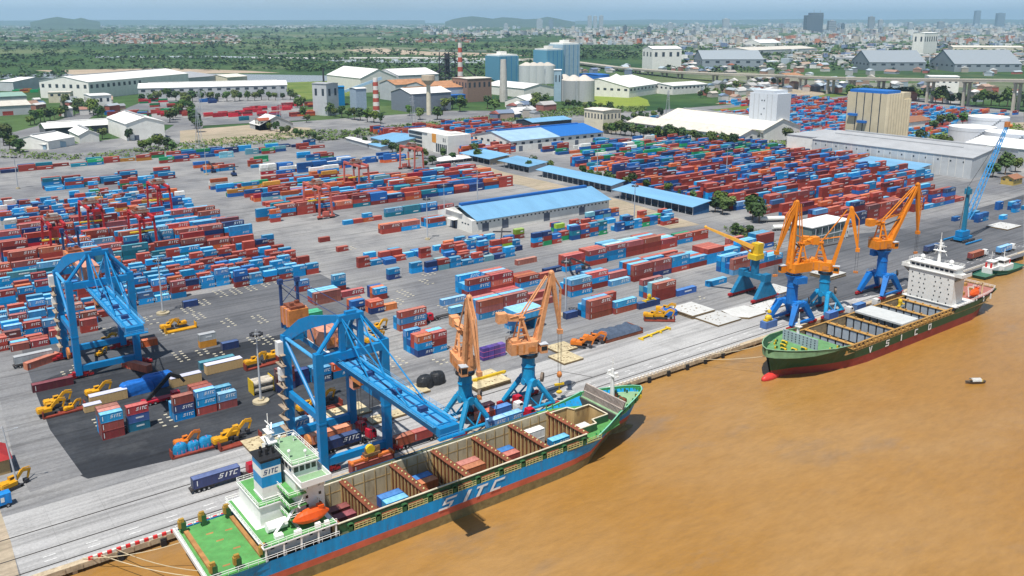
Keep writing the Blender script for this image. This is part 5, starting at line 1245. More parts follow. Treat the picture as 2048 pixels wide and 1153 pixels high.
mb.build('lattice_boom', [mat('sky_blue_boom', (.05,.28,.58), var=.1), m_orgh], t)
MB().tube((0,0,31),e-Vector((0,0,1)),.12,0,5).tube((-1,0,31),(-5,0,8),.15,0,5).build('boom_pendant', m_cable, t)

# ================================================================ rubber tyred gantries
def rtg(col, label):
    t = thing('rubber_tyred_gantry', label, 'yard crane', (0,0,0), 0, 'rubber tyred gantries over the container rows')
    W_, Ln, Hh = 11.5, 4.2, 18.5      # half span along Y, half wheelbase along X
    m = mat('rtg_'+col[0], col[1], var=.15, grime=.2)
    for sx in (1, -1):
        for sy in (1, -1): MB().beam((sx*Ln, sy*W_, 1.8), (sx*Ln*.82, sy*W_, Hh), 1.0, 1.0).build('leg', m, t)
    for sy in (1, -1):
        mb = MB(); mb.box(-5.6,5.6,sy*W_-.6,sy*W_+.6,1.2,2.2,0)
        for x in (-4.8,-3.2,3.2,4.8): mb.tube((x,sy*W_-.5,.8),(x,sy*W_+.5,.8),.8,1,8)
        mb.box(-2,2,sy*W_-.9,sy*W_+.9,2.2,4.6,0); mb.build('sill_beam', [m, m_rub], t)
        MB().box(-4,4,sy*W_-.5,sy*W_+.5,Hh-1.4,Hh).build('end_tie', m, t)
    for sx in (1, -1): MB().box(sx*3.1-.6, sx*3.1+.6, -W_-1, W_+1, Hh, Hh+1.5).build('girder', m, t)
    mb = MB(); mb.box(-3.6,3.6,-2.5,2.5,Hh+1.5,Hh+3.2,0); mb.box(-1.5,2.5,-1.6,1.6,Hh+3.2,Hh+4.6,1); mb.tube((-1.8,-1.6,Hh+3.8),(-1.8,1.6,Hh+3.8),.8,0,8); railing(mb,[(-4,-3,Hh+1.5),(-4,3,Hh+1.5),(4,3,Hh+1.5),(4,-3,Hh+1.5),(-4,-3,Hh+1.5)],1.2,1,.08,2)
    mb.build('trolley', [m_rustd, mat('rtg_grey', (.36,.33,.30), var=.3)], t)
    mb = MB(); mb.box(-1.1,1.3,2.6,4.6,Hh-3.4,Hh-.6,0); mb.box(-1.15,1.35,2.5,2.6,Hh-2.8,Hh-1.2,1); mb.build('cab', [m_cabw, m_glass], t)
    mb = MB(); mb.box(-6,6,-.9,.9,9.6,10.2,0)
    for x, y in ((-2,-.7),(2,-.7),(-2,.7),(2,.7)): mb.tube((x,y,10.2),(x*.8,y,Hh+1.5),.05,1,4)
    mb.build('spreader', [m_yel, m_cable], t)
    mb = MB(); mb.beam((5.0,W_,2.5),(3.8,W_-.2,9),.6,.12); mb.beam((3.8,W_,9),(5,W_,Hh),.6,.12); mb.build('ladder', m, t)
    return t
RR, RP = ('crimson', (.40,.018,.022)), ('faded_pink', (.50,.12,.09))
spots = [(112, 478, RR, 'in the long yard beside the mast top'), (72, 487, RR, 'at the far west end of the long yard'), (143, 560, RR, 'alone behind the long rows, nearest the open lane'), (96, 520, RR, 'in the middle of the red and blue long rows'), (40, 540, RR, 'deep in the left yard near the frame edge'),
         (221, 500, RP, 'tallest of the faded ones, before the office'), (278, 560, RP, 'standing over the middle of the centre rows'), (352, 610, RP, 'beside the palm garden of the office')]
protos = {}
for i, (x, y, cc, lab) in enumerate(spots):
    txt = '%s yard gantry %s' % ({'crimson': 'crimson', 'faded_pink': 'faded pink'}[cc[0]], lab)
    if cc[0] not in protos:
        o = rtg(cc, txt); protos[cc[0]] = o; o.location = (x, y, 0)
    else: dup(protos[cc[0]], (x, y, 0), 0, txt)
# ================================================================ masts, slabs, trucks, machines
m_galv = mat('galvanised_pole', (.50,.52,.54), rough=.4, metal=.3, var=.08)
def mast(label, x, y, h=23.4, plinth=2.6):
    t = thing('lamp_mast', label, 'lamp mast', (x, y, 0), 0, 'tall lamp masts of the terminal')
    mb = MB(); mb.tube((0,0,0),(0,0,.7),plinth,0,20); mb.tube((0,0,.7),(0,0,1.2),1.0,0,10); mb.build('plinth', mat('plinth_stone', (.42,.36,.24), var=.2, grime=.3), t)
    MB().tube((0,0,.7),(0,0,h),.42,0,10,.16).build('pole', m_galv, t)
    mb = MB()
    for k in range(10):
        a = 2*PI*k/10; mb.beam((0,0,h-.4),(1.4*math.cos(a),1.4*math.sin(a),h-.5),.09,.09,0); mb.rbox((1.7*math.cos(a),1.7*math.sin(a)),.75,.6,h-.9,h-.25,a,1)
    mb.tube((0,0,h-.7),(0,0,h+.9),.22,0,8); mb.build('lamp_crown', [m_galv, m_steel], t); return t
for lab, x, y in (('lamp mast on a round plinth beside the leading gantry', 522, 805), ('lamp mast rising beyond the left gantry', 326, 628), ('lamp mast beside the quayside red stack', 1131, 632), ('lamp mast in front of the blue sheds', 1268, 448), ('lamp mast among the right yard rows near the trees', 1194, 362), ('lamp mast at the end of the left short rows', 210, 470), ('lamp mast by the boundary of the left yard', 36, 378), ('lamp mast before the scattered stacks', 413, 350), ('lamp mast beside the big blue warehouse gable', 889, 448), ('lamp mast over the teal pair', 955, 415), ('lamp mast behind the short right rows', 1452, 360), ('lamp mast by the strip before the warehouse', 855, 480)):
    q = G(x, y); mast(lab, q.x, q.y, 23.4, 2.6 if y > 600 else 1.4)
# hatch covers lying on the quay
m_beige = mat('rusty_beige_cover', (.50,.42,.26), var=.22, scale=.5, grime=.55, rough=.75); m_pale = mat('pale_grey_cover', (.50,.50,.48), var=.1, scale=.5, grime=.15, rough=.7)
m_edge = mat('cover_edge_brown', (.20,.14,.07), var=.3, grime=.5)
def cover(label, pts, z0=.0, h=.9, m=None, rail=None, layers=1):
    t = thing('hatch_cover', label, 'hatch cover', tuple(pts[0][:2])+(0,), 0, 'ship hatch covers laid on the quay')
    o = Vector((pts[0][0], pts[0][1])); P = [(p[0]-o.x, p[1]-o.y) for p in pts]
    mb = MB()
    mb.prism(P, z0+.15, z0+h, 1, 0)
    c = (sum(p[0] for p in P)/len(P), sum(p[1] for p in P)/len(P))
    for k in range(16): 
        a, b = R.uniform(.1,.9), R.uniform(.1,.9)
        if len(P) == 4:
            x = (P[0][0]*(1-a)+P[1][0]*a)*(1-b)+(P[3][0]*(1-a)+P[2][0]*a)*b; y = (P[0][1]*(1-a)+P[1][1]*a)*(1-b)+(P[3][1]*(1-a)+P[2][1]*a)*b
            mb.box(x-.2, x+.2, y-.2, y+.2, z0+h, z0+h+.09, 1)
    mb.build('cover_plate', [m, m_edge], t)
    return t
def rect(u, v, L, W): return [(u, v), (u+L, v), (u+L, v+W), (u, v+W)]
def cov(lab, x, y, L, W, m, n=1, h=.75):
    q = G(x, y)
    for i in range(n): cover(lab if n == 1 or i == n-1 else lab.replace('top', 'lower').replace('uppermost', 'lower'), rect(q.x+R.uniform(-.3,.3), q.y+R.uniform(-.2,.2), L, W), i*(h+.15), h, m)
cov('long rusty beige hatch cover before the leading gantry legs', 668, 848, 12.5, 8.5, m_beige); cov('beige hatch cover behind the gantry legs, near the black tarp', 768, 812, 17, 7.5, m_beige, 1)
cov('beige hatch cover pair, top plate, behind the truck with cab', 505, 915, 12, 10, m_beige, 1); cov('grey white hatch cover at the gantry landside leg', 592, 868, 12, 8, m_pale, 1)
cov('narrow beige hatch cover beside the tarp bundles', 745, 852, 13, 4.5, m_beige, 1)
cov('uppermost beige hatch cover with a yellow beam across it', 955, 788, 13.5, 11.5, m_beige, 2)
q = G(955, 784); t = thing('lifting_beam', 'yellow lifting beam lying across the beige hatch cover', 'lifting beam', (q.x+1.5, q.y+4.6, 1.68)); MB().box(0,13,-.5,.5,0,.7).box(.5,1.2,-.9,.9,0,.5).box(11.6,12.4,-.9,.9,0,.5).build('beam', m_yel, t); MB().box(-.3,.2,-.25,.25,.1,.6).box(12.8,13.3,-.25,.25,.1,.6).build('end_lug', m_yel, t)
cov('stepped beige hatch cover under the hook crane', 1128, 732, 9, 9, m_beige); cov('beige hatch cover abutting the stepped one', 1118, 709, 9, 8, m_beige)
cov('top pale hatch cover of the pair by the navy tarp', 1386, 640, 13.5, 13, m_pale, 2); cov('flat pale hatch cover by itself on the quay', 1436, 655, 14, 12.5, m_pale)
q = G(1475, 640); cover('pale hatch cover with clipped corners on the quay', [(q.x, q.y+2), (q.x+4, q.y-2.5), (q.x+15, q.y-2.5), (q.x+17, q.y+1), (q.x+15, q.y+9), (q.x+2, q.y+10)], 0, .8, m_pale)
cov('pale hatch cover behind the vivid orange crane', 1555, 592, 12, 11, m_pale); cov('pale hatch cover between crane legs of the green ship', 1530, 625, 14, 8, m_pale); cov('top grey hatch cover beyond the second orange crane pair', 1660, 562, 13, 11, m_pale, 2)
cov('pale hatch cover far along the quay near the tugs', 2015, 462, 17, 12, m_pale); cov('brownish hatch cover beside the quay edge trucks', 1700, 632, 9, 5, m_beige)
# concrete footing pads standing on the yard, merged in one mesh
m_pad = mat('white_pads', (.60,.55,.42), var=.2, scale=1)
mb = MB()
def pads(x, y, nu, nv, du=2.6, dv=2.5):
    q = G(x, y)
    for i in range(nu):
        for j in range(nv):
            if R.random() < .88: a, b = q.x+i*du+R.uniform(-.12,.12), q.y+j*dv+R.uniform(-.12,.12); mb.box(a, a+1.05, b, b+.55, .014, .16)
for (x, y, i, j) in ((440,595,2,5),(470,590,2,5),(500,583,2,5),(530,575,2,5),(552,568,2,4),(405,612,2,4),(372,628,2,4),(300,650,2,5),(330,672,2,4),(455,655,2,5),(520,648,2,5),(512,693,2,5),(540,690,2,5),(400,712,2,3),(435,718,2,3),(360,725,2,5),(395,640,2,4),(130,760,2,4),(150,742,2,3),(215,670,2,4),(785,735,3,5),(755,585,2,4),(855,570,2,4),(815,595,2,5),(800,610,2,4),(895,622,2,4),(880,730,2,3),(1180,505,2,3),(1400,600,2,2),(850,553,3,2),(330,860,2,5),(195,860,2,4),(240,655,2,3),(700,500,2,3),(1010,555,2,3),(770,660,1,3)):
    pads(x, y, i, j)
structure(mb.build('footing_pads', m_pad))
# ---------------------------------------------------------------- trucks
m_tyre = mat('tyre', (.018,.018,.02), rough=.8, rnd=0); m_chs = mat('truck_chassis', (.05,.045,.045), var=.3, grime=.3); m_tred = mat('truck_red', (.46,.012,.03), rough=.35, var=.08, rnd=.15)
def wheel(parent, x, y, r=.52, w=.5):
    o = MB().tube((x, y-w/2, r), (x, y+w/2, r), r, 0, 12).build('wheel', m_tyre, parent)
    s = 1 if y > 0 else -1
    MB().tube((x, y+s*w*.5, r), (x, y+s*(w*.5+.02), r), r*.5, 0, 10).build('rim', mat('rim_grey', (.35,.35,.35)), o)
def truck(label, x, y, rz, cabm, zb=0, L=12.6):
    """cab to +X"""
    t = thing('container_truck', label, 'truck', (x, y, 0), rz, 'container trucks on the quay')
    MB().box(0, L, -.5, .5, .95, 1.25).box(0,L,-1.2,-1.0,1.1,1.3).box(0,L,1.0,1.2,1.1,1.3).box(-.5,0,-1.1,1.1,.7,1.2).box(4.5,5.5,-1.1,1.1,.55,1.0).build('trailer', m_chs, t)
    for xx in (1.5, 2.8, 4.0):
        for y_ in (-1.0, 1.0): wheel(t, xx, y_)
    mb = MB(); mb.box(L-1.8, L+4.4, -.45, .45, .7, 1.05); mb.tube((L+1.2,-1.0,.9),(L+2.2,-1.0,.9),.35,0,8); mb.box(L+.2,L+1.4,-.9,.9,.6,1.0); mb.build('chassis', m_chs, t)
    for xx in (L-.7, L+.6, L+3.6):
        for y_ in (-1.0, 1.0): wheel(t, xx, y_)
    mb = MB(); x0, x1 = L+2.0, L+4.7
    mb.prism([(x0,-1.22),(x1-.15,-1.22),(x1,-1.0),(x1,1.0),(x1-.15,1.22),(x0,1.22)], .75, 2.5, 0)
    mb.add([(x0,-1.2,2.5),(x1,-1.1,2.5),(x1,1.1,2.5),(x0,1.2,2.5),(x0+.1,-1.1,3.45),(x1-.5,-1.0,3.45),(x1-.5,1.0,3.45),(x0+.1,1.1,3.45)], [(0,1,5,4),(1,2,6,5),(2,3,7,6),(3,0,4,7),(4,5,6,7)], 0)
    c = mb.build('cab', cabm, t)
    mb = MB(); mb.add([(x1+.01,-.95,2.5),(x1+.01,.95,2.5),(x1-.42,.9,3.36),(x1-.42,-.9,3.36)], [(0,1,2,3)])
    for s in (-1, 1): mb.add([(x0+.9,s*1.21,2.45),(x1-.3,s*1.16,2.45),(x1-.7,s*1.06,3.3),(x0+.9,s*1.14,3.3)], [(0,1,2,3)])
    mb.build('windscreen', m_glass, c); return t
def loaded(label, x, y, rz, cabm, code, lg, clab, L=L40, du=.2, px=True):
    q = G(x, y) if px else Vector((x, y, 0))
    truck(label, q.x, q.y, rz, cabm)
    if code:
        c, s = math.cos(rz), math.sin(rz); ox, oy = du, -CW/2
        CONT.append(dict(u=q.x+ox*c-oy*s, v=q.y+ox*s+oy*c, z=1.31, lev=0, L=L, code=code, logo=lg, where=('truck',0,0), rz=rz, force=True, lab=clab))
loaded('red cab truck alone on the grey apron, carrying a navy box', 384, 986, 0, m_tred, 'n', 1, 'navy long container with white lettering on the apron truck')
loaded('red cab truck under the leading gantry, river side', 640, 910, .0, m_tred, 'n', 1, 'navy long container on the truck under the leading gantry')
loaded('red cab truck under the leading gantry, landside', 622, 896, .0, m_tred, 'o', 0, 'orange long container on the landside truck under the gantry')
loaded('truck hidden behind the ship coaming, carrying two red boxes', 786, 902, .0, mat('truck_green', (.02,.16,.04)), 'r', 0, 'red short container at the rear of the quayside truck', L20)
CONT.append(dict(CONT[-1], u=CONT[-1]['u']+6.1, lab='red short container at the front of the quayside truck'))
loaded('truck with orange and blue boxes beside the first jib crane', 952, 852, 0, m_cabw, 'o', 0, 'orange short container on the truck beside the first jib crane', L20); CONT.append(dict(CONT[-1], u=CONT[-1]['u']+6.1, code='m', lab='mid blue short container on the truck beside the first jib crane'))
loaded('truck with two light blue boxes at the ship side', 974, 866, 0, m_tred, 'b', 1, 'light blue short container, rear of the ship side truck', L20); CONT.append(dict(CONT[-1], u=CONT[-1]['u']+6.1, lab='light blue short container, front of the ship side truck'))
loaded('red cab truck behind the two box trucks', 952, 838, 0, m_tred, 'r', 1, 'brick red lettered container behind the two box trucks', L20)
loaded('short red cab truck leaving the tall stacks', 925, 628, PI, m_tred, 'b', 0, 'light blue container on the truck leaving the tall stacks', L20, .2)
loaded('truck with a light blue box by the gantry leg', 536, 880, .0, m_cabw, 'b', 1, 'light blue lettered container beside the gantry landside leg')
loaded('truck at the green ship side behind the orange cranes', 1708, 628, .0, m_cabw, 'm', 0, 'mid blue short container on the truck by the green ship', L20); loaded('truck beneath the second orange crane of the green ship', 1652, 645, 0, m_cabw, 'm', 0, 'mid blue container on the truck beneath the orange crane', L20)
loaded('truck parked far along the quay with a red box', 1938, 522, 0, m_cabw, 'r', 0, 'red long container on the truck far along the quay'); loaded('last truck on the quay with a blue box', 1995, 510, 0, m_cabw, 'b', 1, 'light blue container on the last quay truck'); loaded('truck with a navy box behind the bridge block', 1850, 508, 0, m_cabw, 'n', 1, 'navy long container behind the white bridge block')
loaded('empty dark trailer truck at the left yard edge', 30, 737, .05, m_cabw, None, 0, '')
q = G(30, 735); CONT.append(dict(u=q.x, v=q.y-1.2, z=1.31, lev=0, L=L40, code='s', logo=0, where=('x',0,0), rz=.05, force=True, lab='slate grey long container on the trailer at the left yard edge'))
# ---------------------------------------------------------------- excavators, racks, bundles
m_exy = mat('excavator_yellow', (.60,.30,.01), rough=.45, var=.12, grime=.2); m_exo = mat('excavator_orange', (.60,.17,.02), rough=.45, var=.12, grime=.2)
def excavator(label, x, y, rz, m, z=0, s=1.0):
    t = thing('excavator', label, 'excavator', (x, y, z), rz, 'excavators waiting on racks'); t.scale = (s, s, s)
    for sy in (1, -1):
        mb = MB(); mb.prism([(-2.2, sy*1.3-.3), (2.2, sy*1.3-.3), (2.2, sy*1.3+.3), (-2.2, sy*1.3+.3)], .12, .85); mb.tube((-2.2,sy*1.3-.3,.48),(-2.2,sy*1.3+.3,.48),.42,0,10); mb.tube((2.2,sy*1.3-.3,.48),(2.2,sy*1.3+.3,.48),.42,0,10); mb.build('track', m_steel, t)
    mb = MB(); mb.prism([(-2.8,-1.2),(-2.4,-1.4),(1.2,-1.4),(1.2,1.4),(-2.4,1.4),(-2.8,1.2)], 1.05, 2.1); mb.tube((0,0,.8),(0,0,1.1),.8,0,12); mb.box(-2.6,-1.0,-1.2,1.2,2.1,2.4); mb.build('upper_body', m, t)
    c = MB().box(.1,1.7,.25,1.35,1.1,2.9).build('cab', m, t); MB().box(.3,1.72,.2,1.38,1.9,2.75).build('window', m_glass, c)
    mb = MB(); mb.beam((1.0,-.3,1.7),(3.2,-.3,3.9),.55,.75,0,.55,.9); mb.beam((3.1,-.3,3.9),(5.4,-.3,3.3),.5,.85,0,.45,.55); mb.build('boom', m, t)
    mb = MB(); mb.beam((5.2,-.3,3.7),(4.4,-.3,1.2),.4,.6,0,.35,.4); mb.tube((3.4,-.3,4.4),(5.3,-.3,4.1),.14,0,6); mb.build('dipper', m, t)
    mb = MB(); mb.prism([(3.4,-.9),(4.5,-.9),(4.5,.4),(3.4,.4)], .3, 1.2); mb.build('bucket', m_steel, t); return t
def rack(label, x, y, rz, L=12.2, m=None):
    t = thing('flat_rack', label, 'flat rack', (x, y, 0), rz, 'flat racks on the yard'); m = m or mat('rack_red', (.22,.04,.025), var=.25, grime=.4)
    MB().box(0,L,-1.2,1.2,.15,.6).build('deck', m, t)
    for xx in (0, L-.3): MB().box(xx, xx+.3, -1.2, 1.2, .6, 2.3).box(xx-.02, xx+.32, -1.22,-.95,.6,2.5).box(xx-.02,xx+.32,.95,1.22,.6,2.5).build('end_wall', m, t)
    return t
_ex = {}
def ex(lab, x, y, rz, m, z=0, s=1., off=(0,0)):
    q = G(x, y); loc = (q.x+off[0], q.y+off[1], z)
    if m.name not in _ex: _ex[m.name] = excavator(lab, loc[0], loc[1], rz, m, z, s); return
    o = dup(_ex[m.name], loc, rz, lab); o.scale = (s, s, s)
q = G(438, 902); rack('red flat rack nearer the white hatch cover, loaded with two excavators', q.x, q.y, 0)
ex('yellow excavator on the red rack, front of the pair', 445, 892, .05, m_exy, .6); ex('yellow excavator on the red rack, rear of the pair', 470, 878, .05, m_exy, .6, 1, (0,.6))
q = G(342, 918); rack('flat rack under the blue wrapped bundles', q.x, q.y, 0)
ex('orange excavator standing over the blue wrapped bundles', 368, 900, .05, m_exo, 1.2, .9)
q = G(330, 668); rack('flat rack on the open left yard', q.x, q.y, .03, 12, m_exy); ex('yellow excavator on the open left yard rack', 335, 662, .05, m_exy, .6, .9); ex('second yellow excavator on the open left yard rack', 362, 655, PI, m_exy, .6, .8)
q = G(85, 838); rack('flat rack at the dark patch corner', q.x, q.y, .03); ex('yellow excavator at the dark patch corner, front', 95, 832, .05, m_exy, .6); ex('yellow excavator at the dark patch corner, behind', 110, 818, .05, m_exy, .6, 1, (0,1)); ex('small yellow digger beside the dark patch corner', 140, 822, .3, m_exy, .1, .7)
ex('yellow excavator inside the left gantry legs', 205, 692, .1, m_exy); ex('yellow excavator low by the left gantry sill', 200, 712, .5, m_exy, 0, .6); ex('yellow excavator behind the tan crate', 190, 792, .05, m_exy)
q = G(610, 832); rack('flat rack behind the leading gantry', q.x, q.y, .0); ex('yellow excavator behind the gantry brace, front', 612, 826, .05, m_exy, .6); ex('yellow excavator behind the gantry brace, rear', 640, 812, .05, m_exy, .6)
q = G(490, 742); rack('long dark rack beside the lamp mast crown', q.x, q.y, .05); ex('yellow excavator on the long dark rack', 505, 735, .05, m_exy, .6); ex('yellow excavator at the far end of the long dark rack', 545, 722, .05, m_exy, .6); 
ex('yellow excavator beside the red stack of the open yard', 752, 665, .1, m_exy, .5); ex('yellow excavator beneath the gantry arch', 745, 690, .1, m_exy, .5)
ex('orange excavator lying by the stepped hatch cover', 1158, 694, -.9, m_exo, 0, 1.1); ex('orange excavator beside the navy tarp', 1182, 685, -.9, m_exo, 0, 1.1)
q = G(1288, 642); rack('maroon rack by the pale hatch covers', q.x, q.y, -.7); ex('yellow excavator on the maroon rack', 1300, 640, -.8, m_exy, .6); ex('yellow excavator beside the blue tarp', 1322, 640, -.8, m_exy, .6); ex('yellow excavator far on the maroon rack', 1325, 628, -.8, m_exy, .6)
def bundle(name, lab, cat, pts, m, ribs=None, group=None, boxy=False):
    """pts: list of (x,y,rx,ry,rz) lumps under one sheet"""
    t = thing(name, lab, cat, tuple(pts[0][:2])+(0,)); mb = MB()
    for (x, y, rx, ry, rz_) in pts:
        n, k = 16, 6; o = (x-pts[0][0], y-pts[0][1]); rings = []
        for j in range(k+1):
            a = j/k*PI/2; rr = max(0., math.cos(a))**(.22 if boxy else .45)
            ex_ = .35 if boxy else .9; sg = lambda v_: math.copysign(abs(v_)**ex_, v_)
            rings.append([(o[0]+rx*rr*sg(math.cos(2*PI*i/n+.2))*R.uniform(.95,1.04), o[1]+ry*rr*sg(math.sin(2*PI*i/n+.2))*R.uniform(.95,1.04), rz_*math.sin(a)**.8+R.uniform(-.1,.1)) for i in range(n)])
        for a, b in zip(rings, rings[1:]):
            for i in range(n): mb.poly([a[i], a[(i+1)%n], b[(i+1)%n], b[i]])
    mb.build('tarpaulin', m, t)
    if ribs:
        mb = MB()
        for (x, y, rx, ry, rz_) in pts:
            o = (x-pts[0][0], y-pts[0][1])
            for k in (-.5, 0, .5):
                prev = None
                for i in range(9):
                    a = PI*i/8; p_ = Vector((o[0]+rx*k*1.1, o[1]+ry*1.02*math.cos(a)*(1-abs(k)*.25), .15+rz_*1.02*math.sin(a)*(1-abs(k)*.2)))
                    if prev is not None: mb.beam(prev, p_, .12, .08)
                    prev = p_
        mb.build('strap', ribs, t)
    return t
q = G(344, 914); bundle('wrapped_bundle', 'blue tarpaulin bundles with pink straps on a rack', 'cargo bundle', [(q.x+2.4,q.y,2.1,1.4,3.4),(q.x+6,q.y,1.9,1.4,3.0),(q.x+9.6,q.y,2.2,1.4,3.4)], mat('tarp_blue', (.01,.20,.40), var=.2, scale=1.5), mat('strap_pink', (.55,.12,.30)))
q = G(845, 778); bundle('wrapped_bundle', 'two black tarpaulin rolls behind the first jib crane', 'cargo bundle', [(q.x+1.5,q.y+1,3.0,2.4,4.0),(q.x+6.5,q.y+1.4,3.0,2.4,4.0)], mat('tarp_black', (.022,.024,.027), rough=.45, var=.25, scale=1.2))
q = G(250, 795); bundle('covered_cargo', 'big royal blue tarpaulin cargo beside the crane truck', 'cargo bundle', [(q.x+4,q.y+1.4,5.2,2.2,4.2),(q.x+11,q.y+2.6,5.5,2.2,4.6)], mat('tarp_royal', (.012,.12,.42), rough=.5, var=.2, scale=.8), boxy=True)
q = G(1213, 688); t = thing('covered_cargo', 'flat navy grey tarpaulin over red racks on the quay', 'cargo bundle', (q.x, q.y, 0), 0)
MB().box(0,19,0,9,.1,1.5).box(0,.4,0,9,1.5,2.0).box(18.6,19,0,9,1.5,2.2).build('rack_base', m_rustd, t); mb = MB(); gx, gy = 20, 9
hz = [[(1.45 if i in (0, gx) or j in (0, gy) else 2.5+.22*math.sin(i*1.5)+.25*math.sin(j*.9+i*.3)+R.uniform(-.06,.06)) for j in range(gy+1)] for i in range(gx+1)]
mb.add([(-.1+19.2*i/gx, -.1+9.2*j/gy, hz[i][j]) for i in range(gx+1) for j in range(gy+1)], [(i*(gy+1)+j, (i+1)*(gy+1)+j, (i+1)*(gy+1)+j+1, i*(gy+1)+j+1) for i in range(gx) for j in range(gy)])
mb.build('tarpaulin', mat('tarp_slate', (.07,.095,.14), rough=.5, var=.2, scale=.8), t)
q = G(1335, 630); bundle('covered_cargo', 'crumpled blue tarpaulin beside the pale hatch covers', 'cargo bundle', [(q.x,q.y,3.5,3,2.8)], mat('tarp_royal', (0,0,0)), boxy=True)
t = thing('lifting_beam', 'long yellow spreader bar lying on the open quay', 'lifting beam', (G(1282,680).x, G(1282,680).y, 0), .12); MB().tube((0,0,.6),(17,0,.6),.35,0,8).box(-.3,.3,-1.2,1.2,0,.6).box(5,5.6,-1.2,1.2,0,.6).box(11,11.6,-1.2,1.2,0,.6).build('bar', m_yel, t); MB().box(16.6,17.2,-1.2,1.2,0,.9).build('end_lug', m_yel, t)
q = G(940, 728)
for i in range(4):
    t = thing('wrapped_crate', 'purple wrapped crate behind the first jib crane, %s of four' % ordn(i), 'crate', (q.x+i*2.5+5, q.y-1, 0), 0, 'purple wrapped crates'); MB().box(0,2.3,0,2.4,.1,4.6).build('crate', cpaint('p'), t); MB().box(-.04,2.34,-.04,2.44,1.2,1.35).box(-.04,2.34,-.04,2.44,3.2,3.35).build('strap', mat('strap_pink', (0,0,0)), t)
m_tanc = mat('crate_tan', (.52,.36,.17), var=.12, scale=2); m_lil = mat('crate_sheet_lilac', (.55,.55,.66), var=.06)
def crate(lab, x, y, L, W, H_):
    q = G(x, y); t = thing('timber_crate', lab, 'crate', (q.x, q.y, 0), 0, 'long tan crates')
    mb = MB(); mb.box(0,L,0,W,.15,H_)
    k = .4
    while k < L: mb.box(k,k+.12,-.05,0,.15,H_); k += 1.1
    mb.build('crate_side', m_tanc, t); MB().box(-.06,L+.06,-.06,W+.06,H_,H_+.12).build('cover_sheet', m_lil, t)
crate('tan crate with lilac sheet left of the blue tarpaulin', 182, 815, 11, 2.6, 3.2); crate('short tan crate before the blue tarpaulin', 170, 828, 5, 2.4, 2.2); crate('tan crate with lilac sheet beyond the blue tarpaulin', 343, 778, 10, 2.6, 3.2); crate('tan crate with lilac sheet beside a teal container', 414, 752, 12.5, 2.8, 3.4)
q = G(405, 745); CONT.append(dict(u=q.x, v=q.y+2, z=0, lev=0, L=L40, code='t', logo=0, where=('x',0,0), rz=0, force=True, lab='teal long container behind the lilac topped crate'))
# crane truck with black boom
q = G(292, 812); t = thing('crane_truck', 'low red crane truck with a black folding boom', 'crane truck', (q.x, q.y, 0), .02)
MB().box(0,10,-1.2,1.2,.7,1.5).box(8,10.4,-1.2,1.2,1.5,2.6).box(-1.2,0,-1,1,.8,2.0).build('chassis', m_tred, t)
for xx in (1,2.6,6,8.8):
    for y_ in (-1.0,1.0): wheel(t, xx, y_, .55)
mb = MB(); mb.beam((.5,0,1.6),(8.2,0,8.6),.8,1.1); mb.beam((8.0,0,8.6),(10.8,0,7.0),1.2,1.2); mb.beam((10.8,0,7.4),(12.2,0,5.2),1.5,.8); mb.build('boom', m_black, t)
# rolls beside the mast, steel tanks
q = G(506, 790); t = thing('tank_rack', 'rack of rusty cream steel tanks beside the lamp mast plinth', 'tank rack', (q.x, q.y, 0), 0)
m_tank = mat('cream_tank', (.44,.40,.33), var=.25, scale=.8, grime=.6)
for (y, z) in ((0,1.3),(0,3.5),(2.3,1.3),(2.3,3.5)): MB().tube((0,y,z),(6.6,y,z),1.05,0,14).build('tank', m_tank, t)
MB().box(-.2,0,-1.2,3.5,.1,4.8).box(6.6,6.8,-1.2,3.5,.1,4.8).build('end_frame', m_yel, t)
# reach stackers and hut
def stacker(lab, x, y, rz):
    q = G(x, y); t = thing('reach_stacker', lab, 'reach stacker', (q.x, q.y, 0), rz, 'reach stackers in the yard')
    MB().box(-3,4,-1.6,1.6,.9,2.2).box(-3.4,-2,-1.6,1.6,1.2,2.8).build('chassis', m_cdark, t); c = MB().box(-.6,1.2,-.8,.8,2.2,4.0).build('cab', m_steel, t); MB().box(-.5,1.25,-.84,.84,2.7,3.7).build('window', m_glass, c)
    for xx in (-2.2,2.8):
        for y_ in (-1.5,1.5): wheel(t, xx, y_, .85, .8)
    mb = MB(); mb.beam((-2.8,0,3.8),(6.5,0,8.0),.8,1.0,0,.6,.7); mb.beam((6.4,0,8.2),(6.8,0,6.4),.5,.5); mb.box(6.2,7.4,-5,5,5.9,6.4); mb.build('boom', m_steel, t); return t
stacker('black reach stacker among the strip of short boxes', 1003, 492, .9); stacker('dark reach stacker behind the lamp mast stacks', 1168, 548, 2.6); stacker('blue yard lifter before the boundary stacks', 425, 345, 1.6); stacker('blue lifter beside the stacked white boxes', 468, 352, 1.4)
q = G(1035, 668)
t = thing('site_hut', 'tall light blue box stack roofed shelter behind the hook crane', 'shelter', (q.x, q.y, 0)); MB().box(0,13,0,9,5.2,8.2).build('upper_box', [cpaint('b')], t); MB().box(0,13,0,9,8.2,8.35).build('roof', cpaint('b', True), t); MB().box(.2,4,.2,8.8,0,5.2).build('lower_box', cpaint('b'), t); MB().box(9,12.8,.2,8.8,0,5.2).build('lower_box', cpaint('b'), t); MB().box(-3.6,-.4,.5,3,3.6,6).build('side_cabin', cpaint('m'), t)
mb = MB()
for a, b in ((-3.4,.7),(-.6,.7),(-3.4,2.8),(-.6,2.8)): mb.tube((a,b,0),(a,b,3.6),.12,0,6)
mb.build('cabin_post', m_galv, t)
# spreader on the navy container beside the tall red stack
q = G(1277, 620, 2.6); hanger('container_spreader', 'yellow spreader resting on a navy container in the quay row', 258, 250.7, 2.62)
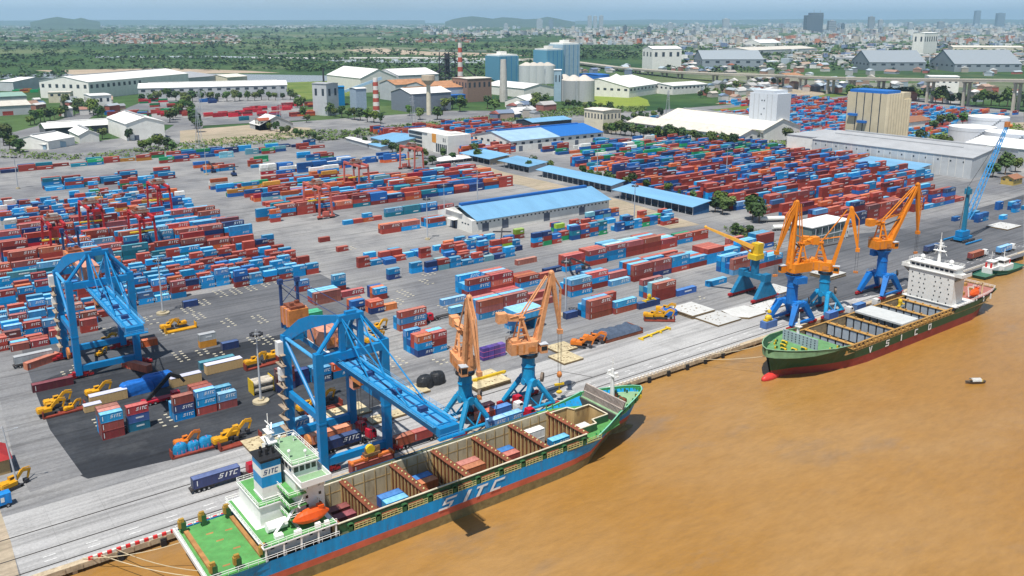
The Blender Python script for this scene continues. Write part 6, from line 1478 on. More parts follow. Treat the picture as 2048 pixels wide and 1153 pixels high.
# yellow grab near green ship bow on blue box
q = G(1532, 660); t = thing('grab_box', 'blue box carrying a yellow grab at the green ship bow', 'grab box', (q.x, q.y, 0)); MB().box(0,7,0,3,.1,2.8).build('box', cpaint('m'), t); MB().ball((3,1.5,4),1.6,1.3,1.3,0,8,6).box(1,5,.6,2.4,2.8,3.4).ball((3.4,1.5,6.4),.9,.9,.9,0,6,5).build('grab', m_yel, t)
# ---------------------------------------------------------------- buildings and small things at the left frame edge
q = G(28, 938); t = thing('gate_lodge', 'ochre lodge with a steep red roof at the left frame edge', 'lodge', (q.x-12, q.y-2, 0), 0)
MB().box(0,11,0,9,0,4.4).build('wall', mat('lodge_ochre', (.40,.28,.13), var=.2, grime=.3), t); mb = MB(); mb.add([(-.8,-.8,4.3),(11.8,-.8,4.3),(11.8,9.8,4.3),(-.8,9.8,4.3),(5.5,2,9),(5.5,7,9)], [(0,1,4),(1,2,5,4),(2,3,5),(3,0,4,5)]); mb.build('roof', mat('lodge_red_roof', (.40,.03,.03), var=.12), t); MB().box(11.0,11.06,3,5.6,1.2,3.4).box(4,6.4,-.06,0,1.2,3.4).build('window', mat('window_blue_grey', (.10,.16,.22), rough=.2), t)
q = G(36, 975); t = thing('utility_pole', 'leaning concrete utility pole with lamps beside the lodge', 'utility pole', (q.x, q.y, 0)); MB().tube((0,0,0),(-1.5,1.5,17),.24,0,8,.16).build('pole', m_galv, t); MB().beam((-1.4,1.4,15.5),(1.2,.6,16),.12,.12).beam((-1.5,1.5,16.4),(-2.8,2.6,16.6),.12,.12).box(1,1.9,.4,.8,15.9,16.1).build('lamp_arm', m_galv, t)
q = G(18, 978); ex('yellow excavator at the left frame edge below the lodge', 22, 978, .4, m_exy, 0, 1.0)
q = G(8, 1018); t = thing('cabin_truck', 'bright blue small cabin at the left frame edge', 'cabin', (q.x-3, q.y, 0), .1); MB().box(0,5,0,2.4,.8,3.6).build('body', cpaint('b'), t); MB().box(1,1.8,-.05,0,1.6,2.8).box(2.6,3.4,-.05,0,1.6,2.8).box(5,5.05,.4,2,1.6,2.8).build('window', m_cabw, t); wheel(t, 1, -.2, .5); wheel(t, 4, -.2, .5)
# ================================================================ sheds, offices, silos, plant
m_wallw = mat('wall_white', (.70,.69,.64), var=.08, scale=.15, grime=.12, rough=.8); m_wallg = mat('wall_grey', (.42,.44,.45), var=.10, scale=.1, grime=.1, rough=.8)
m_wallc = mat('wall_cream', (.60,.55,.42), var=.10, scale=.15, grime=.2, rough=.8); m_wallb = mat('wall_pale_blue', (.30,.42,.50), var=.1, scale=.15, grime=.1)
m_roofb = mat('roof_blue', (.155,.335,.51), rough=.5, var=.10, scale=.12, grime=.08, stretch=(1,.15,1)); m_roofb2 = mat('roof_pale_blue', (.30,.45,.58), rough=.5, var=.12, scale=.12); m_roofbb = mat('roof_strong_blue', (.015,.13,.42), rough=.5, var=.08)
m_roofw = mat('roof_white', (.72,.71,.68), rough=.6, var=.07, scale=.08, grime=.10); m_roofg = mat('roof_grey', (.36,.37,.38), rough=.6, var=.1, scale=.08, grime=.1); m_roofc = mat('roof_cream', (.62,.58,.50), rough=.6, var=.1, scale=.1, grime=.25)
m_roofr = mat('roof_rust', (.40,.20,.10), var=.25, scale=.15, grime=.5); m_win = mat('window_dark', (.04,.055,.07), rough=.2, var=.1); m_door = mat('door_slate', (.10,.12,.16), var=.15)
m_conw = mat('concrete_pale', (.46,.44,.40), var=.12, scale=.1, grime=.15)
def frame_of(A, B, away=True):
    a, b = Vector(A).xy, Vector(B).xy; d = (b-a); L = d.length; d = d/L; n = Vector((-d.y, d.x))
    if n.dot(Vector((FWD.x, FWD.y))) < 0: return b, -d, L, -Vector((-(-d).y, (-d).x)) if False else None
    return a, d, L, n
def shed(name, label, A, B, depth_, h, rise, wall, roof, cat='warehouse', ridge='x', win=0, doors=0, mon=None, over=.8, snap=True, group=None, px=True, wcol=None, band=None):
    a = G(*A).xy if px else Vector(A); b = G(*B).xy if px else Vector(B)
    d = b-a; L = d.length; ang = math.atan2(d.y, d.x)
    if snap:
        q = round(ang/(PI/2))*(PI/2)
        if abs(ang-q) < .30: ang = q
    d = Vector((math.cos(ang), math.sin(ang))); n = Vector((-d.y, d.x))
    if n.dot(Vector((FWD.x, FWD.y))) < 0:          # walk the front the other way so that the shed lies beyond it
        a, d, ang = a+d*L, -d, ang+PI; n = -n
    t = thing(name, label, cat, (a.x, a.y, 0), ang, group)
    W = depth_
    mb = MB(); mb.box(0, L, 0, W, -.3, h)
    if ridge == 'x': mb.add([(0,0,h),(0,W,h),(0,W/2,h+rise)], [(0,2,1)]); mb.add([(L,0,h),(L,W,h),(L,W/2,h+rise)], [(0,1,2)])
    else: mb.add([(0,0,h),(L,0,h),(L/2,0,h+rise)], [(0,1,2)]); mb.add([(0,W,h),(L,W,h),(L/2,W,h+rise)], [(0,2,1)])
    wl = mb.build('wall', wall, t)
    mb = MB(); o = over; s = .25
    if ridge == 'x':
        e = rise*o/(W/2)
        for zz, fl in ((s, False), (0, True)):
            f1 = [(-o,-o,h-e+zz),(L+o,-o,h-e+zz),(L+o,W/2,h+rise+zz),(-o,W/2,h+rise+zz)]; f2 = [(-o,W/2,h+rise+zz),(L+o,W/2,h+rise+zz),(L+o,W+o,h-e+zz),(-o,W+o,h-e+zz)]
            for f in (f1, f2): mb.poly(f[::-1] if fl else f)
        mb.poly([(-o,-o,h-e),(L+o,-o,h-e),(L+o,-o,h-e+s),(-o,-o,h-e+s)])
        for x, sg in ((-o, -1), (L+o, 1)): mb.poly([(x,-o,h-e),(x,W/2,h+rise),(x,W+o,h-e),(x,W+o,h-e+s),(x,W/2,h+rise+s),(x,-o,h-e+s)][::-sg])
    else:
        e = rise*o/(L/2)
        for zz, fl in ((s, False), (0, True)):
            f1 = [(-o,-o,h-e+zz),(L/2,-o,h+rise+zz),(L/2,W+o,h+rise+zz),(-o,W+o,h-e+zz)]; f2 = [(L/2,-o,h+rise+zz),(L+o,-o,h-e+zz),(L+o,W+o,h-e+zz),(L/2,W+o,h+rise+zz)]
            for f in (f1, f2): mb.poly(f[::-1] if fl else f)
        for y, sg in ((-o, 1), (W+o, -1)): mb.poly([(-o,y,h-e),(L/2,y,h+rise),(L+o,y,h-e),(L+o,y,h-e+s),(L/2,y,h+rise+s),(-o,y,h-e+s)][::sg])
        for x in (-o, L+o): mb.box(x-.05,x+.05,-o,W+o,h-e,h-e+s)
    rf = mb.build('roof', roof, t)
    if mon:
        mb = MB()
        if ridge == 'x': mb.box(L*.06, L*.94, W/2-1.2, W/2+1.2, h+rise+.25, h+rise+1.2)
        else: mb.box(L/2-1.2, L/2+1.2, W*.06, W*.94, h+rise+.25, h+rise+1.2)
        mb.build('ridge_vent', mon, rf)
    if win:
        k = int(L/win)
        for i in range(min(k, 40)):
            x = (i+.5)*L/k; MB().box(x-win*.22, x+win*.22, -.07, 0, h*.62, h*.84).build('window', m_win, wl)
        k2 = int(W/win)
        for x, sg in ((0, -1), (L, 1)):
            for i in range(min(k2, 10)):
                y = (i+.5)*W/k2; MB().box(min(x, x+sg*.07), max(x, x+sg*.07), y-win*.22, y+win*.22, h*.62, h*.84).build('window', m_win, wl)
    for i in range(doors):
        x = (i+.5)*L/doors; MB().box(x-2.2, x+2.2, -.1, 0, 0, min(5, h*.68)).build('door', m_door, wl)
    if band: MB().box(-.05, L+.05, -.05, W+.05, h*.0, h*.12).build('plinth_band', band, wl)
    return t
# blue roofed warehouse in mid picture : gable to -X
V0, V1, U0, U1 = 403.5, 440, 271, 376
t = thing('warehouse', 'big white warehouse with a long blue gable roof in the middle yard', 'warehouse', (U0, V0, 0))
L, W, h, rz_ = U1-U0, V1-V0, 7.2, 5.4
mb = MB(); mb.box(0,L,0,W,-.2,h); mb.add([(0,0,h),(0,W,h),(0,W/2,h+rz_)], [(0,2,1)]); mb.add([(L,0,h),(L,W,h),(L,W/2,h+rz_)], [(0,1,2)]); mb.box(-1.2,0,9.5,W-9.5,h+2.6,h+3.0)
wl = mb.build('wall', m_wallw, t)
mb = MB(); e = .35
mb.add([(2.5,-1.2,h-e+.3),(L+1,-1.2,h-e+.3),(L+1,W/2,h+rz_+.3),(2.5,W/2,h+rz_+.3),(2.5,W+1.2,h-e+.3),(L+1,W+1.2,h-e+.3),(2.5,-1.2,h-e),(L+1,-1.2,h-e)], [(0,1,2,3),(3,2,5,4),(6,7,1,0)])
rf = mb.build('roof', m_roofb, t)
MB().box(4,L-4,W/2-1.3,W/2+1.3,h+rz_+.3,h+rz_+1.5).build('ridge_vent', m_roofbb, rf)
for i in range(34): x = 3+i*3; MB().box(x,x+1.1,-.07,0,5.0,5.9).build('window', m_win, wl)
for x in (7, 21, 52, 80): MB().box(x,x+4.6,-.1,0,0,5).build('door', m_door, wl)
MB().box(-.1,0,15.5,21,0,5.2).build('door', m_door, wl); MB().box(-.16,-.1,17.4,19.2,0,5.0).build('door', m_black, wl)
for y in (3,6,9,26,29,32): MB().box(-.07,0,y,y+1.6,4.2,5.0).build('window', m_win, wl)
MB().box(-3.2,0,14.5,22,5.4,5.7).build('canopy', m_wallw, wl)
# blue and pale roofed warehouse beyond
t = shed('warehouse', 'white warehouse whose roof is half pale and half strong blue', (476.8, 644.5), (590, 644.5), 62, 10, 6, m_wallw, m_roofb2, doors=5, win=9, mon=m_roofbb, px=False)
MB().add([(58,-1,10.2),(114,-1,10.2),(114,31,16.45),(58,31,16.45),(58,63,10.2),(114,63,10.2)], [(0,1,2,3),(3,2,5,4)]).build('blue_roof_half', m_roofbb, t)
# long blue roofed sheds along the port road (walls toward the yard)
def openshed(lab, u, v0, v1, w, h, roofm, wallm, bays):
    t = thing('shed', lab, 'shed', (u, v0, 0), 0, 'blue roofed sheds along the port road'); L = v1-v0
    mb = MB(); mb.add([(-1.5,-1,h),(w+1,-1,h+2.2),(w+1,L+1,h+2.2),(-1.5,L+1,h)], [(0,1,2,3)]); mb.add([(-1.5,-1,h-.3),(w+1,-1,h+1.9),(w+1,L+1,h+1.9),(-1.5,L+1,h-.3)], [(3,2,1,0)]); mb.add([(-1.5,-1,h),(w+1,-1,h+2.2),(w+1,-1,h+1.9),(-1.5,-1,h-.3)], [(3,2,1,0)]); mb.add([(-1.5,-1,h),(-1.5,L+1,h),(-1.5,L+1,h-.3),(-1.5,-1,h-.3)], [(0,1,2,3)])
    mb.build('roof', roofm, t)
    wl = MB().box(w*.45,w,0,L,0,h+.6).box(0,w*.45,0,.3,0,h).build('wall', wallm, t)
    for i in range(bays):
        y = (i+.5)*L/bays; MB().box(w*.45-.08,w*.45,y-L/bays*.36,y+L/bays*.36,.2,h*.75).build('door', m_door, wl); MB().box(-.2,.15,y-L/bays*.5-.15,y-L/bays*.5+.15,0,h-.2).build('post', m_galv, t)
    return t
openshed('nearest blue roofed shed with dark blue bays, beside the port road', 407, 361, 432, 15, 5.6, m_roofb, mat('wall_deep_blue', (.02,.10,.24), var=.15), 12)
openshed('long narrow blue roofed shed in the row of trees', 418, 446, 530, 11, 5.2, m_roofb, m_wallg, 14)
openshed('far small blue roofed shed near the road bend', 421, 545, 585, 18, 5.2, m_roofb, m_wallg, 6)
openshed('farthest blue canopy by the road junction', 419, 596, 640, 20, 5.2, m_roofb, m_soil, 5)
# office block : black glass wing and white portal wing
t = thing('office_building', 'modern port office with glass wing and white framed facade', 'office', (424, 664, 0))
MB().box(0,22,26,75,0,16).build('glass_wing', m_wallw, t)
for z in (1.2, 5.0, 8.8, 12.4): MB().box(-.15,0,50,74,z,z+2.6).box(1,21,25.85,26,z,z+2.6).build('window_band', m_win, t)
MB().box(-3,22,0,26,0,17.2).build('white_wing', m_wallw, t); MB().box(-3.2,-3,20,27,9,17).build('orange_panel', mat('orange_panel', (.58,.25,.04)), t)
for i in range(6): MB().box(-3.15,-3,2+i*3.2,4.2+i*3.2,1,8.6).build('window', m_win, t)
for y in (4, 7): MB().box(-3.15,-3,y,y+1.2,11,14.5).build('window', m_win, t)
MB().box(4,16,6,18,17.2,18.4).box(-1,21,40,74,16,16.3).build('roof_slab', m_roofw, t)
t = thing('palm_canopy', 'white tent canopy over parked cars by the office', 'canopy', (G(880,330).x, G(880,330).y, 0))
mb = MB(); mb.add([(0,0,3),(34,0,3),(34,12,3),(0,12,3),(6,6,5.5),(17,6,5.8),(28,6,5.5)], [(0,1,5,4),(1,2,6,5),(2,3,4,5,6),(3,0,4),(1,6,5)]); mb.build('canopy_sheet', m_roofw, t)
mb = MB()
for x in (0.5,12,24,33.5):
    for y in (.5, 11.5): mb.tube((x,y,0),(x,y,3),.12,0,5)
mb.build('post', m_galv, t)
# cream long shed with tower, white tower block
shed('long_shed', 'long cream roofed shed with a second higher gable behind the trees', (681, 549), (681, 704), 34, 9, 5, m_wallw, m_roofc, win=9, over=1, px=False)
shed('long_shed', 'higher cream roofed twin shed behind the cream one', (716, 549), (716, 690), 60, 12, 9, m_wallw, m_roofc, mon=m_roofg, over=1, px=False)
t = thing('silo_tower', 'tall white windowless tower standing at the end of the cream shed', 'tower', (738, 551, 0)); MB().box(0,22,0,34,0,46).box(.5,21.5,4,30,46,49).build('wall', m_wallb if False else mat('tower_white', (.62,.66,.70), var=.06), t)
for y in (6,12,22,28): MB().box(-.2,0,y,y+.6,2,45).build('pilaster', m_wallg, t)
for y,z in ((15,38),(15,30),(18,38),(18,24),(9,16),(25,12)): MB().box(-.12,0,y,y+1.2,z,z+1.4).build('window', m_win, t)
t = thing('grain_silo', 'beige ribbed grain elevator with dark vertical joints', 'silo', (756, 437, 0))
m_beig = mat('silo_beige', (.52,.45,.31), var=.08, scale=.1, grime=.12)
MB().box(0,40,8,48,0,52).build('silo_block', m_beig, t); MB().box(0,22,8,46,52,54.5).build('roof_slab', m_roofbb, t)
mb = MB()
for i in range(9):
    mb.tube((2+i*4.4,8,0),(2+i*4.4,8,52 if i < 6 else 46),2.3,0,10)
mb.build('ribbed_tubes', m_beig, t)
for y in (14,22,30,38): MB().box(-.12,0,y,y+.9,0,52).build('dark_joint', m_win, t)
for (y, z) in ((36,30),(26,24)): MB().box(-3,0,y,y+9,z,z+2.2).build('blue_balcony', m_roofbb, t)
MB().box(-5,0,10,46,0,4).build('blue_annex', m_cblue, t)
# grey warehouse in the right middle with annex
t = shed('warehouse', 'very long grey flat roofed warehouse behind the right yard', (672, 322), (672, 462), 74, 16, 5, m_wallg, m_roofg, mon=m_roofg, over=.6, px=False)
mb = MB()
for k in range(23): mb.box(k*6+2, k*6+2.3, -.15, 0, .5, 16)
mb.build('wall_rib', m_wallw, t)
for k in range(14): MB().box(k*10+3,k*10+4.2,-.12,0,11.5,12.8).build('vent_opening', m_win, t)
MB().box(6,120,24,25.5,18.4,20.4).box(20,90,50,51.5,18.4,20.4).build('roof_monitor', m_roofg, t)
MB().box(-28,0,2,60,0,17).build('annex_wall', m_wallw, t); MB().box(-28.5,.5,1.5,60.5,17,17.4).build('annex_roof', m_roofg, t)
t = shed('long_shed', 'white roofed shed running off frame behind the grey warehouse', (760, 300), (760, 372), 60, 15, 4, m_wallg, m_roofw, px=False)
t = openshed('sky blue canopy attached before the long grey warehouse', 648, 352, 425, 20, 6, m_roofb, m_wallg, 9)
# tanks
for lab, x, y, r in (('white oil tank with a diagonal stair, nearest the silo', 1958, 292, 21), ('white oil tank carrying a round emblem at the frame edge', 2032, 305, 20), ('white oil tank behind the two others', 1990, 268, 20)):
    q = G(x, y); t = thing('storage_tank', lab, 'tank', (q.x+8, q.y+12, 0), 0, 'white storage tanks')
    MB().tube((0,0,0),(0,0,17),r,0,36).build('shell', mat('tank_white', (.60,.64,.70), var=.05, scale=.08), t); mb = MB(); n = 36
    mb.add([(r*math.cos(2*PI*i/n), r*math.sin(2*PI*i/n), 17) for i in range(n)]+[(0,0,19.5)], [(i,(i+1)%n,n) for i in range(n)]); mb.build('roof', m_roofw, t)
    mb = MB()
    for i in range(12): a = 3.2+i*.085; mb.rbox((math.cos(a)*(r+.4), math.sin(a)*(r+.4)), .8, 1.9, i*1.4, i*1.4+.35, a)
    mb.build('stair', m_galv, t)
    MB().tube((0,0,13.5),(0,0,13.8),r+.15,0,36).build('ring', m_wallg, t)
# left middle distance sheds
shed('warehouse', 'white roofed hall with blue annex beside the boundary trees, lowest at left', (28, 297), (98, 300), 34, 8, 4.5, m_wallw, m_roofw, ridge='y', over=.6, mon=m_roofg)
shed('annex', 'low white lean-to hall right of the lowest white hall', (92, 300), (133, 294), 20, 5, 2.6, m_wallb, m_roofw, ridge='y')
shed('long_shed', 'long white roofed shed with dark open front', (92, 275), (255, 262), 36, 9, 4, m_win, m_roofw, ridge='x', mon=m_roofw)
shed('warehouse', 'small white gabled hall between two trees', (160, 287), (200, 285), 50, 8, 4.5, m_wallw, m_roofw, ridge='y', mon=m_roofg)
shed('warehouse', 'white gabled hall with wide roof at the road side', (255, 282), (330, 276), 80, 17, 5.5, m_wallw, m_roofw, ridge='y', mon=m_roofg, doors=2)
shed('house', 'small pale blue two storey office with roof tank', (228, 270), (250, 268), 14, 13, .6, m_wallb, m_wallb, cat='building', win=5)
shed('warehouse', 'big white hall with row of square windows, far left', (82, 196), (180, 199), 240, 26, 8, m_wallw, m_roofw, ridge='y', win=12, mon=m_roofg)
shed('building', 'cream low block beneath the big white hall', (98, 206), (142, 205), 22, 15, .6, m_wallc, m_roofc, cat='building', win=9)
shed('long_shed', 'very long white roofed shed across the far depot', (278, 198), (575, 190), 46, 16, 6, m_wallg, m_roofw, ridge='x', mon=m_roofw, win=14)
shed('long_shed', 'grey roofed shed behind the very long one', (275, 172), (372, 168), 60, 14, 4, m_wallg, m_roofg, mon=m_roofg)
shed('warehouse', 'pale grey roofed hall beyond the long shed', (372, 172), (440, 166), 150, 14, 6, m_wallg, m_roofg)
shed('warehouse', 'small cream hall left of the grass field', (455, 168), (495, 165), 60, 12, 4, m_wallc, m_roofc)
shed('warehouse', 'green roofed low hall at the far left edge', (0, 208), (55, 206), 90, 10, 3, m_wallg, mat('roof_green_grey', (.22,.34,.28)))
shed('warehouse', 'cream roofed hall cut by the left frame edge', (0, 232), (62, 228), 70, 12, 4, m_wallg, m_roofc)
shed('warehouse', 'white hall cut by the left frame edge, farther', (0, 182), (28, 183), 90, 16, 5, m_wallg, m_roofw)
shed('apartment_block', 'white low block with rows of dark windows in the depot', (184, 226), (222, 223), 40, 22, .6, m_wallw, m_roofw, cat='building', win=7)
shed('house', 'cream gatehouse by the far depot', (243, 188), (260, 187), 18, 12, .6, m_wallc, m_roofc, cat='building')
t = shed('arched_hall', 'white arched canopy hall by the excavator park', (520, 262), (590, 258), 30, 6, 9, m_wallg, m_roofw, ridge='y'); 
shed('house', 'small white house beside the arched hall', (520, 262), (540, 260), 14, 11, 2, m_wallw, mat('roof_tile_red', (.36,.10,.05)), cat='building', win=6)
# plant in the centre distance
shed('factory_hall', 'white double roofed factory hall, leftmost of the plant', (722, 186), (792, 182), 130, 24, 14, m_wallw, m_roofw, ridge='y', cat='factory')
shed('factory_hall', 'white hall with rusty roof stripes right of it', (798, 182), (880, 178), 90, 26, 9, m_wallg, m_roofw, ridge='x', cat='factory')
shed('factory_hall', 'slate walled hall with white roof before the rusty one', (783, 219), (838, 224), 62, 24, 6, mat('wall_slate', (.20,.23,.28)), m_roofw, ridge='y', cat='factory', mon=m_roofr)
shed('factory_hall', 'rust roofed hall with white gable side', (760, 198), (800, 202), 60, 24, 6, m_wallg, m_roofr, ridge='y', cat='factory')
shed('factory_hall', 'hall with blue lower wall and rust patch roof', (862, 208), (935, 204), 80, 22, 7, m_wallg, m_roofr, ridge='x', cat='factory')
shed('factory_block', 'blue clad low block at the foot of the plant', (888, 209), (930, 206), 16, 12, .6, m_roofbb, m_roofbb, cat='factory')
shed('factory_block', 'red brown concrete frame block beside the second chimney', (935, 205), (975, 201), 40, 34, .6, mat('frame_brown', (.26,.17,.13)), m_roofc, cat='factory', win=8)
shed('factory_block', 'white concrete kiln block on the left of the plant', (627, 230), (655, 232), 22, 40, .8, m_wallg, m_roofg, cat='factory', win=9)
shed('factory_block', 'pale blue block before the striped chimney', (714, 232), (736, 231), 18, 34, .8, mat('wall_steel_blue', (.30,.38,.46)), m_roofw, cat='factory')
shed('factory_block', 'teal conveyor house of the plant', (655, 212), (690, 211), 26, 26, .8, m_cblue, m_cblue, cat='factory')
t = thing('conveyor', 'sloping pale blue conveyor bridge of the plant', 'conveyor', tuple(G(690, 196))); MB().beam((0,0,10),(52,-26,30),6,4).build('gallery', m_roofb2, t); MB().beam((20,-10,0),(20,-10,15),2,2).beam((40,-20,0),(40,-20,23),2,2).build('trestle', m_steel, t)
def chimney(lab, x, y, h, r, striped=True, col=None):
    q = G(x, y); t = thing('chimney', lab, 'chimney', (q.x, q.y, 0)); n = 9
    a, b = MB(), MB()
    for i in range(n):
        z0, z1 = h*i/n, h*(i+1)/n; f = lambda z: r*(1-.35*z/h)
        (a if (i % 2 == 0 or not striped) else b).tube((0,0,z0),(0,0,z1),f(z0),0,14,f(z1))
    a.build('shaft', col or mat('chimney_white', (.62,.58,.54), grime=.2), t)
    if striped: b.build('red_band', mat('chimney_red', (.42,.08,.05), grime=.2), t)
    return t
chimney('red and white striped chimney in front of the plant', 753, 228, 46, 4.6); chimney('tall red and white chimney behind the plant', 921, 172, 78, 5.5)
chimney('pale concrete chimney right of the plant', 1007, 204, 62, 6.5, False, m_conw); chimney('short striped stack at the brown block', 948, 203, 30, 4); chimney('thin dark stack on the left plant', 649, 200, 48, 1.8, False, m_steel)
q = G(858, 230); t = thing('water_tower', 'cream mushroom water tower before the plant', 'water tower', (q.x, q.y, 0)); MB().tube((0,0,0),(0,0,38),3.2,0,12,2.6).build('shaft', m_wallc, t); MB().tube((0,0,38),(0,0,44),3,0,16,9).tube((0,0,44),(0,0,50),9,0,16,8.5).build('tank', mat('tank_stone', (.40,.33,.24)), t)
q = G(895, 170); t = thing('kiln_tower', 'dark lattice preheater tower beside the tall chimney', 'plant tower', (q.x, q.y, 0))
mb = MB()
for z in (0,12,24,36,48):
    mb.box(-12,12,-12,12,z,z+1.2)
    for sx in (-11,11):
        for sy in (-11,11): mb.beam((sx,sy,z),(sx*.92,sy*.92,z+12),1.6,1.6)
    mb.beam((-11,-11,z),(11,-11,z+12),1,1); mb.beam((-11,11,z),(-11,-11,z+12),1,1)
mb.tube((0,0,20),(0,0,58),5,0,10); mb.tube((-5,-6,36),(-5,-6,50),3,0,8)
mb.build('lattice', m_steel, t); MB().beam((12,0,50),(60,-20,8),3,2.5).beam((-12,0,30),(-44,10,6),4,3).build('inclined_duct', m_steel, t)
# silos
def cyl(lab, x, y, r, h, m, cone=4, grp=None, name='silo'):
    q = G(x, y); t = thing(name, lab, 'silo', (q.x, q.y, 0), 0, grp); MB().tube((0,0,0),(0,0,h),r,0,24).build('shell', m, t); mb = MB(); mb.tube((0,0,h),(0,0,h+cone),r,0,24,r*.15); mb.build('cone_roof', mat('silo_cap', (.50,.46,.40)), t); return t
m_sil = mat('silo_grey', (.40,.41,.41), metal=.2, rough=.45, var=.08)
for i, (x, y) in enumerate(((1128, 205), (1147, 207), (1168, 207))): cyl('corrugated grey silo of the front trio, %s from its left' % ordn(i), x, y-4, 15.5, 31, m_sil, 8, 'front silos')
for i, x in enumerate((1053, 1067, 1081, 1095)): cyl('pale grey silo of the back row, %s from its left' % ordn(i), x, 167, 15, 34, mat('silo_pale', (.48,.50,.50)), 6, 'back silos')
for lab, x, y, w_, h in (('blue clad silo block on the left of the silo row', 1018, 168, 46, 52), ('blue clad silo block in the middle of the silo row', 1110, 166, 42, 62), ('pale blue tall silo block at the end of the silo row', 1142, 164, 44, 72)):
    q = G(x, y); t = thing('silo_block', lab, 'silo', (q.x-w_/2, q.y, 0)); MB().box(0,w_,0,w_,0,h).build('cladding', mat('cladding_blue', (.10,.27,.38), var=.1) if 'pale' not in lab else m_wallb, t); MB().box(2,w_-2,2,w_-2,h,h+3).box(w_*.3,w_*.6,w_*.3,w_*.6,h+3,h+8).build('head_house', m_wallw, t)
    for k in range(4): MB().box(w_*(k+.5)/4-.4, w_*(k+.5)/4+.4, -.3, 0, 2, h).build('pilaster', m_cblue, t)
t = shed('dryer_tower', 'white skeletal dryer tower before the grey silos', (1108, 203), (1122, 203), 14, 46, .8, m_wallb, m_roofw, cat='plant tower', win=4)
shed('warehouse', 'white roofed halls beside the dryer tower', (1048, 196), (1108, 192), 110, 14, 6, m_wallw, m_roofw, ridge='y')
shed('warehouse', 'small white arched hall by the pale chimney', (1010, 214), (1056, 216), 46, 9, 6, m_wallw, m_roofw, ridge='y')
shed('warehouse', 'strong blue clad hall beside the yellow green field', (1196, 181), (1222, 180), 50, 26, .8, m_roofbb, m_roofbb)
shed('warehouse', 'blue low canopy left of the strong blue hall', (1178, 180), (1200, 179), 60, 16, 2, m_roofb, m_roofb)
shed('warehouse', 'white multi gabled hall right of the field', (1258, 196), (1322, 186), 110, 16, 12, m_wallw, m_roofw, ridge='x', win=12)
shed('warehouse', 'white hall with arch behind the multi gabled hall', (1222, 178), (1258, 178), 70, 14, 8, m_wallw, m_roofw, ridge='y')
shed('warehouse', 'white flat hall far right of the field', (1345, 190), (1400, 184), 60, 14, 3, m_wallw, m_roofw, win=9)
shed('warehouse', 'cluster hall with pale roof by the viaduct foot', (1160, 178), (1178, 178), 40, 12, 3, m_wallc, m_roofw)
shed('apartment_block', 'cream five storey block with dark windows before the hedge', (1168, 262), (1210, 267), 26, 24, .8, m_wallc, m_roofc, cat='building', win=4.5)
shed('canopy', 'blue roofed open canopy beyond the half blue warehouse', (1065, 262), (1128, 253), 30, 9, 2.5, m_win, m_roofb, cat='canopy')
shed('shed', 'low pale blue shed left of the port office', (742, 288), (812, 296), 50, 6, 3, m_wallg, m_roofb, ridge='x')
shed('bus_shelter', 'long narrow white roof before the low blue shed', (692, 284), (735, 296), 8, 4, .6, m_wallg, m_roofw, cat='canopy', snap=False)
shed('bus_shelter', 'small blue roof after the narrow white one', (738, 297), (762, 303), 10, 4, .8, m_wallg, m_roofb, cat='canopy', snap=False)
shed('house', 'pink roofed house below the viaduct', (1578, 165), (1605, 163), 40, 12, 4, m_wallc, m_roofr, cat='building')
shed('apartment_block', 'white barracks block under the viaduct', (1856, 185), (1916, 186), 40, 26, .8, m_wallw, m_roofw, cat='building', win=9)
shed('house', 'low brown roofed house before the oil tanks', (1800, 262), (1880, 256), 26, 8, 4, m_wallw, mat('roof_tile_brown', (.28,.13,.07)), cat='building')
shed('house', 'yellow house with brown roof at the right edge', (2026, 372), (2044, 368), 9, 5, 2, mat('wall_yellow', (.50,.36,.10)), mat('roof_tile_brown', (0,0,0)), cat='building', win=4)
shed('shed', 'turquoise roofed shed behind the yellow house', (1990, 335), (2046, 333), 20, 6, 2, m_wallg, mat('roof_turquoise', (.12,.42,.38)))
# grey site office by the orange cranes
q = G(1615, 490); t = thing('site_office', 'grey flat roofed site office on posts behind the orange cranes', 'office', (q.x, q.y-2, 0)); MB().box(0,34,0,14,0,9.5).build('wall', mat('wall_dark_green_grey', (.13,.17,.16)), t); MB().box(30,34.2,-.2,14.2,0,9.6).build('end_wall', m_wallw, t); MB().box(-.6,34.6,-.8,14.6,9.5,10).build('roof', m_roofw, t)
for k in range(5): MB().box(3+k*5.5,6+k*5.5,-.1,0,5.5,8).build('window', m_win, t); 
for k in range(6): MB().tube((k*5.6,-2.5,0),(k*5.6,-2.5,9.4),.18,0,6).build('post', m_galv, t)
MB().box(-1,34,-2.8,-2.2,5,5.25).build('gallery', m_galv, t)
for k in range(3): MB().box(30.8+k,31.4+k,-.3,-.2,2+k%2*3,3.4+k%2*3).build('window', m_win, t)
for lab, x, y in (('white tank trailer parked by the trees behind the short rows', 1520, 445), ('second white trailer beside the site office trees', 1545, 462)):
    q = G(x, y); t = thing('tank_trailer', lab, 'trailer', (q.x, q.y, 0), -.5); MB().tube((0,0,2.1),(15,0,2.1),1.35,0,14).build('tank', m_wallw, t); MB().box(0,15,-.6,.6,.6,1.0).build('chassis', m_steel, t)
    for xx in (2,3.4,12): 
        for y_ in (-1,1): wheel(t, xx, y_)
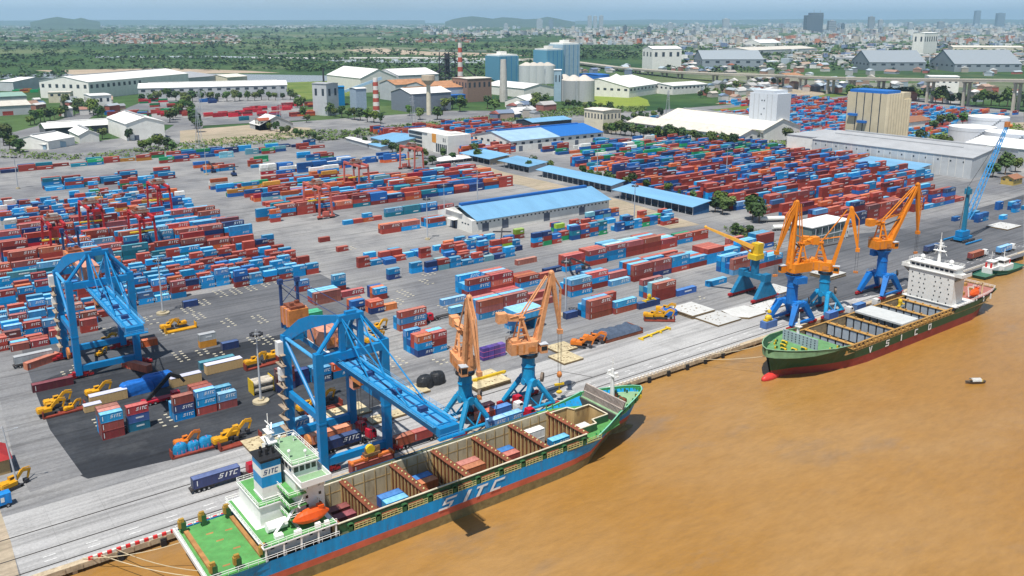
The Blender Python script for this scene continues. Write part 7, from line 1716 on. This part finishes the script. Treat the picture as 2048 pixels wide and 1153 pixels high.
# cars at the site office
m_cars = [mat('car_white', (.65,.65,.65), rough=.3), mat('car_grey', (.25,.26,.28), rough=.3), mat('car_red', (.4,.03,.03), rough=.3)]
k = 0
for (x, y) in ((1466,462),(1480,457),(1492,466),(905,330),(925,334),(945,338),(965,342),(985,330),(1010,325)):
    q = G(x, y); t = thing('parked_car', 'small parked car %s, %s of them' % ('by the office canopy' if x < 1100 else 'behind the upper stacks', ordn(k)), 'car', (q.x, q.y, 0), R.uniform(0, .3), 'parked cars')
    c = MB().prism([(0,-.85),(4.3,-.85),(4.3,.85),(0,.85)], .35, .95).build('body', m_cars[k % 3], t); MB().add([(.6,-.8,.95),(3.4,-.8,.95),(3.4,.8,.95),(.6,.8,.95),(1.1,-.7,1.5),(2.7,-.7,1.5),(2.7,.7,1.5),(1.1,.7,1.5)], [(0,1,5,4),(1,2,6,5),(2,3,7,6),(3,0,4,7)]).build('window', m_glass, t); MB().poly([(1.1,-.7,1.51),(2.7,-.7,1.51),(2.7,.7,1.51),(1.1,.7,1.51)]).build('roof', m_cars[k % 3], t); k += 1
# ================================================================ land cover, trees, viaduct, city, hills, haze
m_tan2 = ground_mat('bare_earth', (.40,.31,.22), (.46,.38,.28), (.20,.16,.10), .004, .02, .2)
def zsheet(n, pts, m, z): return sheet(n, pts, m, z)
zsheet('canal', [(0,150),(140,143),(420,148),(560,150),(742,153),(742,162),(600,166),(330,166),(160,160),(0,158)], m_pond, -.25)
zsheet('bare_ground', [(70,141),(330,137),(500,142),(560,146),(330,148),(150,150)], m_tan2, -.2)
zsheet('bare_ground', [(690,100),(760,97),(860,104),(1000,107),(1060,112),(900,112),(740,108)], m_tan2, -.2)
zsheet('pond', [(640,120),(900,118),(1040,124),(1000,127),(700,126)], mat('pond_pale', (.42,.44,.44), rough=.2, var=.1, scale=.01), -.2)
zsheet('pond', [(190,113),(420,112),(690,118),(690,120),(420,115),(190,116)], mat('pond_pale', (0,0,0)), -.2)
zsheet('grass_field', [(1165,182),(1245,182),(1295,200),(1300,212),(1240,216),(1165,205)], ground_mat('grass_bright', (.20,.27,.03), (.24,.29,.05), (.13,.19,.03), .01, .05, .3), -.15)
zsheet('grass_field', [(500,168),(720,160),(725,190),(610,200)], m_grass, -.15)
zsheet('grass_field', [(600,255),(700,262),(930,238),(1000,232),(1165,214),(1280,212),(1300,232),(1100,246),(880,262),(640,290)], m_grass, -.12)
zsheet('grass_field', [(1400,215),(1700,185),(1800,205),(1560,225),(1480,232)], m_grass, -.15)
zsheet('road', [(560,285),(800,262),(1010,245),(1300,222),(1480,208),(1480,214),(1300,232),(1015,257),(800,276),(560,300)], m_road, -.08)
zsheet('road', [(0,272),(120,240),(190,215),(215,215),(150,255),(40,296),(0,310)], m_road, -.06)
zsheet('road', [(330,262),(395,220),(420,222),(385,300),(330,300)], m_road, -.05)
zsheet('sandy_lot', [(360,262),(500,250),(620,256),(640,270),(430,290),(360,285)], m_soil, .02)
zsheet('depot_pavement', [(215,232),(320,190),(600,190),(620,240),(400,252),(215,245)], m_yard, -.04)
zsheet('paved_yard', [(1400,300),(1500,212),(1760,185),(2048,225),(2048,300),(1800,290)], m_yard, -.04)
zsheet('sandy_lot', [(1430,208),(1560,176),(1640,180),(1650,190),(1500,208)], m_soil, -.02)
zsheet('sandy_lot', [(1330,240),(1480,225),(1500,236),(1420,250)], m_soil, .015)
zsheet('tank_farm', [(1780,290),(1880,250),(2048,245),(2048,310),(1850,310)], m_soil, .016)
zsheet('road', [(880,345),(960,330),(1010,345),(1100,365),(1240,400),(1400,450),(1340,458),(1200,420),(1050,372),(930,352)], m_soil, .017)

# ---- leaves and trees
m_leaf = [mat('leaf_%s' % n, c, rough=.7, var=.45, scale=.55, rnd=.35, spec=.15) for n, c in (('deep', (.035,.075,.018)), ('mid', (.055,.11,.02)), ('olive', (.085,.12,.025)), ('bright', (.10,.16,.025)))]
m_bark = mat('bark', (.14,.10,.07), var=.2)
def crown_mesh(seed, rx, rz_, n, leaf=1.0, lumps=5, base=2.0):
    r = random.Random(seed); mb = MB()
    L_ = [(r.uniform(-.5,.5)*rx, r.uniform(-.5,.5)*rx, base+rz_+r.uniform(-.45,.5)*rz_, r.uniform(.45,.72)) for _ in range(lumps)]
    for i in range(n):
        lx, ly, lz, ls = r.choice(L_)
        a, b = r.uniform(0, 2*PI), r.uniform(-1, 1); rr = ls*(r.uniform(.55,1.05))
        c = Vector((lx+rx*rr*math.cos(a)*math.sqrt(1-b*b), ly+rx*rr*math.sin(a)*math.sqrt(1-b*b), lz+rz_*rr*b))
        nrm = (c-Vector((lx,ly,lz-.3*rz_))).normalized()+Vector((r.uniform(-.6,.6), r.uniform(-.6,.6), r.uniform(-.3,.7))); nrm.normalize()
        t1 = nrm.cross(Vector((r.uniform(-1,1), r.uniform(-1,1), .3))).normalized(); t2 = nrm.cross(t1); s = leaf*r.uniform(.6,1.25)
        mb.poly([c-t1*s-t2*s*.5, c+t1*s*.4-t2*s*.8, c+t1*s+t2*s*.4, c-t1*s*.3+t2*s*.9])
    return mb
TREE = []
for i in range(6):
    mb = crown_mesh(100+i, 2.6+.3*(i%3), 2.4+.4*(i%2), 330, .62, 6+i%3, 2.2)
    cm = mb.mesh('crown', m_leaf[i % 3])
    tb = MB(); tb.tube((0,0,0),(.1,.05,3.2),.26,0,7,.16); tb.tube((.1,.05,3.0),(.9,.5,4.8),.12,0,5,.06); tb.tube((.1,.05,3.0),(-.8,-.3,4.9),.12,0,5,.06); tb.tube((.1,.05,3.1),(.1,-.7,5.2),.1,0,5,.05)
    TREE.append((cm, tb.mesh('trunk', m_bark)))
TN = [0]
def tree(x, y, s, label, group, kind=None):
    k = TN[0] % 6 if kind is None else kind; TN[0] += 1
    t = thing('tree', label, 'tree', (x, y, 0), R.uniform(0, 6), group); t.scale = (s*R.uniform(.9,1.15), s*R.uniform(.9,1.15), s*R.uniform(.9,1.1))
    for nm, me in zip(('crown', 'trunk'), TREE[k]):
        o = bpy.data.objects.new(nm, me); C.objects.link(o); o.parent = t
def trees(pxs, s, what, group):
    for i, (x, y) in enumerate(pxs):
        q = G(x, y); tree(q.x, q.y, s*R.uniform(.8, 1.25), '%s tree, %s along' % (what, ordn(i)), group)
def line(x0, y0, x1, y1, n, j=2): return [(x0+(x1-x0)*i/(n-1)+R.uniform(-j, j), y0+(y1-y0)*i/(n-1)+R.uniform(-j*.4, j*.4)) for i in range(n)]
trees([(1058,342),(1066,335),(1100,340),(1165,356),(1180,360),(1195,363),(1215,366),(1228,368),(1250,372),(1265,375),(1290,380),(1335,388),(1355,396),(1385,402)], 1.15, 'round green roadside', 'trees along the blue sheds')
trees(line(1215,268,1345,282,15), 1.8, 'dark hedge row before the cream sheds,', 'trees before the cream sheds')
trees(line(1350,280,1480,300,12), 1.6, 'dark hedge row before the white tower,', 'trees before the white tower')
trees([(1515,270),(1530,265),(1545,270),(1560,275),(1580,275),(1512,285),(1575,285)], 1.7, 'bright green clump beside the white tower,', 'trees by the white tower')
trees([(1430,425),(1445,430),(1455,422),(1505,440),(1518,446),(1440,418)], 1.6, 'full green yard end', 'trees at the end of the yard')
trees(line(1470,470,1500,472,4), .8, 'small bush like', 'small trees by the site office')
trees([(826,300),(850,318),(865,330),(885,318),(835,312),(905,325),(850,336),(770,300),(785,306),(800,312),(750,296),(730,290),(715,276),(950,310),(962,316),(955,322)], 1.25, 'office garden', 'trees round the port office')
trees([(20,300),(8,292),(30,290),(12,285),(40,305)], 2.0, 'dark corner clump', 'dark trees at the left edge')
trees([(180,282),(205,278),(260,282),(302,300),(318,302),(335,298),(345,305),(285,305),(270,276)], 1.6, 'depot hall', 'trees among the white halls')
trees(line(380,225,395,265,7)+line(340,245,372,215,7), 2.0, 'depot avenue', 'trees of the depot avenue')
trees(line(285,203,470,203,12), 2.0, 'long shed front', 'trees before the very long shed')
trees(line(480,202,580,200,8), 1.8, 'shed end', 'trees at the end of the long shed')
trees(line(590,200,612,245,7), 1.8, 'plant fence', 'trees along the plant fence')
trees(line(220,182,275,178,8), 2.6, 'hall side', 'trees beside the big white hall')
trees(line(130,215,205,236,9), 2.0, 'slip road', 'trees along the slip road')
trees(line(60,250,170,225,12), 1.9, 'left verge', 'trees on the left verge')
trees(line(540,262,640,285,9), 1.2, 'low boundary', 'low trees on the boundary')
trees([(890,222),(905,218),(920,224),(930,215),(975,218),(990,224),(1075,212),(1085,218),(1092,208),(1070,222),(1040,220),(820,232),(840,240),(875,240)], 2.2, 'plant park', 'trees before the plant')
trees(line(660,232,760,248,9), 1.9, 'plant verge', 'trees on the plant verge')
trees(line(1128,216,1220,222,10), 1.5, 'field edge', 'trees at the field edge')
trees(line(1230,252,1320,236,8), 1.5, 'grey hall', 'trees by the grey office roofs')
trees(line(1700,196,1850,200,12), 2.6, 'viaduct foot', 'trees under the viaduct')
trees(line(1870,208,2046,214,12), 2.6, 'right viaduct', 'trees under the near viaduct')
trees([(1865,262),(1880,255),(1900,250),(1925,250),(1950,245),(1840,290),(1875,300),(1890,305),(1985,355),(2010,350),(2030,345),(1600,300),(1590,290),(1615,290)], 1.8, 'tank farm', 'trees by the tank farm')
trees(line(1400,196,1560,170,12), 1.8, 'lot', 'trees round the parking lots')
# low scrub on verges : one mass each
def scrub(label, poly_px, n, leaf, hgt):
    P = [G(*p) for p in poly_px]; mb = MB(); rr = random.Random(len(poly_px)*n)
    x0, x1 = min(p.x for p in P), max(p.x for p in P); y0, y1 = min(p.y for p in P), max(p.y for p in P)
    def inside(x, y):
        c = False
        for i in range(len(P)):
            a, b = P[i], P[i-1]
            if (a.y > y) != (b.y > y) and x < (b.x-a.x)*(y-a.y)/(b.y-a.y)+a.x: c = not c
        return c
    k = 0; tries = 0
    while k < n and tries < n*30:
        tries += 1
        x, y = rr.uniform(x0, x1), rr.uniform(y0, y1)
        if not inside(x, y): continue
        k += 1
        for j in range(5):
            c = Vector((x+rr.uniform(-2,2)*leaf, y+rr.uniform(-2,2)*leaf, rr.uniform(.1, 1)*hgt)); s = leaf*rr.uniform(.5,1.2)
            t1 = Vector((rr.uniform(-1,1), rr.uniform(-1,1), rr.uniform(-.5,.5))).normalized(); t2 = t1.cross(Vector((rr.uniform(-.5,.5), rr.uniform(-.5,.5), 1))).normalized()
            mb.poly([c-t1*s, c-t2*s*.7, c+t1*s, c+t2*s*.7], rr.randint(0, 2))
    return stuff(mb.build('undergrowth', m_leaf[1:]), label)
scrub('rough green scrub on the verge before the plant', [(590,262),(700,262),(930,238),(1000,232),(1165,216),(1290,214),(1290,224),(1100,238),(880,256),(640,284)], 1500, 1.6, 2.2)
scrub('overgrown strip along the terminal boundary', [(0,300),(150,312),(420,280),(620,262),(640,275),(430,300),(160,322),(0,316)], 700, 1.2, 1.6)
scrub('overgrown garden beside the grey site office', [(1440,455),(1520,462),(1560,500),(1500,490)], 200, .7, 1.2)
scrub('scrub between the tank farm and the far yard', [(1480,285),(1620,300),(1850,262),(2046,250),(2046,262),(1800,282)], 500, 1.8, 2.4)

# ---- far woods and mangrove flats : clumps in one mass
def woods(label, bands, leafs):
    mb = MB(); rr = random.Random(5)
    for (xa, xb, ya, yb, n, s0) in bands:
        for _ in range(n):
            y = ya+(yb-ya)*rr.random(); x = rr.uniform(xa, xb)
            if math.sin(x*.021+y*.33)+math.sin(x*.0083-y*.61+1)+rr.uniform(-.9,.9) < -.35: continue
            q = G(x, y); s = s0*rr.uniform(.55,1.5); m = rr.randint(0, 2)
            for j in range(9):
                a = rr.uniform(0, 2*PI); c = Vector((q.x+math.cos(a)*s*rr.uniform(.1,1.5), q.y+math.sin(a)*s*rr.uniform(.1,1.5), s*rr.uniform(.25,1.15))); z = s*rr.uniform(.4,.75)
                t1 = Vector((rr.uniform(-1,1), rr.uniform(-1,1), rr.uniform(-.4,.4))).normalized(); t2 = t1.cross(Vector((rr.uniform(-.7,.7), rr.uniform(-.7,.7), 1))).normalized()
                mb.poly([c-t1*z, c-t2*z*.8, c+t1*z, c+t2*z*.8], m)
    return stuff(mb.build('woods', leafs), label)
woods('far mangrove and tree belts across the flats', [(0,760,118,141,900,6), (560,1130,122,145,800,6), (745,1130,145,158,300,6), (0,1200,100,120,1100,7), (0,1100,84,100,1000,9), (1100,1420,92,120,600,8), (1400,2048,86,112,700,9), (0,1400,66,84,800,14), (1330,2048,108,142,1100,7), (740,1000,158,172,160,6), (0,130,145,158,80,6), (1400,1560,128,150,150,6), (0,900,52,66,400,22)], [mat('leaf_far_%d' % i, c, rough=.9, var=.4, scale=.05) for i, c in enumerate(((.025,.06,.02), (.04,.085,.025), (.06,.10,.03)))])

# ---- viaduct : deck polyline and twin piers
m_via = mat('viaduct_concrete', (.44,.40,.33), var=.12, scale=.05, grime=.2)
def pxz(x, ytop, ybase):
    """deck point: foot at (x, ybase), deck top seen at ytop"""
    q = G(x, ybase); lo, hi = 0., 900.
    for _ in range(40):
        m = (lo+hi)/2; d = Vector((q.x, q.y, m))-Vector((0,0,HGT)); z = d.dot(FWD)
        if CY-FPX*d.dot(UPV)/z > ytop: lo = m
        else: hi = m
    return Vector((q.x, q.y, lo))
P = [pxz(1045,118,121), pxz(1110,119,123), pxz(1160,125,130), pxz(1230,134,141), pxz(1300,140,150), pxz(1360,144,157), pxz(1430,147,163), pxz(1500,149,168), pxz(1560,151,173), pxz(1605,153,180), pxz(1660,155,187), pxz(1702,156,192), pxz(1760,157,197), pxz(1858,158.5,206), pxz(1930,159,213), pxz(2030,160,222), pxz(2140,161,232)]
t = thing('viaduct', 'long concrete road viaduct on twin piers crossing the right distance', 'viaduct', (0,0,0))
mb = MB()
for a, b in zip(P, P[1:]): mb.beam(a-Vector((0,0,1.6)), b-Vector((0,0,1.6)), 24, 3.0)
mb.build('deck', m_via, t)
mb = MB()
for a, b in zip(P, P[1:]):
    s = (b-a).cross(Vector((0,0,1))).normalized()*12
    for g in (1, -1): mb.beam(a+s*g, b+s*g, .5, 1.3)
mb.build('parapet', mat('parapet_pale', (.52,.48,.40)), t)
acc = 0
for a, b in zip(P[3:], P[4:]):
    n = max(1, int((b-a).length/58)); d = (b-a).normalized(); s = d.cross(Vector((0,0,1))).normalized(); an = math.atan2(d.y, d.x)
    for i in range(n):
        c = a.lerp(b, i/n); mb = MB()
        for g in (1, -1): mb.rbox((c.x+s.x*5.5*g, c.y+s.y*5.5*g), 3.0, 3.4, -.5, c.z-4.6, an)
        mb.rbox((c.x, c.y), 3.2, 19, c.z-5.2, c.z-3.0, an); mb.build('pier', m_via, t)
# far bright road running to the viaduct
zsheet('highway', [(500,115.5),(840,114.5),(1045,118),(1110,119),(1110,123),(1045,122),(840,117.5),(500,117.2)], mat('pale_road', (.50,.48,.43), var=.1, scale=.02), -.05)
# pylons
for i, (x, y, h) in enumerate(((400,305,42),(560,238,40),(402,240,40),(826,250,34),(1152,214,36),(1335,236,34),(1090,180,38),(900,150,40))):
    q = G(x, y); t = thing('power_pylon', 'lattice power pylon, %s from the left edge of the land' % ordn(i), 'pylon', (q.x, q.y, 0), .4, 'lattice power pylons')
    mb = MB()
    for z0, z1, a, b in ((0,h*.45,3,1.5),(h*.45,h,1.5,.5)):
        for sx in (1,-1):
            for sy in (1,-1): mb.beam((sx*a,sy*a,z0),(sx*b,sy*b,z1),.3,.3); mb.beam((sx*a,sy*a,z0),(-sx*b,sy*b,z1),.16,.16)
    mb.build('lattice', m_galv, t); mb = MB()
    for z in (h*.66,h*.8,h*.94): mb.beam((-5,0,z),(5,0,z),.35,.35)
    mb.build('cross_arm', m_galv, t)

# ---- town : single houses near, mass farther
hcol = [mat('house_%d' % i, c, rough=.85, var=.1, scale=.05, rnd=.2) for i, c in enumerate(((.46,.45,.43), (.40,.36,.31), (.34,.12,.08), (.22,.24,.26), (.34,.40,.44), (.56,.55,.53), (.34,.22,.16), (.14,.20,.30)))]
def house(x, y, w_, d_, h, a, wm, rm, lab, grp):
    t = thing('house', lab, 'house', (x, y, 0), a, grp)
    MB().box(-w_/2,w_/2,-d_/2,d_/2,-.5,h).build('wall', wm, t); mb = MB(); r = min(w_, d_)*.28
    mb.add([(-w_/2-.5,-d_/2-.5,h),(w_/2+.5,-d_/2-.5,h),(w_/2+.5,d_/2+.5,h),(-w_/2-.5,d_/2+.5,h),(-w_/2-.5,0,h+r),(w_/2+.5,0,h+r)], [(0,1,5,4),(1,2,5),(2,3,4,5),(3,0,4)]); mb.build('roof', rm, t)
zone = [((1440,1760),(160,186),46,'low house between the viaduct and the lots'), ((1400,1560),(176,205),26,'low house by the parking lots'), ((1100,1440),(132,150),34,'roadside house behind the viaduct ramp'), ((1380,2046),(132,152),60,'house in the dense rows behind the viaduct'), ((1760,2046),(172,206),30,'house in the green quarter below the viaduct'), ((60,240),(206,236),18,'small house on the left verge'), ((990,1110),(205,240),14,'house by the plant park')]
for (xs, ys, n, what) in zone:
    for i in range(n):
        q = G(R.uniform(*xs), R.uniform(*ys)); f = depth(q)/1500
        house(q.x, q.y, R.uniform(8,26)*f**.4, R.uniform(8,18), R.uniform(4,11), R.uniform(-.3,1.5), R.choice(hcol), R.choice(hcol), what, what.replace('house', 'houses'))
mb = MB(); rr = random.Random(21)
def mass(xa, xb, ya, yb, n, wmin, wmax, hmin, hmax, cols):
    for _ in range(n):
        y = ya+(yb-ya)*rr.random()**.9; x = rr.uniform(xa, xb); q = G(x, y)
        if math.sin(x*.017+y*.21)+math.sin(x*.0061-y*.43)+rr.uniform(-1,1) < -.7: continue
        w_, d_, h = rr.uniform(wmin, wmax), rr.uniform(wmin, wmax), hmin+(hmax-hmin)*rr.random()**5
        mb.rbox((q.x, q.y), w_, d_, -.5, h, rr.uniform(0,1.5), rr.choice(cols))
        if rr.random() < .5: mb.rbox((q.x, q.y), w_+1, d_+1, h, h+1.2, 0, rr.choice((2,6,0,5)))
mass(1330,2048,88,132,900,10,30,5,20,(0,1,3,4,5,7)); mass(1130,2048,70,90,2400,12,30,6,34,(0,1,0,5,4,3,2)); mass(850,2048,56,72,2000,18,46,8,45,(0,5,0,4,1,3)); mass(1300,2048,48,57,900,30,80,12,70,(0,5,4,3))
mass(200,480,68,88,800,12,28,5,15,(2,6,0,1,2,5)); mass(0,300,62,84,350,14,30,5,14,(0,3,2,5)); mass(800,950,74,86,140,14,26,6,16,(2,0,2)); mass(0,900,49,58,450,30,120,8,22,(0,5,0,4)); mass(300,760,53,57,110,60,160,10,18,(0,5)); mass(760,1130,62,80,60,20,50,6,14,(0,5,2))
stuff(mb.build('town_roofs', hcol), 'far town and city roofs spreading to the horizon')
# ---- far halls beyond the viaduct
for lab, x0, x1, y, d_, h, rise in (('grey vaulted hall beyond the viaduct, left of three', 1404, 1526, 139, 120, 24, 20), ('grey vaulted hall beyond the viaduct, middle of three', 1738, 1850, 142, 120, 20, 26), ('grey vaulted hall beyond the viaduct, right of three', 1908, 2042, 144, 130, 18, 30)):
    shed('vaulted_hall', lab, (x0, y), (x1, y), d_, h, rise, mat('hall_grey_blue', (.24,.28,.31), var=.1), mat('hall_roof_grey', (.25,.285,.31), var=.08), ridge='x', win=22)
shed('silo_hall', 'white ribbed silo building beyond the viaduct', (1304, 140), (1362, 139), 60, 50, 6, m_wallw, m_roofw, ridge='x', win=16)
shed('long_shed', 'long pale roof strip far right before the city', (1905, 103), (2046, 104), 90, 16, 5, m_wallc, m_roofc); shed('long_shed', 'pale roofs behind the white silo building', (1500, 112), (1660, 108), 140, 18, 8, m_wallg, m_roofc); shed('long_shed', 'white domed hall before the city, centre right', (1520, 96), (1570, 95), 90, 20, 14, m_wallw, m_roofw)
shed('apartment_block', 'pale tower block with window grid before the right city', (1845, 112), (1878, 111), 40, 75, 2, m_wallw, m_roofw, cat='building', win=14); shed('long_shed', 'grey long roof right of the middle vaulted hall', (1670, 124), (1870, 126), 50, 12, 4, m_wallg, m_roofg)
for i in range(40):   # magenta and red box stacks far right, part of far depots
    pass
# ---- towers on the skyline (distance fixed by where their foot meets the plain)
m_tw = [mat('tower_dark', (.10,.13,.16), var=.06), mat('tower_pale', (.55,.58,.60), var=.05), mat('tower_blue', (.22,.30,.38), var=.05), mat('tower_grey', (.34,.37,.39), var=.05)]
def tower(lab, x, wpx, ytop, ybase, m, tiers=1):
    p = pxz(x, ytop, ybase); dd = depth(p); w_ = wpx*dd/FPX*.8
    t = thing('tower_block', lab, 'tower', (p.x, p.y, 0), AZ-PI/2, 'city towers on the skyline'); h = p.z
    MB().box(-w_/2,w_/2,-w_*.35,w_*.35,0,h).build('facade', m_tw[m], t)
    mb = MB()
    for k in range(int(max(5, h/14))): z = h*(k+.5)/max(5, int(h/14)); mb.box(-w_/2-.6,w_/2+.6,-w_*.35-.6,w_*.35+.6,z,z+h/max(5, int(h/14))*.35)
    mb.build('window_bands', mat('tower_glass', (.12,.16,.20), rough=.3), t)
    if tiers > 1: MB().box(-w_*.25,w_/2,-w_*.3,w_*.3,h,h*1.14).build('upper_tier', m_tw[m], t); MB().beam((0,0,h*1.14),(0,0,h*1.32),2.5,2.5).beam((w_*.4,0,h*1.14),(w_*.4,0,h*1.3),2,2).build('roof_crane', m_tw[3], t)
    else: MB().box(-w_*.2,w_*.2,-w_*.2,w_*.2,h,h+8).build('plant_room', m_tw[m], t)
tower('dark unfinished high tower dominating the right skyline', 1625, 40, 31, 66, 0, 2)
for i, (x, w_, yt, yb, m, lab) in enumerate(((1079,15,39,58,1,'pale tower left of the hill line gap'), (1102,11,40,58,2,'blue grey tower beside the pale one'), (1179,10,32,57,1,'white tower, first of the bright trio'), (1190,9,33,57,1,'white tower, second of the bright trio'), (1202,10,32,57,1,'white tower, third of the bright trio'), (1451,16,38,60,1,'pale stepped tower between the trios'), (1662,18,42,66,3,'grey tower just right of the dark one'), (1685,8,48,64,0,'small dark tower right of the grey one'), (1741,14,34,60,3,'grey slab tower near the right centre'), (1760,10,40,60,1,'pale narrow tower near the right centre'), (1952,13,22,54,2,'slender blue tower, tallest of the right pair'), (1998,18,27,56,2,'wide blue tower of the right pair'), (1298,10,54,70,0,'dark small tower in the city centre'), (1250,9,52,69,0,'dark slab among the white houses'), (909,9,60,70,1,'white block at the left end of the city'), (1012,10,48,62,1,'pale block over the left city roofs'), (1880,14,44,60,3,'grey block in the right city'), (1820,12,46,62,1,'pale block left of the right pair'), (1395,9,48,62,1,'pale block in mid city'), (1340,12,46,62,1,'cream block in mid city'))): tower(lab, x, w_, yt, yb, m)
# ---- hills
def hill(label, pts, dist, m):
    """ridge profile points (photo x, y) placed at a true distance with depth"""
    mb = MB(); rows = []
    for x, y in pts:
        d = FWD+RGT*((x-1024)/FPX)+UPV*((CY-y)/FPX); tt = dist/d.xy.length; p = Vector((0,0,HGT))+d*tt; rows.append(p)
    out = []
    for k, (f, hfac) in enumerate(((.86,0),(.93,.55),(1,1),(1.08,.5),(1.18,0))): out.append([(p.x*f, p.y*f, max(-.5, p.z*hfac)) for p in rows])
    for a, b in zip(out, out[1:]):
        for i in range(len(rows)-1): mb.poly([a[i], a[i+1], b[i+1], b[i]])
    return structure(mb.build('hills', m, smooth=True))
m_hill = mat('hill_green', (.05,.085,.045), var=.25, scale=.002)
hill('hills', [(890,44),(905,39),(925,35),(945,33),(965,35),(985,38),(1005,35),(1025,36),(1050,39),(1075,38),(1095,34),(1112,37),(1130,41),(1150,44)], 19000, m_hill)
hill('hills', [(60,45),(90,38),(115,34),(132,37),(148,39),(162,36),(178,40),(200,44)], 17000, m_hill)
hill('hills', [(-40,42),(200,40),(420,41),(640,40.5),(850,41)], 36000, m_hill)
hill('hills', [(1150,42),(1300,39.5),(1420,40.5),(1600,38.5),(1750,40),(1900,38.5),(2090,40)], 36000, m_hill)
# ---- air
m_haze = bpy.data.materials.new('haze_air'); m_haze.use_nodes = True; nt = m_haze.node_tree
for n in list(nt.nodes):
    if n.type == 'BSDF_PRINCIPLED': nt.nodes.remove(n)
pv = nt.nodes.new('ShaderNodeVolumePrincipled'); pv.inputs['Color'].default_value = (.52,.75,1.0,1); pv.inputs['Density'].default_value = HAZE; pv.inputs['Anisotropy'].default_value = .25
nt.links.new(pv.outputs[0], nt.nodes['Material Output'].inputs['Volume'])
stuff(MB().box(-9000, 56000, -4000, 46000, -5, 620).build('haze', m_haze))
emit_containers()
